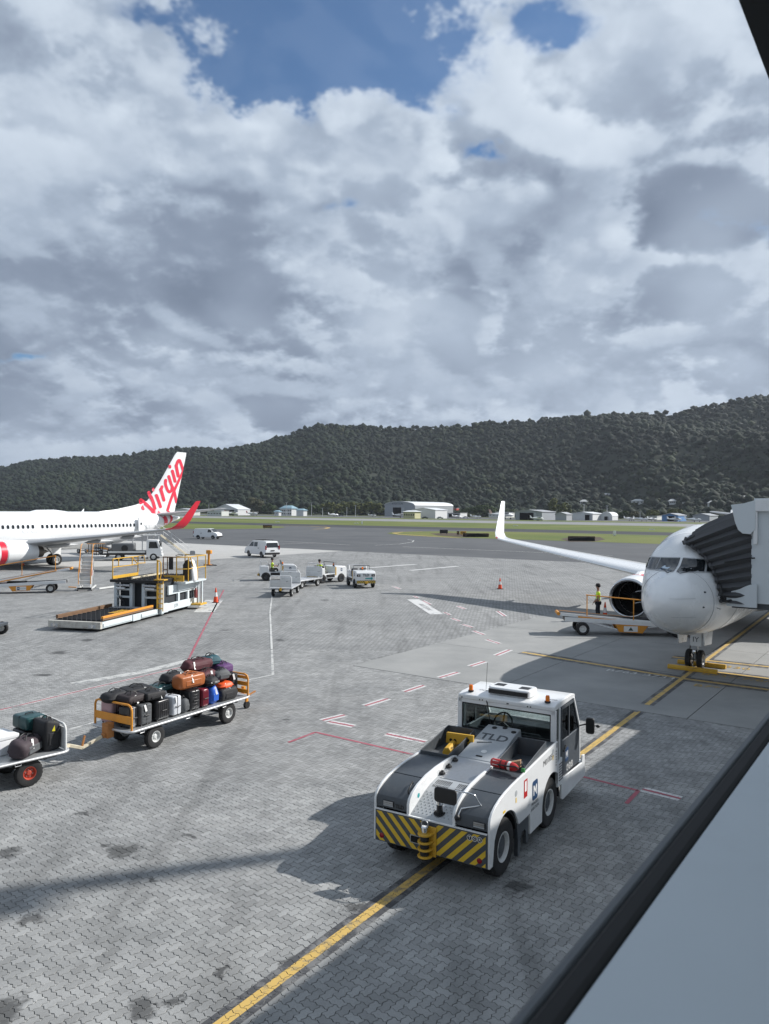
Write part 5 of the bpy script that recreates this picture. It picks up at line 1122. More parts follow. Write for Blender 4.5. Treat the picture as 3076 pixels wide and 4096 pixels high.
# ---------------------------------------------------------------- luggage
def cloth(name, c, rough=.7): return mat('bag_' + name, c, rough, dirt=.25, dscale=5, dcol=tuple(min(v * 1.8 + .02, 1) for v in c), bump=.2, bscale=25)
BK = cloth('black', (.014, .014, .016)); BK2 = mat('bag_black_shell', (.016, .016, .018), .28, bump=.08, bscale=60); GR = cloth('grey', (.075, .08, .085)); SIL = mat('bag_silver_shell', (.55, .57, .60), .32, dirt=.1, dcol=(.4, .4, .4)); MAR = cloth('maroon', (.075, .016, .022)); RDS = mat('bag_red_shell', (.16, .012, .025), .3); BLU = cloth('blue', (.015, .10, .48), .45); TAN = mat('bag_tan_leather', (.36, .11, .03), .38, dirt=.35, dscale=4, dcol=(.15, .045, .015), bump=.15, bscale=14)
PUR = cloth('purple', (.085, .03, .12)); TEA = cloth('teal', (.012, .065, .085)); OGE = cloth('orange', (.80, .10, .02), .5); GRN = mat('bag_green_shell', (.012, .055, .058), .32); FLR = cloth('floral', (.45, .30, .32)); WBX = mat('foam_box_white', (.74, .75, .76), .6); TAGM = mat('bag_tag', (.78, .78, .76), .6); TAGY = mat('tag_yellow', (.8, .68, .03), .5); TAGO = mat('tag_orange', (.8, .22, .03), .5)
def rbox(mb, sx, sy, sz, r, z0=0., puff=0., n=5, sag=0.):
    """soft box: rounded plan, rounded top and bottom edges, optional bulge"""
    rings = []; k_ = 4
    lv = [(0, r)] + [(r * (1 - math.cos(R(90 * i / k_))), r * (1 - math.sin(R(90 * i / k_)))) for i in range(1, k_ + 1)]
    lv = [(z_, i_) for z_, i_ in lv]; lv += [(sz / 2, -puff)] + [(sz - z_, i_) for z_, i_ in lv[::-1]]
    for z_, ins in lv:
        rings.append([(x, y, z0 + z_ - sag * math.cos(math.pi * min(abs(y) / (sy / 2 + 1e-6), 1) / 2) * (z_ / sz) * 1.0) for x, y in rrect(-sx / 2 + ins, sx / 2 - ins, -sy / 2 + ins, sy / 2 - ins, max(min(r * 1.3, sx / 2 - ins - .004, sy / 2 - ins - .004), .004), 4)])
    return mb.loft(rings)
def bag_tag(parent, x, y, z, m=TAGM, a=0., l=.16):
    o = MB().box(-.0015, .0015, -.028, .028, -l, 0).build('bag_tag', m, parent); o.location = (x, y, z); o.rotation_euler = (R(random.uniform(-14, 14)), R(a), R(random.uniform(-40, 40)))
def hardcase(host, x, y, z, sx, sy, sz, m, label, ribs='y', rot=0, trim=None, tags=0, tilt=(0, 0), wheels=True):
    o = thing('suitcase', label, 'suitcase', in_(host, x, y, z), 0, 'bags on the baggage trailers'); o.rotation_euler = (R(tilt[0]), R(tilt[1]), host.rotation_euler.z + R(rot))
    b0 = .03 if wheels else 0
    b = rbox(MB(), sx, sy, sz - b0, .045, b0).build('shell', m, o, ang=50)
    n_ = 6
    for i in range(n_):                       # raised ribs on the broad faces
        u = -sy / 2 + sy * (i + 1) / (n_ + 1)
        if ribs == 'y': MB().box(-sx / 2 - .006, sx / 2 + .006, u - .012, u + .012, b0 + .06, sz - .06).build('rib', m, b, bevel=.004)
        elif ribs == 'z': zz_ = b0 + .06 + (sz - .14) * i / (n_ - 1); MB().box(-sx / 2 - .006, sx / 2 + .006, -sy / 2 + .06, sy / 2 - .06, zz_, zz_ + .02).build('rib', m, b, bevel=.004)
    MB().box(-sx / 2 - .003, sx / 2 + .003, -.008, .008, b0 + .0, sz + .003).build('zip_line', trim or BLACK, b) if ribs != 'y' else MB().box(-.008, .008, -sy / 2 - .003, sy / 2 + .003, b0, sz + .003).build('zip_line', trim or BLACK, b)
    MB().tube([(-.01, -.09, sz), (-.01, -.08, sz + .028), (-.01, .08, sz + .028), (-.01, .09, sz)], .011, 6).build('carry_handle', BLACK, b)
    MB().tube([(sx / 2, -.08, sz * .5), (sx / 2 + .03, -.07, sz * .5), (sx / 2 + .03, .07, sz * .5), (sx / 2, .08, sz * .5)], .010, 6).build('side_handle', BLACK, b)
    if wheels:
        for wx in (-sx / 2 + .05, sx / 2 - .05):
            for wy in (-sy / 2 + .05, sy / 2 - .05): MB().cyl((wx - .014, wy, .022), (wx + .014, wy, .022), .022, n=10).build('caster', BLACK, b)
    for i in range(tags): bag_tag(b, sx / 2 + .012 if i == 0 else random.uniform(-.1, .1), random.uniform(-.12, .12), sz + (.0 if i == 0 else .02), TAGM, -6 if i == 0 else 80)
    return o
def softbag(host, x, y, z, sx, sy, sz, m, label, cat='bag', rot=0, tags=0, strap=True, tilt=(0, 0), pocket=None, r=.10, puff=.02, tagm=TAGM, name='duffel_bag'):
    o = thing(name, label, cat, in_(host, x, y, z), 0, 'bags on the baggage trailers'); o.rotation_euler = (R(tilt[0]), R(tilt[1]), host.rotation_euler.z + R(rot))
    mb = rbox(MB(), sx, sy, sz, min(r, sz * .45, sx * .45), 0, puff)
    nz = [(p[0] + .012 * math.sin(p[1] * 23 + x * 9), p[1] + .010 * math.sin(p[2] * 31 + y * 7), p[2] * (1 + .05 * math.sin(p[1] * 13 + p[0] * 11))) for p in mb.v]; mb.v = nz
    b = mb.build('bag_body', m, o, ang=60)
    if strap:
        for dx in (-sx * .22, sx * .22): MB().tube([(dx, -sy * .2, sz * .93), (dx * .7, -sy * .13, sz + .05), (dx * .5, 0, sz + .075), (dx * .7, sy * .13, sz + .05), (dx, sy * .2, sz * .93)], .012, 6).build('strap_handle', BLACK if m is not TAN else TAN, b)
        MB().tube([(0, -sy / 2 * .96, sz * .80), (0, -sy / 4, sz * 1.015), (0, sy / 4, sz * 1.015), (0, sy / 2 * .96, sz * .80)], .008, 5).build('zip', BLACK, b)
    MB().box(sx / 2 - .01, sx / 2 + .02, -sy * .3, sy * .3, sz * .2, sz * .62).build('side_pocket', pocket or m, b, bevel=.02)
    for i in range(max(tags, 1 if random.random() < .35 else 0)): bag_tag(b, sx * .42, random.uniform(-.3, .3) * sy, sz * .98, tagm, 60 if i else -18, .2)
    return o
Z = .588
H1 = [(.32, -1.84, .40, .24, .50, BK2, 'black case with silver edge, nearest the trailer\'s left yellow rack', 'none', 0, SIL), (.36, -1.50, .42, .36, .50, GR, 'grey upright suitcase beside the silver-edged case', 'z', 0, None), (.34, -.98, .46, .44, .50, BK2, 'glossy black ribbed suitcase left of the pale silver one', 'y', 0, None), (.36, -.54, .44, .30, .50, SIL, 'pale silver hard suitcase with a red ribbon, front row', 'none', 0, None), (.36, .10, .42, .34, .52, BK2, 'black suitcase with horizontal ribs below the tan bag', 'z', 0, None), (.36, .46, .42, .24, .48, RDS, 'dark red shiny suitcase between ribbed black and blue bags', 'y', 0, None), (.18, 1.78, .36, .28, .62, BK, 'tall black suitcase with white tag by the trailer\'s right rack', 'none', 0, None)]
for i, (x, y, sx, sy, sz, m, lb, rb, rt, trm) in enumerate(H1): hardcase(tr1, x, y, Z, sx, sy, sz, m, lb, rb, rt + random.uniform(-3, 3), trm, tags=1 if i in (1, 3, 6) else 0)
for lb, x, y, sx, sy, sz, m in (('floral pink suitcase behind the left yellow rack', -.35, -1.78, .40, .30, .55, FLR), ('black case in the back row, left part', -.30, -1.22, .5, .6, .52, BK), ('dark case in the back row, middle', -.30, -.45, .5, .75, .50, BK), ('dark case in the back row under the black holdall', -.30, .32, .5, .62, .56, BK), ('dark case in the back row, right part', -.30, 1.05, .5, .7, .56, BK), ('dark case at the far right corner of the trailer', -.34, 1.68, .46, .42, .50, BK)): hardcase(tr1, x, y, Z, sx, sy, sz, m, lb, 'none')
softbag(tr1, .38, -.20, Z, .36, .26, .34, GR, 'small dark soft bag right of the silver suitcase', r=.08)
softbag(tr1, .36, .83, Z, .40, .34, .46, BLU, 'bright blue bag standing in the front row', 'bag', r=.12, strap=False)
softbag(tr1, .34, 1.38, Z, .46, .62, .34, BK, 'black wheeled bag lying under the orange cover, right end', 'bag', r=.07, tags=0)
softbag(tr1, .34, 1.36, Z + .30, .34, .44, .16, OGE, 'bright orange bag cover on a black wheeled bag', 'bag', r=.07, strap=False)
ZT = Z + .51
softbag(tr1, -.20, -1.80, ZT + .02, .42, .62, .24, BK, 'black backpack with dangling straps on top, far left', 'backpack', rot=8, name='backpack', r=.10)
softbag(tr1, -.20, -1.16, ZT + .03, .50, .72, .22, BK, 'flat black suitcase lying on top of the left stack', 'suitcase', rot=-6, name='suitcase', r=.05)
softbag(tr1, .20, -1.66, ZT + .02, .46, .52, .20, cloth('blackred', (.02, .013, .014)), 'black case with red trim lying above the left rack', 'suitcase', rot=4, tags=1, name='suitcase', r=.05)
softbag(tr1, .30, -1.14, ZT + .02, .46, .54, .20, BK, 'black case with long white tag on the grey suitcase', 'suitcase', rot=-4, tags=1, name='suitcase', r=.04)
softbag(tr1, -.20, -.42, ZT + .01, .50, .70, .14, GRN, 'dark green case with white tags lying flat mid-trailer', 'suitcase', rot=3, tags=2, name='suitcase', r=.05)
softbag(tr1, .26, .16, ZT + .04, .36, .86, .34, TAN, 'tan brown leather holdall on top of the front row', 'holdall', rot=-3, tags=1, r=.07, puff=.01, name='holdall')
softbag(tr1, -.24, .06, Z + .58, .42, .62, .30, BK, 'black soft holdall behind the tan leather one', 'holdall', rot=10, name='holdall')
softbag(tr1, .08, .96, Z + .58, .36, .60, .24, MAR, 'maroon soft bag with white tag below the larger maroon one', 'bag', rot=5, tags=1)
softbag(tr1, -.25, .95, Z + .78, .42, .86, .30, MAR, 'large maroon duffel bag at the top of the pile', 'duffel bag', rot=-4, tags=1, tilt=(2, 0))
softbag(tr1, .38, .80, Z + .48, .34, .44, .22, BK, 'shiny black bag with white lettering on the blue bag', 'bag', rot=10)
text_mesh('PENINSULA', .06, PAPER, 'lettering', tr1, frame((.575, .80, Z + .59), (0, 1, 0), (-.1, 0, 1)), .001)
softbag(tr1, .22, 1.36, Z + .50, .34, .50, .28, GR, 'charcoal backpack lying above the orange cover', 'backpack', rot=-8, name='backpack')
softbag(tr1, -.12, 1.74, Z + .54, .46, .52, .32, PUR, 'purple soft suitcase beside the right yellow rack', 'suitcase', rot=4, tilt=(0, 6), name='suitcase', r=.06)
softbag(tr1, -.26, 1.46, Z + .84, .42, .52, .26, TEA, 'teal blue backpack at the very top right of the pile', 'backpack', rot=-10, tags=1, name='backpack')
# bags on the second trailer (positions from the photo, on its deck)
fb = thing('foam_box', 'white foam box with lid on the bare trailer deck', 'box', in_(tr2, -.24, 1.02, Z), 0); fb.rotation_euler.z = tr2.rotation_euler.z + R(8)
rbox(MB(), .62, .42, .30, .015, 0).build('box_base', WBX, fb); rbox(MB(), .64, .44, .09, .015, .302).build('box_lid', WBX, fb)
softbag(tr2, .34, 1.30, Z, .42, .84, .36, cloth('darkmaroon', (.045, .032, .038)), 'dark grey and maroon wheeled duffel in front of the white box', 'duffel bag', rot=38, tags=1, pocket=GR, r=.12)
softbag(tr2, .22, 1.78, Z, .56, .34, .62, BK, 'tall black soft suitcase with yellow tag by the white rack', 'suitcase', rot=4, tags=2, name='suitcase', r=.05, tagm=TAGY)
hardcase(tr2, -.36, 1.66, Z + .0, .50, .56, .36, BK2, 'black case under the dark green one', 'none', 4); hardcase(tr2, -.34, 1.64, Z + .37, .62, .46, .28, GRN, 'dark green hard suitcase with strap lying on top', 'y', 6, None, 1, wheels=False)
# ---------------------------------------------------------------- cargo loader
RUST = mat('rusted_white', (.56, .54, .48), .65, dirt=.95, dscale=3.5, dcol=(.11, .05, .03)); RROL = mat('worn_roller', (.05, .05, .052), .5, .4); BRN = mat('brown_rail', (.16, .09, .05), .7, dirt=.5, dcol=(.3, .18, .06))
LW = mat('loader_white', (.60, .66, .68), .45, dirt=.35, dscale=1.5, dcol=(.30, .27, .22))
ld = thing('cargo_loader', 'cargo loader with low roller platform, white tower and yellow railings', 'cargo loader', (-14.40, 35.45, 0), 13)
fbm = MB().box(-1.38, 1.38, 0, .16, .13, .45).build('front_beam', RUST, ld, bevel=.01)
for x in (-1.05, .95): MB().box(x - .18, x + .18, -.012, .0, .17, .32).build('marker_light', GALV, fbm); MB().lathe([(.07, 0), (.07, .01), (.001, .01)], (x, -.012, .245), (0, -1, 0), 14).build('lamp_lens', CHROME, fbm)
for s_ in (-1, 1):
    MB().box(s_ * 1.30 - .08, s_ * 1.30 + .08, .16, 5.2, .14, .42).build('side_beam', RUST if s_ < 0 else LW, ld, bevel=.01)
    MB().box(s_ * 1.2 - .06, s_ * 1.2 + .06, .4, 4.9, .56, .66).build('guide_rail', ORNG if s_ > 0 else BRN, ld, bevel=.01); MB().box(s_ * 1.2 - .05, s_ * 1.2 + .05, .4, 4.9, .47, .56).build('guide_base', BRN, ld)
MB().box(-1.25, 1.25, .16, 5.2, .36, .44).build('platform_deck', BLACK, ld)
rl = MB()
for i in range(24):
    for j in range(9):
        y = .45 + i * .19; x = -1.05 + j * .255 + (.12 if i % 2 else 0)
        rl.bar((x - .08, y - .03, .475), (x + .08, y + .03, .475), .06, .06)
r_ = rl.build('deck_rollers', RROL, ld); r_['kind'] = 'stuff'
yp = MB()
for i in range(5):
    for j in range(4): yp.box(.1 + j * .22, .1 + j * .22 + .16, 2.55 + i * .26, 2.55 + i * .26 + .20, .508, .515)
r_ = yp.build('yellow_walk_plate', YEL, ld); r_['kind'] = 'stuff'
for y in (4.5, 4.75, 5.0): MB().box(-1.1, 1.1, y, y + .08, .46, .51).build('stop_bar', GALV, ld)
for y0, y1, z0, z1 in ((.2, 2.6, .2, .36), (2.7, 3.4, .12, .44), (3.5, 5.1, .2, .38)): MB().box(1.382, 1.42, y0, y1, z0, z1).build('side_plate', LW, ld, bevel=.01)
# tower
MB().box(-1.1, 1.35, 5.6, 9.4, .25, 1.75).build('tower_shade_box', mat('tower_shadow', (.02, .025, .03), .7), ld)  # near-black box paints the shade inside the tower
for x in (-1.22, -.30, .42, 1.42):
    MB().box(x - .09, x + .09, 5.3, 5.55, .12, 1.72).build('tower_column', LW, ld, bevel=.012)
for z in (.98, 1.38):
    for x0, x1 in ((-1.13, -.39), (.51, 1.33)): MB().box(x0, x1, 5.34, 5.5, z - .05, z + .05).build('cross_beam', LW, ld)
for x in (-.95, -.55, .7, 1.0): MB().cyl((x - .22, 5.28, 1.62), (x + .22, 5.24, 1.60), .07, n=12).build('hydraulic_ram', GALV, ld)
for x in (-.9, .85): MB().cyl((x - .25, 5.26, 1.45), (x + .28, 5.24, 1.43), .06, n=12).build('hydraulic_ram', WHITE, ld)
MB().tube([(-1.0, 5.3, 1.0), (-.8, 5.2, .8), (-.72, 5.25, .4)], .03).tube([(-.9, 5.3, 1.0), (-.66, 5.2, .75), (-.6, 5.25, .3)], .025).build('hydraulic_hose', BLACK, ld)
for s_, yy in ((1, 6.6), (1, 8.5), (-1, 6.6), (-1, 8.5)): wheel(ld, (s_ * 1.12, yy, .38), .38, .28, .2, WHITE2, s_, n=20)
MB().box(1.42, 1.50, 5.35, 9.3, .20, .62).build('side_skirt', LW, ld, bevel=.015); MB().box(1.40, 1.54, 5.25, 5.95, .18, .66).build('skirt_plate', LW, ld, bevel=.01); MB().box(1.36, 1.48, 6.1, 9.3, 1.05, 1.55).build('engine_cover', LW, ld, bevel=.02)
for y in (7.2, 8.3, 9.2): MB().box(1.36, 1.50, y - .10, y + .10, .6, 1.1).build('side_post', LW, ld, bevel=.01)
text_mesh('JCPL', .22, CHAR, 'lettering', ld, frame((1.502, 6.9, .42), (0, 1, 0), (0, 0, 1)), .002)
# raised bridge deck
MB().box(-1.35, 1.35, 5.15, 9.2, 1.76, 1.92).build('bridge_deck', BLACK, ld, bevel=.01)
r_ = MB()
for i in range(16):
    for j in range(8): r_.bar((-1.1 + j * .3, 5.35 + i * .23, 1.945), (-.92 + j * .3, 5.38 + i * .23, 1.945), .06, .05)
r_ = r_.build('bridge_rollers', RROL, ld); r_['kind'] = 'stuff'
MB().box(-.3, -.2, 5.3, 8.8, 1.93, 2.05).build('bridge_guide', CREAM, ld); MB().cyl((-1.45, 5.2, 1.84), (-1.35, 5.2, 1.84), .08).build('bridge_buffer', BLACK, ld)
def rail(parent, pts, m=YEL, r=.03): return MB().tube(pts, r, 7).build('railing', m, parent, ang=60)
MB().box(-1.38, -1.30, 5.2, 7.7, 1.93, 2.09).build('toe_board', YEL, ld, bevel=.005)
for z in (2.55, 3.0): rail(ld, [(-1.33, 5.2, z), (-1.33, 7.7, z)])
for y in (5.2, 5.75, 7.1, 7.7): rail(ld, [(-1.33, y, 2.0 if y in (5.2, 7.7) else 2.55), (-1.33, y, 3.0)])
rail(ld, [(-1.33, 7.1, 3.0), (-1.2, 7.4, 2.62), (-1.0, 7.9, 2.62), (-1.05, 7.85, 3.05), (-1.33, 7.7, 3.0)])
rail(ld, [(1.30, 5.22, .3), (1.30, 5.22, 3.0)], r=.05); rail(ld, [(1.42, 5.22, 1.9), (1.50, 5.22, 2.2), (1.50, 5.22, 2.85), (1.42, 5.22, 2.95), (1.3, 5.22, 2.95)])
for x in (1.34, 1.64): rail(ld, [(x, 5.20, .30), (x, 5.20, 1.95)], r=.028)
for i in range(6): MB().box(1.34, 1.64, 5.17, 5.23, .42 + i * .26, .47 + i * .26).build('ladder_rung', YEL, ld)
MB().box(1.15, 1.75, 5.1, 5.5, 1.93, 1.98).build('ladder_head', YEL, ld)
# operator stand
MB().box(.75, 2.05, 6.9, 9.4, 1.60, 1.70).build('stand_floor', LW, ld); MB().box(.75, 1.95, 6.86, 6.92, 1.72, 2.05).build('name_board', YEL, ld, bevel=.006); text_mesh('JCPL 3661', .16, CHAR, 'lettering', ld, frame((1.45, 6.857, 1.88), (1, 0, 0), (0, 0, 1)), .001)
for x, y in ((.7, 6.9), (.95, 6.9), (1.5, 6.9), (2.05, 7.2), (2.05, 8.3), (2.05, 9.3), (.75, 9.3)): rail(ld, [(x, y, 1.7), (x, y, 3.05)], YEL if x > 1.2 else BRN)
rail(ld, [(1.5, 6.9, 3.05), (2.05, 7.2, 3.05), (2.05, 9.3, 3.05), (.75, 9.3, 3.05)]); rail(ld, [(1.5, 6.9, 2.4), (2.05, 7.2, 2.4), (2.05, 9.3, 2.4)]); rail(ld, [(.7, 6.9, 3.05), (.95, 6.9, 3.05), (1.5, 6.9, 3.05)], BRN); rail(ld, [(.7, 6.9, 2.35), (.95, 6.9, 2.35)], BRN); rail(ld, [(2.05, 7.4, 3.05), (2.05, 8.2, 1.8)])
MB().prism([(1.55, 1.75), (2.0, 1.75), (2.0, 2.75), (1.75, 2.88), (1.55, 2.6)], 'y', 7.5, 8.0).build('console', BLACK, ld, bevel=.03); MB().box(.98, 1.25, 6.96, 7.02, 2.35, 3.02).build('seat_back', BLACK, ld, bevel=.03)
MB().tube([(1.35 + .2 * math.cos(R(a)), 7.5 + .2 * math.sin(R(a)), 3.12 + .04 * math.sin(R(a))) for a in range(0, 360, 24)], .02, 6, closed=True).build('steering_wheel', BLACK, ld); MB().prism(rrect(1.62, 1.95, 3.1, 3.35, .08), 'y', 8.2, 8.23).build('mirror', LGREY, ld)
cvr = rbox(MB(), .42, .5, 1.25, .12, 0, .05).build('rain_cover', WBX, ld, ang=60); cvr.location = (1.95, 8.0, 1.62); cvr.rotation_euler = (R(6), R(-8), 0)
MB().prism([(7.0, 1.2), (9.2, 1.2), (9.2, 1.6), (7.0, 1.6)], 'x', 1.5, 1.58).build('stand_bracket', LW, ld); MB().box(1.5, 2.1, 8.6, 9.4, .22, .32).build('step_plate', YEL, ld, bevel=.01)
for x in (1.72, 1.95): MB().box(x - .04, x + .04, 9.0, 9.1, .3, 1.6).build('stand_leg', LW, ld)
fe2 = MB().lathe([(.001, 0), (.085, .01), (.09, .05), (.09, .45), (.05, .52), (.03, .58), (.001, .6)], (1.72, 8.75, .62), (0, 0, 1), 14).build('extinguisher', mat('grey_red', (.22, .05, .045), .4), ld)
# ---------------------------------------------------------------- belt loaders
def belt_loader(label, loc, az, L_=6.4, a0=.75, a1=1.75, sgn=1, letters='MENZIES', raise_rail=True, group=None):
    """+y runs towards the raised end; belt from height a0 to a1"""
    b = thing('belt_loader', label, 'belt loader', loc, az)
    MB().hexa([(-.42, -L_ / 2, .42), (.42, -L_ / 2, .42), (.42, L_ / 2, .62), (-.42, L_ / 2, .62), (-.42, -L_ / 2, .54), (.42, -L_ / 2, .54), (.42, L_ / 2, .80), (-.42, L_ / 2, .80)]).build('chassis_deck', BLACK, b)
    for s_ in (-1, 1):
        MB().bar((s_ * .50, -L_ / 2, .50), (s_ * .50, L_ / 2, .72), .10, .20).build('chassis_beam', WHITE, b, bevel=.01)
        MB().bar((s_ * .46, -L_ / 2 - .1, a0 - .04), (s_ * .46, L_ / 2 + .2, a1 - .04), .07, .14).build('boom_rail', WHITE if s_ * sgn > 0 else ORNG, b, bevel=.008)
        MB().bar((s_ * .52, -L_ / 2 + .2, a0 - .10), (s_ * .52, L_ / 2 - .6, a1 - .14), .04, .07).build('boom_trim', ORNG, b, bevel=.005)
        MB().prism([(-.75, .48), (.75, .56), (.55, .18), (-.50, .14)], 'x', s_ * .44, s_ * .54).build('side_box', ORNG, b, bevel=.01)
        MB().box(s_ * .54, s_ * .548, -.28, .34, .2, .46).build('sign_plate', PAPER, b)
        badge_m(b, (s_ * .551, -.14 * s_ if s_ > 0 else -.14, .33), (0, s_, 0), (0, 0, 1), .2) if letters else MB().add([(s_ * .552, -.08, .26), (s_ * .552, .14, .26), (s_ * .552, .03, .42)], [(0, 1, 2)]).build('triangle_mark', mat('dark_green', (.03, .07, .06), .5), b)
        if letters: text_mesh(letters, .10, LGREY, 'lettering', b, frame((s_ * .551, .12 * s_, .33), (0, s_, 0), (0, 0, 1)), .001)
        MB().bar((s_ * .5, -.75, .42), (s_ * .5, -2.0, .56), .05, .05).bar((s_ * .5, .65, .30), (s_ * .5, 1.9, .62), .05, .05).build('brace', WHITE, b)
    MB().bar((0, -L_ / 2 - .15, a0), (0, L_ / 2 + .25, a1), .84, .05).build('belt', BLACK, b, bevel=.01)
    for y, z in ((-L_ / 2 - .15, a0), (L_ / 2 + .28, a1)): MB().cyl((-.42, y, z - .03), (.42, y, z - .03), .08).build('end_roller', ORNG if y > 0 else BLACK, b)
    u = (a1 - a0) / L_
    MB().bar((.1, -.4, .66), (.1, 1.2, (a0 + a1) / 2 + u * 1.0 - .1), .10, .10).build('lift_ram', CHROME, b); MB().box(-.3, .3, -L_ * .16, L_ * .05, .62, .78).build('engine_block', BLACK, b, bevel=.03)
    if raise_rail:
        for y in (-2.2, -.1, 2.0): MB().tube([(-.50, y, a0 + (y + L_ / 2) * u), (-.50, y, a0 + (y + L_ / 2) * u + .95)], .024, 7).build('rail_post', ORNG, b)
        MB().tube([(-.50, -2.3, a0 + (-2.3 + L_ / 2) * u + .95), (-.50, 2.05, a0 + (2.05 + L_ / 2) * u + .95)], .026, 7).build('handrail', ORNG, b)
    for y in (-L_ / 2 + .95, L_ / 2 - .95) if sgn > 0 else (-L_ / 2 + .95, L_ / 2 - .8):
        for s_ in (-1, 1): wheel(b, (s_ * .58, y, .30), .30, .2, .16, WHITE2, s_, n=20)
        MB().cyl((-.55, y, .30), (.55, y, .30), .045).build('axle', BLACK, b)
    return b
bl1 = belt_loader('white and orange belt loader with raised belt, beside the mobile steps', (-24.3, 51.2, 0), 74, 5.6, .62, 1.62)
for x_, y_ in ((.0, 2.95),): MB().bar((0, 2.9, .32), (0, 3.4, .28), .14, .06).build('tow_bar', ORNG, bl1)
rwk = in_plane(0, 0, 0)
bl2 = belt_loader('white belt loader docked under the nose-on airliner, below its engine', (11.45, 35.6, 0), -84, 6.0, .52, .98, -1, '')
bl3 = belt_loader('distant belt loader under the belly of the side-on airliner', (-36.2, 95.0, 0), -60, 6.0, .7, 1.9, 1, '', False)
# the wheel of a dolly cut by the left edge
pw = G(6, 2545); dl = thing('dolly', 'dolly of which only a wheel shows at the left edge', 'dolly', (pw.x - .3, pw.y, 0), 90)
MB().box(-.7, .7, -2.6, .25, .42, .54).build('deck', CHAR, dl, bevel=.01); [wheel(dl, (s_ * .62, y, .28), .28, .16, .15, WHITE2, s_, n=20) for s_ in (-1, 1) for y in (0, -2.1)]
# ---------------------------------------------------------------- mobile maintenance steps with a rack of black straps
st = thing('mobile_steps', 'white wheeled steps with yellow handrails and hanging black straps', 'steps', (-20.75, 53.0, 0), -14)
for s_ in (-1, 1):
    MB().bar((s_ * .38, -.45, .18), (s_ * .38, 1.1, 2.25), .05, .14, (0, -1, 1)).build('stringer', WHITE2, st); MB().bar((s_ * .38, 1.1, .16), (s_ * .38, 1.1, 2.3), .06, .06).build('support_leg', WHITE2, st); MB().bar((s_ * .45, -.6, .14), (s_ * .45, 1.9, .14), .08, .10).build('base_rail', WHITE2, st)
    MB().bar((s_ * .38, .2, .2), (s_ * .38, 1.1, 1.3), .05, .05).build('brace', WHITE2, st)
    MB().tube([(s_ * .40, -.45, .45), (s_ * .40, -.45, 1.2), (s_ * .40, .75, 3.1), (s_ * .40, 1.35, 3.15)], .026, 7).build('handrail', ORNG, st); MB().tube([(s_ * .40, .2, 1.2), (s_ * .40, .2, 2.25)], .022, 6).build('rail_post', ORNG, st)
for i in range(8): MB().box(-.36, .36, -.42 + i * .2, -.14 + i * .2, .38 + i * .26, .42 + i * .26).build('tread', WHITE2, st); MB().box(-.36, .36, -.15 + i * .2, -.13 + i * .2, .40 + i * .26, .62 + i * .26).build('riser', WHITE2, st)
MB().box(-.42, 1.15, .95, 1.75, 2.24, 2.32).build('top_platform', WHITE2, st, bevel=.01); MB().box(-.45, .45, -.62, -.35, .10, .22).build('bumper', BLACK, st)
for i in range(8): MB().bar((.05 + i * .13, 1.3 + .1 * (i % 2), 2.34), (.05 + i * .13 + random.uniform(-.03, .03), 1.3 + .1 * (i % 2), 3.12), .05, .03).build('black_strap', BLACK, st)
MB().tube([(-.1, 1.35, 3.16), (1.12, 1.35, 3.16)], .02, 6).build('strap_rail', ORNG, st)
for x, y in ((-.45, -.5), (.45, -.5), (-.45, 1.8), (.45, 1.8)): MB().cyl((x - .03, y, .09), (x + .03, y, .09), .09).build('caster', BLACK, st)
MB().box(.385, .415, .05, .32, 1.0, 1.6).build('notice', mat('pale_red_notice', (.6, .3, .27), .6), st); MB().bar((.9, -.2, .12), (1.9, 1.2, .12), .1, .1).build('outrigger', WHITE2, st); MB().bar((.45, -.2, .12), (.92, -.2, .12), .08, .08).build('outrigger_link', WHITE2, st)
# ---------------------------------------------------------------- people
SKIN = mat('skin', (.30, .16, .10), .55); HIVIS = mat('hi_vis_yellow', (.62, .85, .02), .6); NAVYC = mat('dark_workwear', (.012, .014, .020), .8); SILV = mat('reflective_tape', (.6, .62, .62), .35); HAIR = mat('dark_hair', (.012, .010, .009), .7); BOOT = mat('boots', (.012, .011, .010), .6)
def skin_mesh(name, J, E_, m, parent, sub=1, root=0):
    me = bpy.data.meshes.new(name); me.from_pydata([j[:3] for j in J], E_, []); me.materials.append(m)
    o = link(name, me, parent); md = o.modifiers.new('skin', 'SKIN'); md.use_smooth_shade = True
    for v, j in zip(me.skin_vertices[0].data, J): v.radius = (j[3], j[3] if len(j) < 5 else j[4]); v.use_root = False
    me.skin_vertices[0].data[root].use_root = True
    s_ = o.modifiers.new('sub', 'SUBSURF'); s_.levels = sub + 1; s_.render_levels = sub + 1
    return o
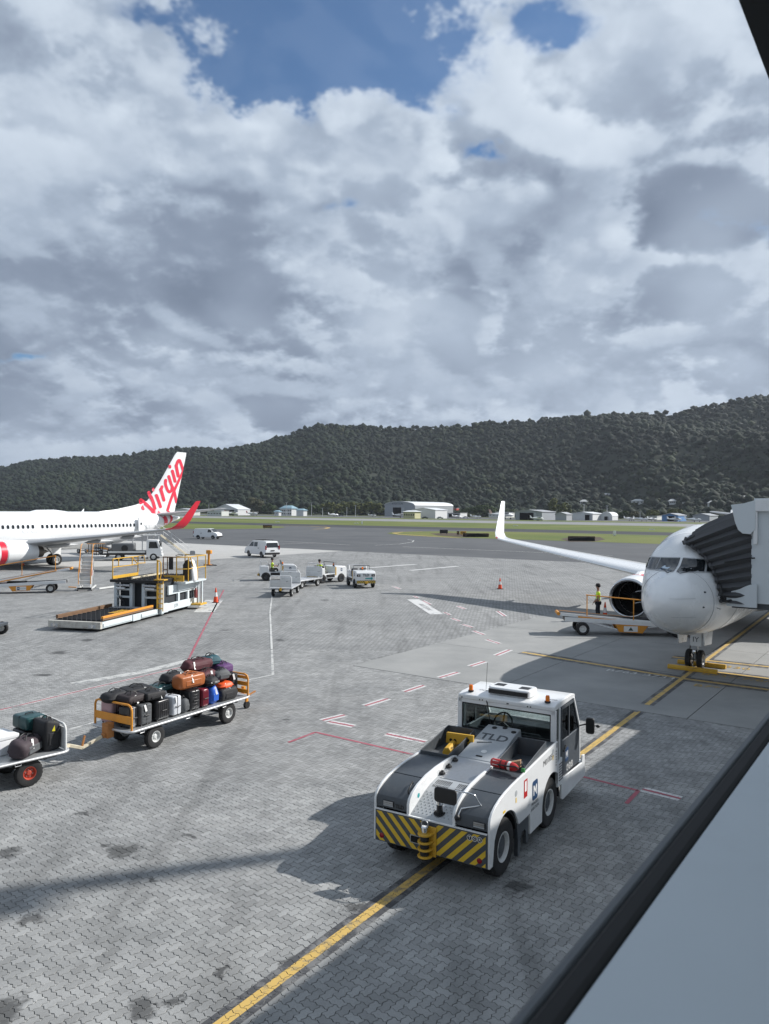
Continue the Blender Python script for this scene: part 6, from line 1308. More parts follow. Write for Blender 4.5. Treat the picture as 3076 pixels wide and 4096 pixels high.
def person(label, loc, az, seated=False, arms=((.32, -.02, 1.12), (.30, .10, .90)), head_tilt=0.):
    p = thing('person', label, 'person', loc, az)
    hz = .52 if seated else .92; sh_ = hz + .50; hd_ = sh_ + .18
    if seated: legs = lambda s_: [(s_ * .10, .0, hz - .02, .085), (s_ * .12, .42, hz + .02, .07), (s_ * .12, .48, hz - .40, .05), (s_ * .12, .62, hz - .44, .04)]
    else: legs = lambda s_: [(s_ * .10, .0, hz - .06, .085), (s_ * .11, .02 + .03 * s_, .49, .062), (s_ * .11, -.02 + .04 * s_, .09, .045), (s_ * .12, .12 + .04 * s_, .04, .038)]
    J = [(0, 0, hz, .13, .10), (0, .01, hz + .22, .125, .09), (0, 0, sh_ - .04, .14, .09), (0, 0, sh_ + .06, .052), (0, .01, hd_, .07), (0, .025, hd_ + .10, .082, .088), (0, .01, hd_ + .17, .055)]
    E_ = [(0, 1), (1, 2), (2, 3), (3, 4), (4, 5), (5, 6)]
    for s_, (el, wr) in ((1, (arms[0], arms[1])), (-1, (arms[2], arms[3]) if len(arms) > 2 else (arms[0], arms[1]))):
        i = len(J); z0 = sh_ - 1.42
        J += [(s_ * .19, 0, sh_ - .02, .055), (s_ * el[0] * .9, el[1], el[2] + z0, .042), (s_ * wr[0], wr[1], wr[2] + z0, .028), (s_ * wr[0], wr[1] + .05, wr[2] + z0 - .05, .034)]
        E_ += [(2, i), (i, i + 1), (i + 1, i + 2), (i + 2, i + 3)]
        k_ = len(J); L_ = legs(s_); J += L_; E_ += [(0, k_)] + [(k_ + j, k_ + j + 1) for j in range(3)]
    body = skin_mesh('body', J, E_, SKIN, p)
    tr = [(0, 0, hz + .02, .145, .115)] + [(x, y, z, r * 1.22) for s_ in (1, -1) for x, y, z, r in legs(s_)[:3]]
    skin_mesh('trousers', tr, [(0, 1), (1, 2), (2, 3), (0, 4), (4, 5), (5, 6)], NAVYC, p)
    vt = [(0, 0, hz + .04, .155, .12), (0, .01, hz + .22, .152, .115), (0, 0, sh_ - .08, .165, .115), (0, 0, sh_ + .01, .11, .085)]
    Ev = [(0, 1), (1, 2), (2, 3)]
    for s_, el in ((1, arms[0]), (-1, arms[2] if len(arms) > 2 else arms[0])):
        i = len(vt); vt += [(s_ * .20, 0, sh_ - .03, .072), (s_ * (.19 + el[0] * .9) / 2, el[1] * .5, (sh_ - .02 + el[2] + sh_ - 1.42) / 2, .064)]; Ev += [(2, i), (i, i + 1)]
    vest = skin_mesh('hi_vis_shirt', vt, Ev, HIVIS, p, root=1)
    for z in (hz + .13, hz + .30): MB().lathe([(.178, 0), (.180, .045)], (0, .005, z), (0, 0, 1), 20).build('reflective_tape', SILV, vest).scale = (1, .80, 1)
    for s_ in (1, -1):
        L_ = legs(s_); a = L_[2]; b = L_[3]; skin_mesh('boot', [(a[0], a[1], a[2] + .05, .055), (a[0], a[1] - .02, a[2] - .03, .055), (b[0], b[1] + .04, b[2] - .0, .042)], [(0, 1), (1, 2)], BOOT, p)
        wr = arms[1] if s_ > 0 or len(arms) < 4 else arms[3]; hx, hy, hz_ = s_ * wr[0], wr[1] + .05, wr[2] + sh_ - 1.42 - .05
        mb = MB()
        for f in range(5): mb.tube([(hx + (f - 2) * .018, hy + .01, hz_ - .02), (hx + (f - 2) * .020, hy + .035 - .004 * abs(f - 2), hz_ - .055), (hx + (f - 2) * .018, hy + .03, hz_ - (.085 if f not in (0, 4) else .07))], .0085, 6)
        fg = mb.build('fingers', SKIN, body); fg['kind'] = 'stuff'
    MB().ball((0, -.005, hd_ + .13), (.098, .112, .10), 14, 8).build('hair', HAIR, body)
    c_ = MB().lathe([(.108, 0), (.108, .05), (.085, .10), (.001, .115)], (0, .005, hd_ + .145), (0, .0, 1), 18).prism(arc((0, .09), .085, 0, 180, 8), 'z', hd_ + .142, hd_ + .155).build('cap', HAIR, p); c_.location.z += 0
    MB().ball((0, .112, hd_ + .085), (.014, .016, .022), 8, 6).build('nose', SKIN, body); MB().ball((-.035, .098, hd_ + .11), .011, 8, 6).ball((.035, .098, hd_ + .11), .011, 8, 6).build('eyes', BOOT, body)['kind'] = 'stuff'
    MB().box(-.028, .028, .098, .108, hd_ + .035, hd_ + .043).build('mouth', mat('lips', (.22, .08, .06), .6), body)
    return p
pw = G(2392, 2480); person('worker in yellow hi-vis shirt and cap standing behind the near belt loader', (pw.x, pw.y, .01), -80, False, ((.26, .02, 1.12), (.24, .14, .92), (.26, .04, 1.10), (.22, .20, .92))).scale = (1.08, 1.08, 1.04)
# ---------------------------------------------------------------- vans
def narrow(mb, z0=1.0, z1=1.9, k_=.84):
    mb.v = [(x * (1 - (1 - k_) * min(max((z - z0) / (z1 - z0), 0), 1)), y, z) for x, y, z in mb.v]; return mb
def van(label, loc, az, roof_rack):
    v = thing('van', label, 'van', loc, az)
    prof = [(-2.56, .45), (-2.58, .95), (-2.50, 1.2), (-2.42, 1.80), (-2.3, 1.93), (.60, 1.95), (.95, 1.90), (1.75, 1.28), (2.35, 1.08), (2.52, .85), (2.55, .45), (2.3, .34), (-2.4, .34)]
    narrow(MB().prism(prof, 'x', -.95, .95)).build('body', WHITE, v, bevel=.05, ang=40)
    def win(name, P_, x): return narrow(MB().prism(P_, 'x', x - .008, x + .008)).build(name, DGLASS, v)
    for s_ in (-1, 1):
        win('front_window', [(.45, 1.27), (1.50, 1.27), (.98, 1.78), (.50, 1.80)], s_ * .955); win('sliding_window', [(-.50, 1.27), (.30, 1.27), (.32, 1.78), (-.50, 1.78)], s_ * .955) if roof_rack else None
        MB().box(s_ * .95, s_ * .97, -1.0, -.75, 1.05, 1.12).build('door_handle', BLACK, v); MB().box(s_ * .97 - .02, s_ * 1.12, 1.38, 1.45, 1.22, 1.44).build('side_mirror', WHITE, v, bevel=.02)
        MB().box(s_ * .80, s_ * .955, -2.60, -2.50, .95, 1.42).build('tail_light', REDL, v, bevel=.01); MB().prism([(2.30, .92), (2.54, .84), (2.50, .72), (2.28, .78)], 'x', s_ * .62, s_ * .93).build('headlight', CHROME, v)
        for y in (-1.55, 1.6): wheel(v, (s_ * .83, y, .335), .335, .22, .21, STEEL, s_, n=20); MB().prism(arc((y, .335), .40, 0, 180, 12), 'x', s_ * .93, s_ * .957).build('wheel_arch', BLACK, v)
    narrow(MB().add([(-.84, -2.52, 1.22), (.84, -2.52, 1.22), (.84, -2.445, 1.76), (-.84, -2.445, 1.76)], [(0, 1, 2, 3)])).build('rear_window', DGLASS, v).location.y = -.012
    narrow(MB().add([(-.82, 1.72, 1.33), (.82, 1.72, 1.33), (.82, 1.0, 1.88), (-.82, 1.0, 1.88)], [(0, 1, 2, 3)])).build('windscreen', DGLASS, v).location = (0, .02, .015)
    MB().box(-.96, .96, -2.62, -2.45, .38, .62).build('rear_bumper', BLACK, v, bevel=.03); MB().box(-.95, .95, 2.44, 2.60, .36, .62).build('front_bumper', BLACK, v, bevel=.03); MB().box(-.26, .26, -2.605, -2.59, .78, .90).build('number_plate', BLACK, v)
    if roof_rack:
        for s_ in (-1, 1): MB().bar((s_ * .62, -1.6, 2.02), (s_ * .62, .4, 2.02), .04, .04).build('roof_rail', BLACK, v)
        for y in (-1.4, -.5, .3): MB().bar((-.7, y, 2.04), (.7, y, 2.04), .06, .04).build('roof_bar', BLACK, v)
    return v
van('white van with roof rack seen from behind, on the pale concrete', (-14.65, 91.3, 0), -38, True)
van('distant white panel van facing right, on the dark taxi apron', (-33.2, 143.5, 0), 108, False)
# ---------------------------------------------------------------- baggage tractors and dollies
def tractor(label, loc, az, driver=None, open_seat=False):
    b = thing('baggage_tractor', label, 'tow tractor', loc, az)
    W_ = .72
    MB().prism([(-1.45, .35), (-1.45, 1.05), (-1.38, 1.15), (-.75, 1.15), (-.70, .70), (.25, .70), (.30, 1.22), (.42, 1.28), (1.35, 1.24), (1.48, 1.10), (1.50, .35)], 'x', -W_, W_).build('body', WHITE, b, bevel=.03)
    for s_ in (-1, 1):
        MB().box(s_ * W_ - .01, s_ * W_ + .012, -.60, .25, .42, .66).build('step_recess', BLACK, b); MB().box(s_ * W_ - .03, s_ * W_ + .015, .30, .42, .55, 1.20).build('yellow_grip', YEL, b, bevel=.02)
        for y in (-.98, .92): wheel(b, (s_ * (W_ - .04), y, .31), .31, .2, .14, CHAR, s_, n=20); MB().prism(arc((y, .31), .37, 0, 180, 12), 'x', s_ * W_ - .005, s_ * W_ + .008).build('wheel_arch', BLACK, b)
        MB().tube([(s_ * .66, -1.35, 1.1), (s_ * .66, -1.35, 1.52), (s_ * .66, -.9, 1.52), (s_ * .66, -.72, 1.10)], .025, 7).build('side_guard', GALV, b)
        badge_m(b, (s_ * (W_ + .003), .95, .98), (0, s_, 0), (0, 0, 1), .22)
    MB().tube([(-.66, -1.36, 1.52), (.66, -1.36, 1.52)], .025, 7).build('rear_guard', GALV, b); MB().tube([(-.62, .30, 1.22), (-.6, .22, 1.58), (.6, .22, 1.58), (.62, .30, 1.22)], .028, 7).build('screen_hoop', CHAR, b)
    for x in (-.36, .28): MB().box(x - .25, x + .25, -.72, -.25, .72, .86).box(x - .25, x + .25, -.76, -.66, .84, 1.3).build('seat', BLACK, b, bevel=.04)
    MB().tube([(-.36 + .17 * math.cos(R(a)), .08 + .08 * math.sin(R(a)), 1.18 + .15 * math.sin(R(a))) for a in range(0, 360, 24)], .015, 6, closed=True).build('steering_wheel', BLACK, b)
    for yy, sg in ((1.505, 1), (-1.455, -1)):
        bd_ = MB().box(-W_, W_, yy - .01 if sg > 0 else yy - .03, yy + .03 if sg > 0 else yy + .01, .36, .58).build('bumper', CHAR, b, bevel=.01); mbs = MB(); y2 = yy + sg * .034
        stripes(-.70, -.1, .37, .57, .16, .08, -1, y2, mbs); stripes(.1, .70, .37, .57, .16, .08, 1, y2, mbs); q_ = mbs.build('hazard_stripes', YST, bd_, recalc=False); q_['kind'] = 'stuff'
        MB().box(-.10, .10, yy, yy + sg * .16, .36, .52).build('hitch', YEL, b, bevel=.01)
    for x in (-.55, .55): MB().box(x - .13, x + .13, 1.47, 1.505, .86, 1.02).build('headlight', BLACK, b); MB().lathe([(.05, 0), (.05, .01), (.001, .01)], (x, 1.505, .94), (0, 1, 0), 12).build('lens', CHROME, b)
    text_mesh('TLD', .26, CHAR, 'lettering', b, frame((0, 1.512, .96), (-1, 0, 0), (0, 0, 1)), .002, bold=.006); MB().box(-.32, .05, 1.502, 1.508, .68, .76).build('sticker', TEAL, b); MB().lathe([(.09, 0), (.09, .004), (.001, .004)], (-.42, 1.50, .72), (0, 1, 0), 16).build('round_sticker', TEAL, b)
    beacon(b, (.45, .35, 1.28) if driver else (0, .5, 1.28), 1.5)
    if driver: person(driver, b.matrix_basis @ Vector((-.36, -.42, .34)), az, True, ((.30, .18, 1.16), (.14, .42, 1.18), (.28, .16, 1.16), (.16, .42, 1.18)))
    return b
tractor('white baggage tractor with driver, hitched to the flat dolly', (-4.55, 60.2, 0), 46, 'driver in hi-vis on the tractor hitched to the flat dolly')
tractor('parked white baggage tractor facing the camera, nobody aboard', (-1.75, 56.9, 0), 163)
tractor('white tow tractor behind the empty cart, driver seated high', (-8.6, 61.6, .0), 78, 'driver in hi-vis sitting on the tractor behind the empty cart')
def dolly(label, loc, az, num, rear_rack=True):
    d = thing('baggage_cart', label, 'cart', loc, az)
    MB().box(-.72, .72, -1.6, 1.6, .52, .60).build('deck', GALV, d, bevel=.01); MB().box(-.1, .1, -1.5, 1.5, .42, .52).build('spine', CHAR, d)
    for y in (-1.62, 1.62):
        fr = MB().tube([(-.70, y, .55), (-.70, y, 1.28), (-.62, y, 1.38), (.62, y, 1.38), (.70, y, 1.28), (.70, y, .55)], .03, 8).build('end_frame', WHITE, d)
        MB().box(-.68, .68, y - .01, y + .01, .64, 1.12 if y < 0 else 1.34).build('end_panel', WHITE2, fr); MB().tube([(-.70, y, .98), (.70, y, .98)], .022, 6).build('end_rail', WHITE, fr); text_mesh(num, .14, CHAR, 'lettering', fr, frame((.42, y - .013, 1.0), (1, 0, 0), (0, 0, 1)), .001)
    for s_ in (-1, 1):
        for y in (-1.1, 1.1): wheel(d, (s_ * .60, y, .27), .27, .17, .13, WHITE2, s_, n=18)
    MB().box(-.06, .06, -1.74, -1.62, .42, .62).build('hitch_pin', YEL, d, bevel=.01); MB().bar((0, 1.6, .48), (0, 2.3, .42), .08, .06).build('drawbar', CHAR, d)
    for y in (-1.1, 1.1): MB().cyl((-.55, y, .27), (.55, y, .27), .03).build('axle', BLACK, d)
    return d
dolly('empty white baggage cart with high end frame, nearest of the group', (-6.6, 51.2, 0), 4, '97'); dolly('flat white cart with panel end between the two tractors', (-6.0, 56.3, 0), 26, '914')
# ---------------------------------------------------------------- service truck and passenger stairs at the side-on airliner
tk = thing('service_truck', 'white service truck with grey tank under the side-on airliner', 'truck', (-27.4, 83.6, 0), 78)
MB().prism([(1.35, .55), (1.35, 2.15), (1.5, 2.28), (2.55, 2.25), (2.85, 1.45), (2.95, 1.0), (2.95, .45), (1.4, .45)], 'x', -.95, .95).build('cab', WHITE, tk, bevel=.05)
MB().add([(-.85, 2.86, 1.47), (.85, 2.86, 1.47), (.82, 2.61, 2.12), (-.82, 2.61, 2.12)], [(0, 1, 2, 3)]).build('windscreen', DGLASS, tk).location.y = .03
for s_ in (-1, 1):
    MB().prism([(1.6, 1.35), (2.6, 1.35), (2.4, 2.05), (1.65, 2.05)], 'x', s_ * .955, s_ * .965).build('door_window', DGLASS, tk); MB().box(s_ * 1.0, s_ * 1.2, 2.75, 2.8, 1.5, 2.0).build('side_mirror', BLACK, tk, bevel=.02)
    for y in (-1.5, 2.1): wheel(tk, (s_ * .85, y, .40), .40, .25, .22, WHITE2, s_, n=20)
    MB().box(s_ * .95 - .02, s_ * .95 + .02, -2.6, 1.2, .85, 1.05).build('side_board', WHITE2, tk)
    MB().box(s_ * .6, s_ * .9, 2.95, 2.97, .75, .95).build('headlight', CHROME, tk)
MB().box(-.8, .8, 2.955, 2.975, 1.05, 1.25).build('grille', LGREY, tk); MB().box(-.97, .97, 2.93, 3.03, .45, .68).build('front_bumper', WHITE, tk, bevel=.02)
MB().box(-.85, .85, -2.7, 1.3, .62, .85).build('chassis', BLACK, tk); rbox(MB(), 1.7, 2.4, 1.0, .12, .88).build('tank', mat('tank_grey', (.14, .145, .15), .4, .3), tk).location.y = -1.1
MB().cyl((.86, -.9, 1.35), (.95, -.9, 1.35), .35, n=18).build('hose_reel', BLACK, tk); MB().tube([(-.3, -.2, 1.8), (-.3, -.2, 2.6)], .06).build('vent_pipe', GALV, tk); MB().tube([(-.8, -2.2, 1.9), (-.8, -2.2, 2.2), (-.8, .0, 2.2), (-.8, .0, 1.9)], .025).build('tank_rail', GALV, tk); MB().box(-.9, .9, -3.3, -2.7, .4, .75).build('rear_step', BLACK, tk)
sa_ = thing('passenger_stairs', 'grey passenger stairs leading up to the side-on airliner\'s open rear door', 'stairs', (-26.7, 86.2, 0), 43)
for s_ in (-1, 1):
    MB().bar((s_ * .6, 1.2, 2.70), (s_ * .6, 4.9, .12), .08, .22).build('stringer', ALU if s_ < 0 else CREAM, sa_)
    for z in (.55, 1.05): MB().tube([(s_ * .62, -.6, 2.75 + z), (s_ * .62, 1.2, 2.75 + z), (s_ * .62, 4.95, .15 + z)], .028, 6).build('handrail', GALV, sa_)
    for i in range(6): y = -.6 + i * 1.08; zb = 2.75 if y < 1.2 else 2.75 - (y - 1.2) * .697; MB().tube([(s_ * .62, y, zb), (s_ * .62, y, zb + 1.05)], .024, 6).build('baluster', GALV, sa_)
    for y in (-.4, 1.0): MB().bar((s_ * .55, y, .1), (s_ * .55, y, 2.68), .08, .08).build('support_leg', GALV, sa_); MB().cyl((s_ * .5, y, .12), (s_ * .6, y, .12), .12).build('caster', BLACK, sa_)
for i in range(13): MB().box(-.56, .56, 1.2 + i * .285, 1.46 + i * .285, 2.50 - i * .198, 2.53 - i * .198).build('tread', ALU, sa_)
MB().box(-.75, .65, -1.0, 1.25, 2.66, 2.74).build('landing', ALU, sa_); MB().bar((-.5, -.3, .3), (.5, .9, 2.6), .05, .05).build('brace', GALV, sa_)
we = thing('wheeled_extinguisher', 'orange ground service bollard with coiled cable behind the loader', 'bollard', tuple(G(835, 2262)), 20)
MB().lathe([(.14, .08), (.12, .2), (.11, 1.15), (.14, 1.2)], (0, 0, 0), (0, 0, 1), 16).build('post', ORNG, we); MB().box(-.24, .30, -.17, .17, 1.18, 1.55).build('head', ORNG, we, bevel=.05); MB().box(-.5, .35, -.2, .2, .02, .12).build('foot_plate', RUSTY, we, bevel=.02); MB().tube([(.3, 0, .1), (.7, .2, .06), (1.0, -.1, .05), (.7, -.4, .05), (.3, -.3, .05)], .03, 6).build('cable', BLACK, we)
# ---------------------------------------------------------------- airfield beyond
def px_box(x0, x1, ybase):                    # near face of a far building from its base line in the photo
    a = G(x0, ybase); b = G(x1, ybase + .007 * (x1 - x0)); return a, b
STW = mat('far_white_wall', (.62, .63, .62), .6, dirt=.2, dscale=.1, dcol=(.45, .45, .44)); STG = mat('far_grey_wall', (.30, .32, .34), .6); RFW = mat('far_white_roof', (.66, .68, .69), .5); RFG = mat('far_grey_roof', (.36, .37, .38), .5); RFB = mat('far_blue_roof', (.22, .34, .40), .5); BLW = mat('far_blue_wall', (.10, .22, .42), .6); YGW = mat('far_cream_wall', (.50, .48, .30), .7)
def shed(label, x0, x1, ybase, h, depth, wall, roof, style='gable', opening=None, rise=2.0, windows=0, cat='hangar', xm=None, text=None):
    """walls follow the airfield grid: the front faces the runway, the right-hand side shows beside it"""
    xm = x0 + .66 * (x1 - x0) if xm is None else xm; B = G(xm, ybase)
    def px(p): return CX + p.x / p.y * F
    w_ = 1.
    while px(B - dn * w_) > x0 and w_ < 90: w_ += .2
    depth = 2.
    while px(B + da * depth) < x1 and depth < 85: depth += .3
    m0 = B - dn * w_ / 2
    o = thing('hangar' if cat == 'hangar' else 'building', label, cat, (m0.x, m0.y, 0), AZ); hw = w_ / 2
    def front(u): return -hw + w_ * u
    segs = [(0, 1)] if not opening else [(0, opening[0]), (opening[1], 1)]
    for u0, u1 in segs:
        if u1 - u0 > .005: MB().box(front(u0), front(u1), 0, .3, -.05, h).build('front_wall', wall, o)
    if opening:
        oh = h * opening[2]; MB().box(front(opening[0]), front(opening[1]), 0, .3, oh, h).build('lintel', wall, o); MB().box(front(opening[0]), front(opening[1]), depth * .6, depth * .6 + .2, 0, oh).build('inner_wall', DARK, o)
        for u in (opening[0], opening[1]): MB().box(front(u) - .1, front(u) + .1, .3, depth * .6, 0, oh).build('inner_side', DARK, o)
        MB().box(front(opening[1]), front(min(opening[1] + .09, 1)), -.35, -.05, 0, oh).build('sliding_door', LGREY, o)
    for x in (-hw, hw - .3): MB().box(x, x + .3, .3, depth - .3, -.05, h).build('side_wall', wall, o)
    MB().box(-hw, hw, depth - .3, depth, -.05, h).build('back_wall', wall, o)
    if style == 'gable': prof = [(-hw - .4, h - .1), (0, h + rise), (hw + .4, h - .1), (hw + .4, h + .15), (0, h + rise + .3), (-hw - .4, h + .15)]; MB().prism([(-hw, h), (hw, h), (0, h + rise)], 'y', .02, .28).build('gable', wall, o)
    elif style == 'arch': A_ = [(-hw * math.cos(R(t_)), h + rise * math.sin(R(t_))) for t_ in range(0, 181, 12)]; prof = A_ + [(x, z - .3) for x, z in A_[::-1]]; MB().prism(A_, 'y', .02, .28).build('gable', wall, o)
    elif style == 'hip': prof = None; e = hw + .8; MB().add([(-e, -.8, h), (e, -.8, h), (e, depth + .8, h), (-e, depth + .8, h), (-hw * .55, depth * .4, h + rise), (hw * .55, depth * .4, h + rise), (hw * .55, depth * .6, h + rise), (-hw * .55, depth * .6, h + rise)], [(3, 2, 1, 0), (4, 5, 6, 7), (0, 1, 5, 4), (1, 2, 6, 5), (2, 3, 7, 6), (3, 0, 4, 7)]).build('roof', roof, o)
    else: prof = [(-hw - .2, h), (hw + .2, h + .25), (hw + .2, h + .5), (-hw - .2, h + .25)]
    if prof: MB().prism(prof, 'y', -.5, depth + .4).build('roof', roof, o)
    for i in range(windows):
        u = (i + .5) / windows
        for zz_ in ([h * .3, h * .72] if windows > 3 and h > 5 else [h * .55]):
            wn = MB().box(front(u) - w_ / windows * .28, front(u) + w_ / windows * .28, -.06, -.01, zz_ - h * .12, zz_ + h * .10).build('window', DGLASS, o)
    if text: text_mesh(text, h * .26, CHAR, 'lettering', o, frame((hw * (text_off := -.15), -.06, h + rise * .38), (1, 0, 0), (0, 0, 1)), .01, bold=.02)
    return o
shed('distant white gabled hangar with dark opening, left of the blue-roofed office', 857, 1000, 2061, 5.0, 26, STW, RFW, 'gable', (.42, .86, .92), 4.2)
shed('low white shed in front of the gabled hangar', 830, 915, 2064, 3.4, 12, STW, RFW, 'flat', None, 0, 5, 'building')
shed('distant two-storey office with pale blue hipped roof', 1120, 1190, 2063, 6.0, 14, STW, RFB, 'hip', None, 2.6, 6, 'building'); shed('small white annexe right of the blue-roofed office', 1186, 1228, 2064, 4.6, 10, STW, RFB, 'hip', None, 1.4, 0, 'building'); shed('low white wing left of the blue-roofed office', 1097, 1124, 2063, 3.4, 10, STW, RFB, 'hip', None, 1.2, 3, 'building')
big = shed('largest pale grey arched hangar with lettering on its front', 1539, 1812, 2067, 9.4, 52, STG, RFW, 'arch', (.27, .56, .80), 3.2, xm=1660, text='AVIATION')
shed('red panelled block at the end of the arched hangar', 1806, 1836, 2064.5, 7.2, 6, mat('far_red_wall', (.45, .06, .04), .6), RFW, 'flat', None, 0, 0, 'building')
shed('cream two-storey office with dark windows before the arched hangar', 1614, 1682, 2074, 4.4, 10, YGW, RFW, 'hip', None, .9, 5, 'building'); shed('plain white gabled shed right of the cream office', 1650, 1788, 2074, 5.6, 24, STW, RFW, 'gable', None, 1.3, 0, 'building')
shed('low white lean-to roof right of the white shed', 1790, 1868, 2070, 3.2, 14, STW, RFG, 'flat', (.1, .9, .85), 0, 0, 'building'); shed('low white building behind the turboprop', 1955, 2058, 2070, 3.4, 14, STW, RFW, 'flat', None, 0, 5, 'building')
shed('grey hangar with wide dark opening beside the airliner wing', 2062, 2222, 2081, 5.0, 26, STG, RFG, 'gable', (.16, .70, .88), 1.0); shed('grey corrugated side of the wide-opening hangar', 2222, 2288, 2082, 3.6, 22, RFG, RFG, 'gable', None, 1.1, 0, 'building')
shed('white shed with dark door left of the round-roofed one', 2290, 2412, 2081, 4.0, 16, STW, RFW, 'gable', (.62, .86, .85), .9); shed('white round-roofed hangar with black doors', 2404, 2472, 2081, 2.6, 18, STW, RFW, 'arch', (.3, .62, .9), 2.6)
shed('blue hangar with dark opening, right of the light aircraft', 2648, 2745, 2085, 3.4, 18, BLW, RFG, 'gable', (.34, .78, .9), 1.1); shed('grey gabled hangar right of the blue one', 2772, 2872, 2083, 3.2, 18, STG, RFG, 'gable', None, 1.2); shed('low white carport left of the blue hangar', 2590, 2648, 2079, 2.2, 10, STW, RFW, 'flat', (.1, .9, .85), 0, 0, 'building'); shed('pale shed behind the tail of the side-on airliner', 690, 800, 2062, 4.0, 16, STW, RFG, 'gable', None, 1.4, 0, 'building')
# light masts
def lamp_post(x, yb, yt, label):
    a = G(x, yb); h = HC + (HY + .007 * (x - CX) - yt) / F * a.y
    l = thing('light_mast', label, 'light mast', (a.x, a.y, 0), 0, 'light masts along the far apron')
    MB().cyl((0, 0, 0), (0, 0, h), .22, .12, 10).build('pole', GALV, l); MB().box(-.9, .9, -.2, .2, h - .15, h + .1).build('lamp_head', LGREY, l)
for i, (x, yb, yt) in enumerate(((1146, 2063, 2010), (1246, 2065, 2011), (1387, 2065, 2030), (1422, 2066, 2022), (1290, 2065, 2032), (2336, 2080, 2017), (2428, 2080, 2023), (2560, 2079, 2047), (835, 2060, 2016))):
    lamp_post(x, yb, yt, 'far light mast ' + ['left of the blue-roofed office', 'right of the blue-roofed office', 'short one between office and arched hangar', 'taller one left of the arched hangar', 'low one behind the small jet by the office', 'in front of the white shed with dark door', 'in front of the round-roofed hangar', 'low one amid the light aircraft', 'left of the white gabled hangar'][i])
def small_plane(x, y, az, label, s_=1., tail=None, high=False):
    a = G(x, y); p = thing('light_aircraft', label, 'airplane', (a.x, a.y, 0), az, 'small aircraft parked far across the runway')
    MB().loft([[(r_ * math.cos(2 * math.pi * j / 10) * s_, yy * s_, (zc + r_ * math.sin(2 * math.pi * j / 10) * 1.1) * s_) for j in range(10)] for yy, r_, zc in ((3.6, .1, 1.3), (3.0, .42, 1.3), (1.2, .62, 1.45), (-.5, .6, 1.5), (-3, .25, 1.55), (-4.2, .08, 1.6))]).build('fuselage', AWH, p)
    zw = 2.1 if high else 1.05; MB().box(-5.2 * s_, 5.2 * s_, -.2 * s_, 1.2 * s_, zw * s_, (zw + .14) * s_).build('wing', AWH, p); MB().box(-1.7 * s_, 1.7 * s_, -4.2 * s_, -3.4 * s_, 1.6 * s_, 1.68 * s_).build('tailplane', AWH, p)
    MB().prism([(-3.2 * s_, 1.6 * s_), (-4.2 * s_, 1.6 * s_), (-4.6 * s_, 3.0 * s_), (-4.0 * s_, 3.0 * s_)], 'x', -.06, .06).build('fin', tail or AWH, p)
    MB().box(-.55 * s_, .55 * s_, .6 * s_, 1.9 * s_, 1.75 * s_, 2.08 * s_).build('canopy', DGLASS, p)
    for xx, yy in ((-1.1, .3), (1.1, .3), (0, 2.7)): MB().cyl(((xx - .1) * s_, yy * s_, .22 * s_), ((xx + .1) * s_, yy * s_, .22 * s_), .22 * s_).bar((xx * s_, yy * s_, .22 * s_), (xx * .6 * s_, yy * s_, 1.1 * s_), .1, .1).build('landing_wheel', RUB, p)
SPL = [(1335, 2066, 60, 'small white jet left of the light masts', 1.1), (1600, 2071, 100, 'small white plane in front of the arched hangar opening', 1.3), (1490, 2067, 80, 'tiny plane on the grass edge left of the arched hangar', .8), (1830, 2074, 60, 'light aircraft right of the white gabled shed', 1.0), (1905, 2074, 120, 'light aircraft left of the turboprop', 1.0), (2150, 2083, 80, 'light aircraft parked in the wide hangar opening', 1.0), (2520, 2084, 70, 'first light aircraft right of the round-roofed hangar', 1.0), (2565, 2085, 110, 'second light aircraft right of the round-roofed hangar', 1.0), (2610, 2085, 60, 'third light aircraft right of the round-roofed hangar', 1.0), (2700, 2087, 95, 'light aircraft before the blue hangar', 1.0), (2775, 2088, 110, 'light aircraft with pale tail right of the blue hangar', 1.1), (930, 2063, 70, 'small plane with red tail before the gabled hangar', 1.4), (1010, 2063, 110, 'second red-tailed plane right of the gabled hangar', 1.3)]
for x, y, az_, lb, s_ in SPL: small_plane(x, y, az_, lb, s_, mat('dull_red', (.30, .03, .04), .5) if 'red' in lb else None, x % 2 == 0)
small_plane(2010, 2077, 75, 'twin-engined turboprop behind the airliner winglet', 2.1, mat('tan_tail', (.5, .35, .28), .5), True)
def car(x, y, label, c):
    a = G(x, y); p = thing('parked_car', label, 'car', (a.x, a.y, 0), 88, 'cars parked by the far hangars')
    MB().prism([(-2.1, .35), (-2.15, .8), (-1.5, .92), (-1.0, 1.42), (.5, 1.45), (1.1, .95), (2.0, .85), (2.15, .4)], 'x', -.85, .85).build('body', c, p, bevel=.05); MB().prism([(-1.3, .96), (-.95, 1.36), (.45, 1.38), (.9, .96)], 'x', -.86, .86).build('glazing', DGLASS, p)
    for yy in (-1.3, 1.3): MB().cyl((-.88, yy, .3), (.88, yy, .3), .3).build('wheel_pair', RUB, p)
for x, y, lb, c in ((1352, 2064, 'silver car below the trees left of the arched hangar', STEEL), (1365, 2064.5, 'dark car next to the silver one by the trees', CHAR), (1700, 2075, 'dark car beside the cream office', CHAR), (1760, 2075.5, 'grey car before the plain white shed', LGREY), (1862, 2073, 'white car right of the white lean-to', WHITE)): car(x, y, lb, c)
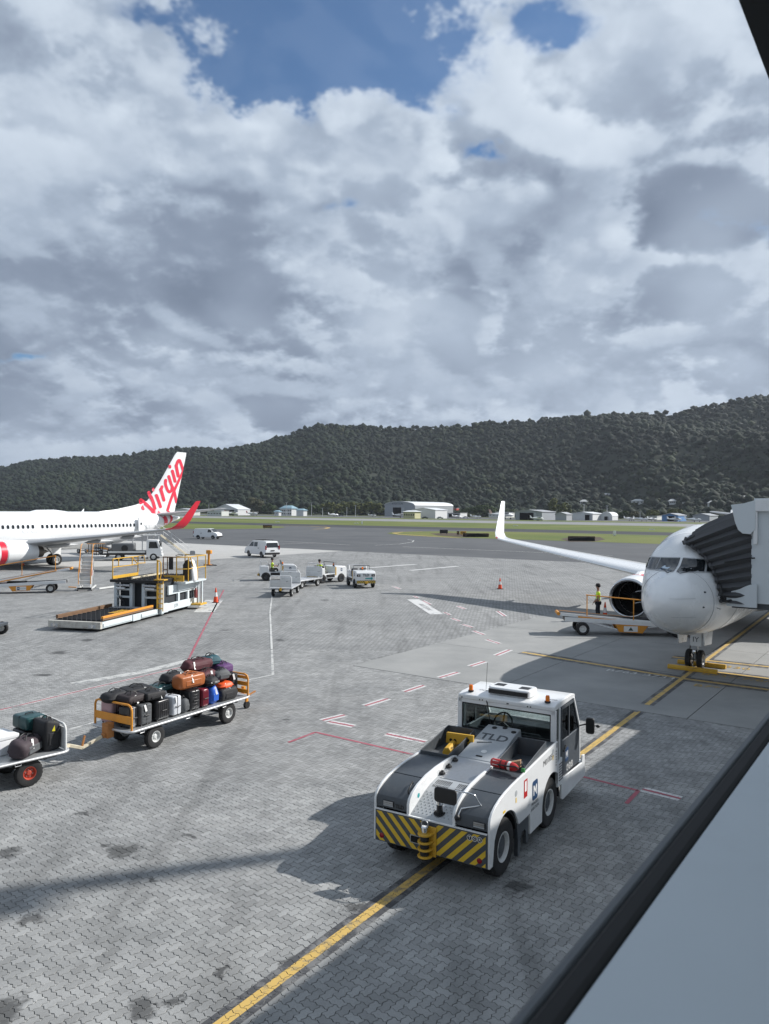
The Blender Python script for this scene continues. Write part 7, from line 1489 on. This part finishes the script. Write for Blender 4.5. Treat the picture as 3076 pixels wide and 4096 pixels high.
# taxi signs, markers, drain
def board(x, y, w_, h, face, label, text=None, tc=None):
    a = G(x, y); s_ = thing('taxiway_sign', label, 'sign', (a.x, a.y, 0), 0)
    MB().box(-w_ / 2, w_ / 2, -.1, .1, .25, .25 + h).build('sign_board', face, s_, bevel=.02)
    for xx in (-w_ * .35, w_ * .35): MB().box(xx - .05, xx + .05, -.05, .05, 0, .25).build('sign_leg', CHAR, s_)
    if text: text_mesh(text, h * .7, tc, 'lettering', s_, frame((0, -.105, .25 + h / 2), (1, 0, 0), (0, 0, 1)), .004, bold=.01)
board(1070, 2115, 2.6, .8, BLACK, 'black taxiway sign with yellow letters on the left grass', 'C2 C4 C3', YEL); board(1775, 2137, 1.9, .8, BLACK, 'plain black taxiway sign back on the right grass tip'); board(1832, 2142, .55, .75, BLACK, 'small black half of the yellow taxiway sign', 'C', YEL); board(1853, 2142.5, 1.3, .75, YEL, 'yellow taxiway sign with black letters by the drain', 'C4>', BLACK)
for x, y, lb in ((1448, 2097, 'white marker box on the far verge left of the wing tip'), (2458, 2142, 'white marker post on the near grass right of the drain'), (2608, 2119, 'flat white marker board on the far verge'), (1425, 2094, 'flat white marker left of the marker box'), (2062, 2104, 'low white marker cluster on the verge behind the winglet'), (1110, 2088, 'low white marker on the left verge')):
    a = G(x, y); q = thing('marker', lb, 'marker', tuple(a), 0); fl = 'flat' in lb or 'low' in lb
    MB().box(-.9 if fl else -.28, .9 if fl else .28, -.2, .2, .0, .22 if fl else 1.1).build('marker_body', WHITE, q, bevel=.03); MB().box(-.2, .2, -.22, -.2, .05, .12).build('marker_plate', LGREY, q)
sheet('drain_bank', gp((2241, 2156), (2290, 2146), (2400, 2148), (2420, 2158), (2380, 2166), (2280, 2167)), .003, m_ditch); sheet('drain_bank', gp((1720, 2134), (1790, 2131), (1960, 2136), (1950, 2148), (1860, 2149), (1750, 2142)), .003, m_ditch)
dr_ = thing('drain_culvert', 'black drain mouth in the dug bank on the right grass', 'drain', tuple(G(2330, 2164)), 0); MB().prism([(-2.4, 0), (2.4, 0), (2.3, .55), (1.0, .75), (-1.6, .6), (-2.4, .4)], 'y', 0, .6).build('culvert_mouth', DARK, dr_, bevel=.05); MB().box(-2.6, 2.6, .55, .9, 0, .9).build('headwall', m_ditch, dr_, bevel=.1)
dr_ = thing('drain_culvert', 'dark drain mound beside the yellow taxiway sign', 'drain', tuple(G(1905, 2148)), 0); MB().prism([(-2.6, 0), (2.6, 0), (2.0, .5), (.4, .8), (-1.8, .55)], 'y', 0, .6).build('culvert_mouth', DARK, dr_, bevel=.05); MB().box(-2.8, 2.8, .55, .9, 0, .8).build('headwall', m_ditch, dr_, bevel=.1)
# houses on the slope
for x, y, w_, lb in ((2429, 1980, 15, 'white-roofed house highest on the slope above the round-roofed hangar'), (2552, 2004, 17, 'white-roofed house on the slope right of the highest one'), (2335, 2006, 10, 'small pale roof in the trees above the white shed'), (2690, 2004, 8, 'small pale roof in the trees left of the boarding bridge'), (2981, 1992, 16, 'long white roof on the slope above the boarding bridge'), (2745, 2000, 7, 'tiny pale roof in the trees by the bridge bellows'), (2850, 2012, 8, 'low pale roof in the trees behind the bellows')):
    w_ *= .78; s0 = (x - CX) / F; D = float(foot(np.array(s0)))
    while atD(x, y, D).z - 2.6 > float(hillz(np.array(s0), np.array(D))) + 2.6 and D < 2000: D += 3
    p = atD(x, y, D); o = thing('house', lb, 'house', (p.x, D, p.z - 2.2), AZ - 20)
    MB().box(-w_ / 2, w_ / 2, 0, 9, -1.6, 2.2).build('wall', STW, o); MB().add([(-w_ / 2 - 1, -1, 2.1), (w_ / 2 + 1, -1, 2.1), (w_ / 2 + 1, 10, 2.1), (-w_ / 2 - 1, 10, 2.1), (-w_ * .2, 4.5, 4.4), (w_ * .2, 4.5, 4.4)], [(3, 2, 1, 0), (0, 1, 5, 4), (1, 2, 5), (2, 3, 4, 5), (3, 0, 4)]).build('roof', mat('house_roof', (.40, .41, .41), .6), o); [MB().box(u * w_ - .8, u * w_ + .8, -.06, -.01, .4, 1.6).build('window', DGLASS, o) for u in (-.3, 0, .3)]
# ---------------------------------------------------------------- trees in front of the hills
TRK = mat('bark', (.06, .045, .033), .9)
def tree(x, ytop, D, wpx, hue, label, kind='tree'):
    p = atD(x, HY, D); zt = HC + (HY + .007 * (x - CX) - ytop) / F * D; rw = wpx / F * D / 2; t_ = thing('tree', label, 'tree', (p.x, D, 0), 0, 'trees along the foot of the hills')
    mb = MB(); mb.cyl((0, 0, -.3), (0, 0, zt * .45), .28, .18, 8)
    for i in range(5): a = random.uniform(0, 6.28); mb.cyl((0, 0, zt * random.uniform(.25, .42)), (math.cos(a) * rw * .6, math.sin(a) * rw * .6, zt * random.uniform(.55, .8)), .12, .04, 6)
    mb.build('trunk', TRK, t_)
    n = 520; cl_ = [(random.uniform(-.62, .62) * rw, random.uniform(-.6, .6) * rw, zt * random.uniform(.38, .86), random.uniform(.28, .5) * rw) for _ in range(11)]; cl_.append((0, 0, zt * .84, .42 * rw))
    AV = []; AF = []; AT = []
    for i in range(n):
        cx, cy, cz, r = cl_[i % len(cl_)]; d = rng.normal(size=3); d /= np.linalg.norm(d); c = np.array((cx, cy, cz)) + d * r * rng.uniform(.6, 1.0) * np.array((1, 1, .75)); c[2] = min(c[2], zt)
        s_ = rng.uniform(.35, .7) * max(rw / 5, .7); u = np.cross(d, rng.normal(size=3)); u /= np.linalg.norm(u) + 1e-9; v = np.cross(d, u) * .8 + d * rng.uniform(-.3, .3)
        AV.append(np.array([c - u * s_ - v * s_ * .6, c + u * s_ - v * s_ * .5, c + u * s_ * .7 + v * s_, c - u * s_ * .8 + v * s_ * .8])); AF.append(np.array([[4 * i, 4 * i + 1, 4 * i + 2, 4 * i + 3]])); AT.append([rng.random()])
    o = tri_mesh('crown', AV, AF, AT, hue, t_); o.data.polygons.foreach_set('use_smooth', [False] * n)
LM = [leaf_mat('leaf_mid', (.040, .062, .018)), leaf_mat('leaf_yellowgreen', (.085, .095, .024)), leaf_mat('leaf_dark', (.022, .036, .015)), leaf_mat('leaf_olive', (.060, .060, .028))]
TR = [(560, 2025, 'left of the airliner tail'), (600, 2028, 'low against the airliner tail'), (800, 2012, 'right of the red winglet'), (840, 2020, 'behind the light mast by the winglet'), (1010, 1990, 'olive and tall behind the gabled hangar'), (1040, 2000, 'right of the olive one behind the gabled hangar'), (1075, 2015, 'left of the blue-roofed office'), (1265, 2022, 'right of the blue-roofed office'), (1310, 2010, 'bright green, first of the row left of the arched hangar'), (1350, 2016, 'bright green, second of the row left of the arched hangar'), (1395, 2008, 'bright green, third of the row left of the arched hangar'), (1440, 2014, 'bright green, fourth of the row left of the arched hangar'), (1480, 2006, 'bright green, fifth of the row left of the arched hangar'), (1515, 2012, 'bright green, touching the arched hangar'), (1850, 2035, 'low, right of the red block'), (1890, 2028, 'round, between red block and turboprop'), (1930, 2022, 'taller, between red block and turboprop'), (1965, 2028, 'above the low white building'), (2035, 2040, 'low, at the edge of the grey hangar'), (2215, 1988, 'large and yellow-green above the grey hangar'), (2260, 2010, 'right of the large yellow-green one'), (2380, 2035, 'dark, behind the white shed'), (2500, 2044, 'low, right of the round-roofed hangar'), (2535, 2046, 'olive, beside the low light mast'), (2700, 2034, 'round and pale above the blue hangar'), (2610, 2040, 'left of the pale round one above the blue hangar'), (920, 2030, 'small, behind the gabled hangar'), (740, 2026, 'between tail and red winglet')]
for i, (x, yt, lb) in enumerate(TR):
    s0 = (x - CX) / F; D = float(foot(np.array(s0))) - random.uniform(8, 30); hu = LM[1] if ('bright' in lb or 'yellow' in lb or 'pale' in lb) else LM[3] if 'olive' in lb else LM[2] if 'dark' in lb else LM[0]
    tree(x, yt, D, random.uniform(52, 74) * (1.3 if 'large' in lb or 'tall' in lb else 1), hu, 'tree ' + lb)
# ---------------------------------------------------------------- the corridor the picture is taken from
COR = mat('corridor_panel', (.56, .62, .66), .5, dirt=.08, dscale=2, dcol=(.3, .3, .3)); GASK = mat('window_gasket', (.012, .012, .013), .75); TRIM = mat('outer_window_trim', (.10, .11, .12), .5)
SILL = HC - .45; HEAD = HC + .95
co_ = thing('glazed_corridor', 'pale grey corridor window ledge with black gasket in the lower right corner', 'corridor', (0, 0, 0), AZ)
LT0, LT1 = -8.0, 30.0
MB().box(-.262, .42, LT0, LT1, SILL - .05, SILL).build('window_ledge', COR, co_, bevel=.004)
MB().box(-.288, -.263, LT0, LT1, SILL - .06, SILL + .002).build('gasket', GASK, co_, bevel=.006); MB().box(-.304, -.289, LT0, LT1, SILL - .08, SILL - .002).build('outer_trim', TRIM, co_, bevel=.005)
MB().box(-.30, -.15, LT0, 19, HEAD, HEAD + .16).build('window_header', GASK, co_)
MB().box(-.285, -.20, LT0, LT1, 4.0, SILL - .085).build('lower_wall', COR, co_); MB().box(-.30, -.22, 9.0, LT1, SILL + .01, 6.12).build('shade_panel', COR, co_); MB().box(-.28, 2.4, LT0, LT1, 3.86, 4.0).build('floor_slab', COR, co_); MB().box(2.3, 2.4, LT0, LT1, 4.0, SILL).build('far_wall', COR, co_)  # the tall panel above the sill is unseen, added to widen the shadow
MB().box(-.30, 2.5, LT0, 19, HEAD + .17, HEAD + .32).build('roof_slab', COR, co_)
for t_ in (-6, -2.2, 18.9): MB().box(-.29, -.21, t_ - .05, t_ + .05, SILL, HEAD).build('mullion', GASK, co_)
for t_ in (-6, -2.2, 2.2, 6, 10, 14, 18.9): MB().box(2.3, 2.4, t_ - .06, t_ + .06, SILL, HEAD + .16).build('far_mullion', GASK, co_)
for t_ in (-7, 3, 12, 22, 29): MB().box(.8, 1.2, t_ - .2, t_ + .2, 0, 3.86).build('support_column', COR, co_)
TINT = bpy.data.materials.new('dimming_glazing'); TINT.use_nodes = True; kk = NT(TINT.node_tree); TINT.node_tree.nodes.clear(); tb_ = kk.n('BsdfTransparent'); tb_.inputs[0].default_value = (.30, .33, .36, 1); gb_ = kk.n('BsdfGlossy'); gb_.inputs['Roughness'].default_value = .05; mb_ = kk.n('MixShader'); mb_.inputs[0].default_value = .06  # glazing added out of view to dim the sun patch beside the tug
kk.l.new(tb_.outputs[0], mb_.inputs[1]); kk.l.new(gb_.outputs[0], mb_.inputs[2]); kk.l.new(mb_.outputs[0], kk.n('OutputMaterial').inputs[0])
for i in range(9):
    t_ = 19.02 + i * 1.22; MB().box(-.27, -.26, t_ + .09, t_ + 1.20, 6.13, 6.94).build('dimming_pane', TINT, co_); MB().box(-.25, 2.4, t_ + .09, t_ + 1.20, 6.98, 6.99).build('dimming_roof_pane', TINT, co_); MB().box(-.30, 2.45, t_ - .03, t_ + .08, 6.95, 7.06).build('shade_rib', COR, co_)  # unseen panes and ribs, put in to dim and stripe the sunlight
MB().box(-.30, -.22, 19.02, LT1, 6.945, 7.04).build('shade_beam', COR, co_)  # unseen beam, added along with the dimming panes
# unseen terminal block at the corridor's root, added to hold back sky light
tm = thing('unseen_terminal', 'unseen grey terminal block added behind the viewer to cut sky light', 'terminal', (0, 0, 0), AZ)
TW = mat('terminal_cladding', (.30, .32, .33), .6, dirt=.1, dscale=.4, dcol=(.22, .22, .22))
MB().box(2.45, 40, -46, -3.5, 0, 14).build('main_wall', TW, tm); MB().box(-9.0, 2.44, -46, -9.0, 0, 11).build('side_wall', TW, tm); MB().box(2.2, 40.5, -46.5, -3.0, 14.01, 14.5).build('roof', RFG, tm)
for i in range(9): MB().box(2.40, 2.449, -43 + i * 4.3, -40 + i * 4.3, 4.6, 8.2).build('window', DGLASS, tm)
# apron floodlight mast beyond the corridor; its shadow crosses the paving
mp = Vector((-5.7, 11.3, 0)) + Vector((.95, .31, 0)).normalized() * 36
ms = thing('floodlight_mast', 'tall floodlight mast behind the corridor, seen only by its shadow', 'light mast', tuple(mp), 0)
MB().cyl((0, 0, 0), (0, 0, 26), .36, .22, 16).build('mast_pole', GALV, ms); MB().box(-1.5, 1.5, -.3, .3, 25.6, 26.4).build('lamp_array', LGREY, ms, bevel=.05)

# ---------------------------------------------------------------- thin humid air between here and the hills
hzm = bpy.data.materials.new('humid_air'); hzm.use_nodes = True; kk = NT(hzm.node_tree); hzm.node_tree.nodes.clear()
pv_ = kk.n('VolumePrincipled'); pv_.inputs['Color'].default_value = (.80, .88, 1, 1); pv_.inputs['Density'].default_value = .00007; pv_.inputs['Anisotropy'].default_value = .2
kk.l.new(pv_.outputs[0], kk.n('OutputMaterial').inputs['Volume'])
hz_o = MB().box(-3600, 3600, -400, 3300, -1.2, 420).build('haze', hzm); hz_o['kind'] = 'stuff'
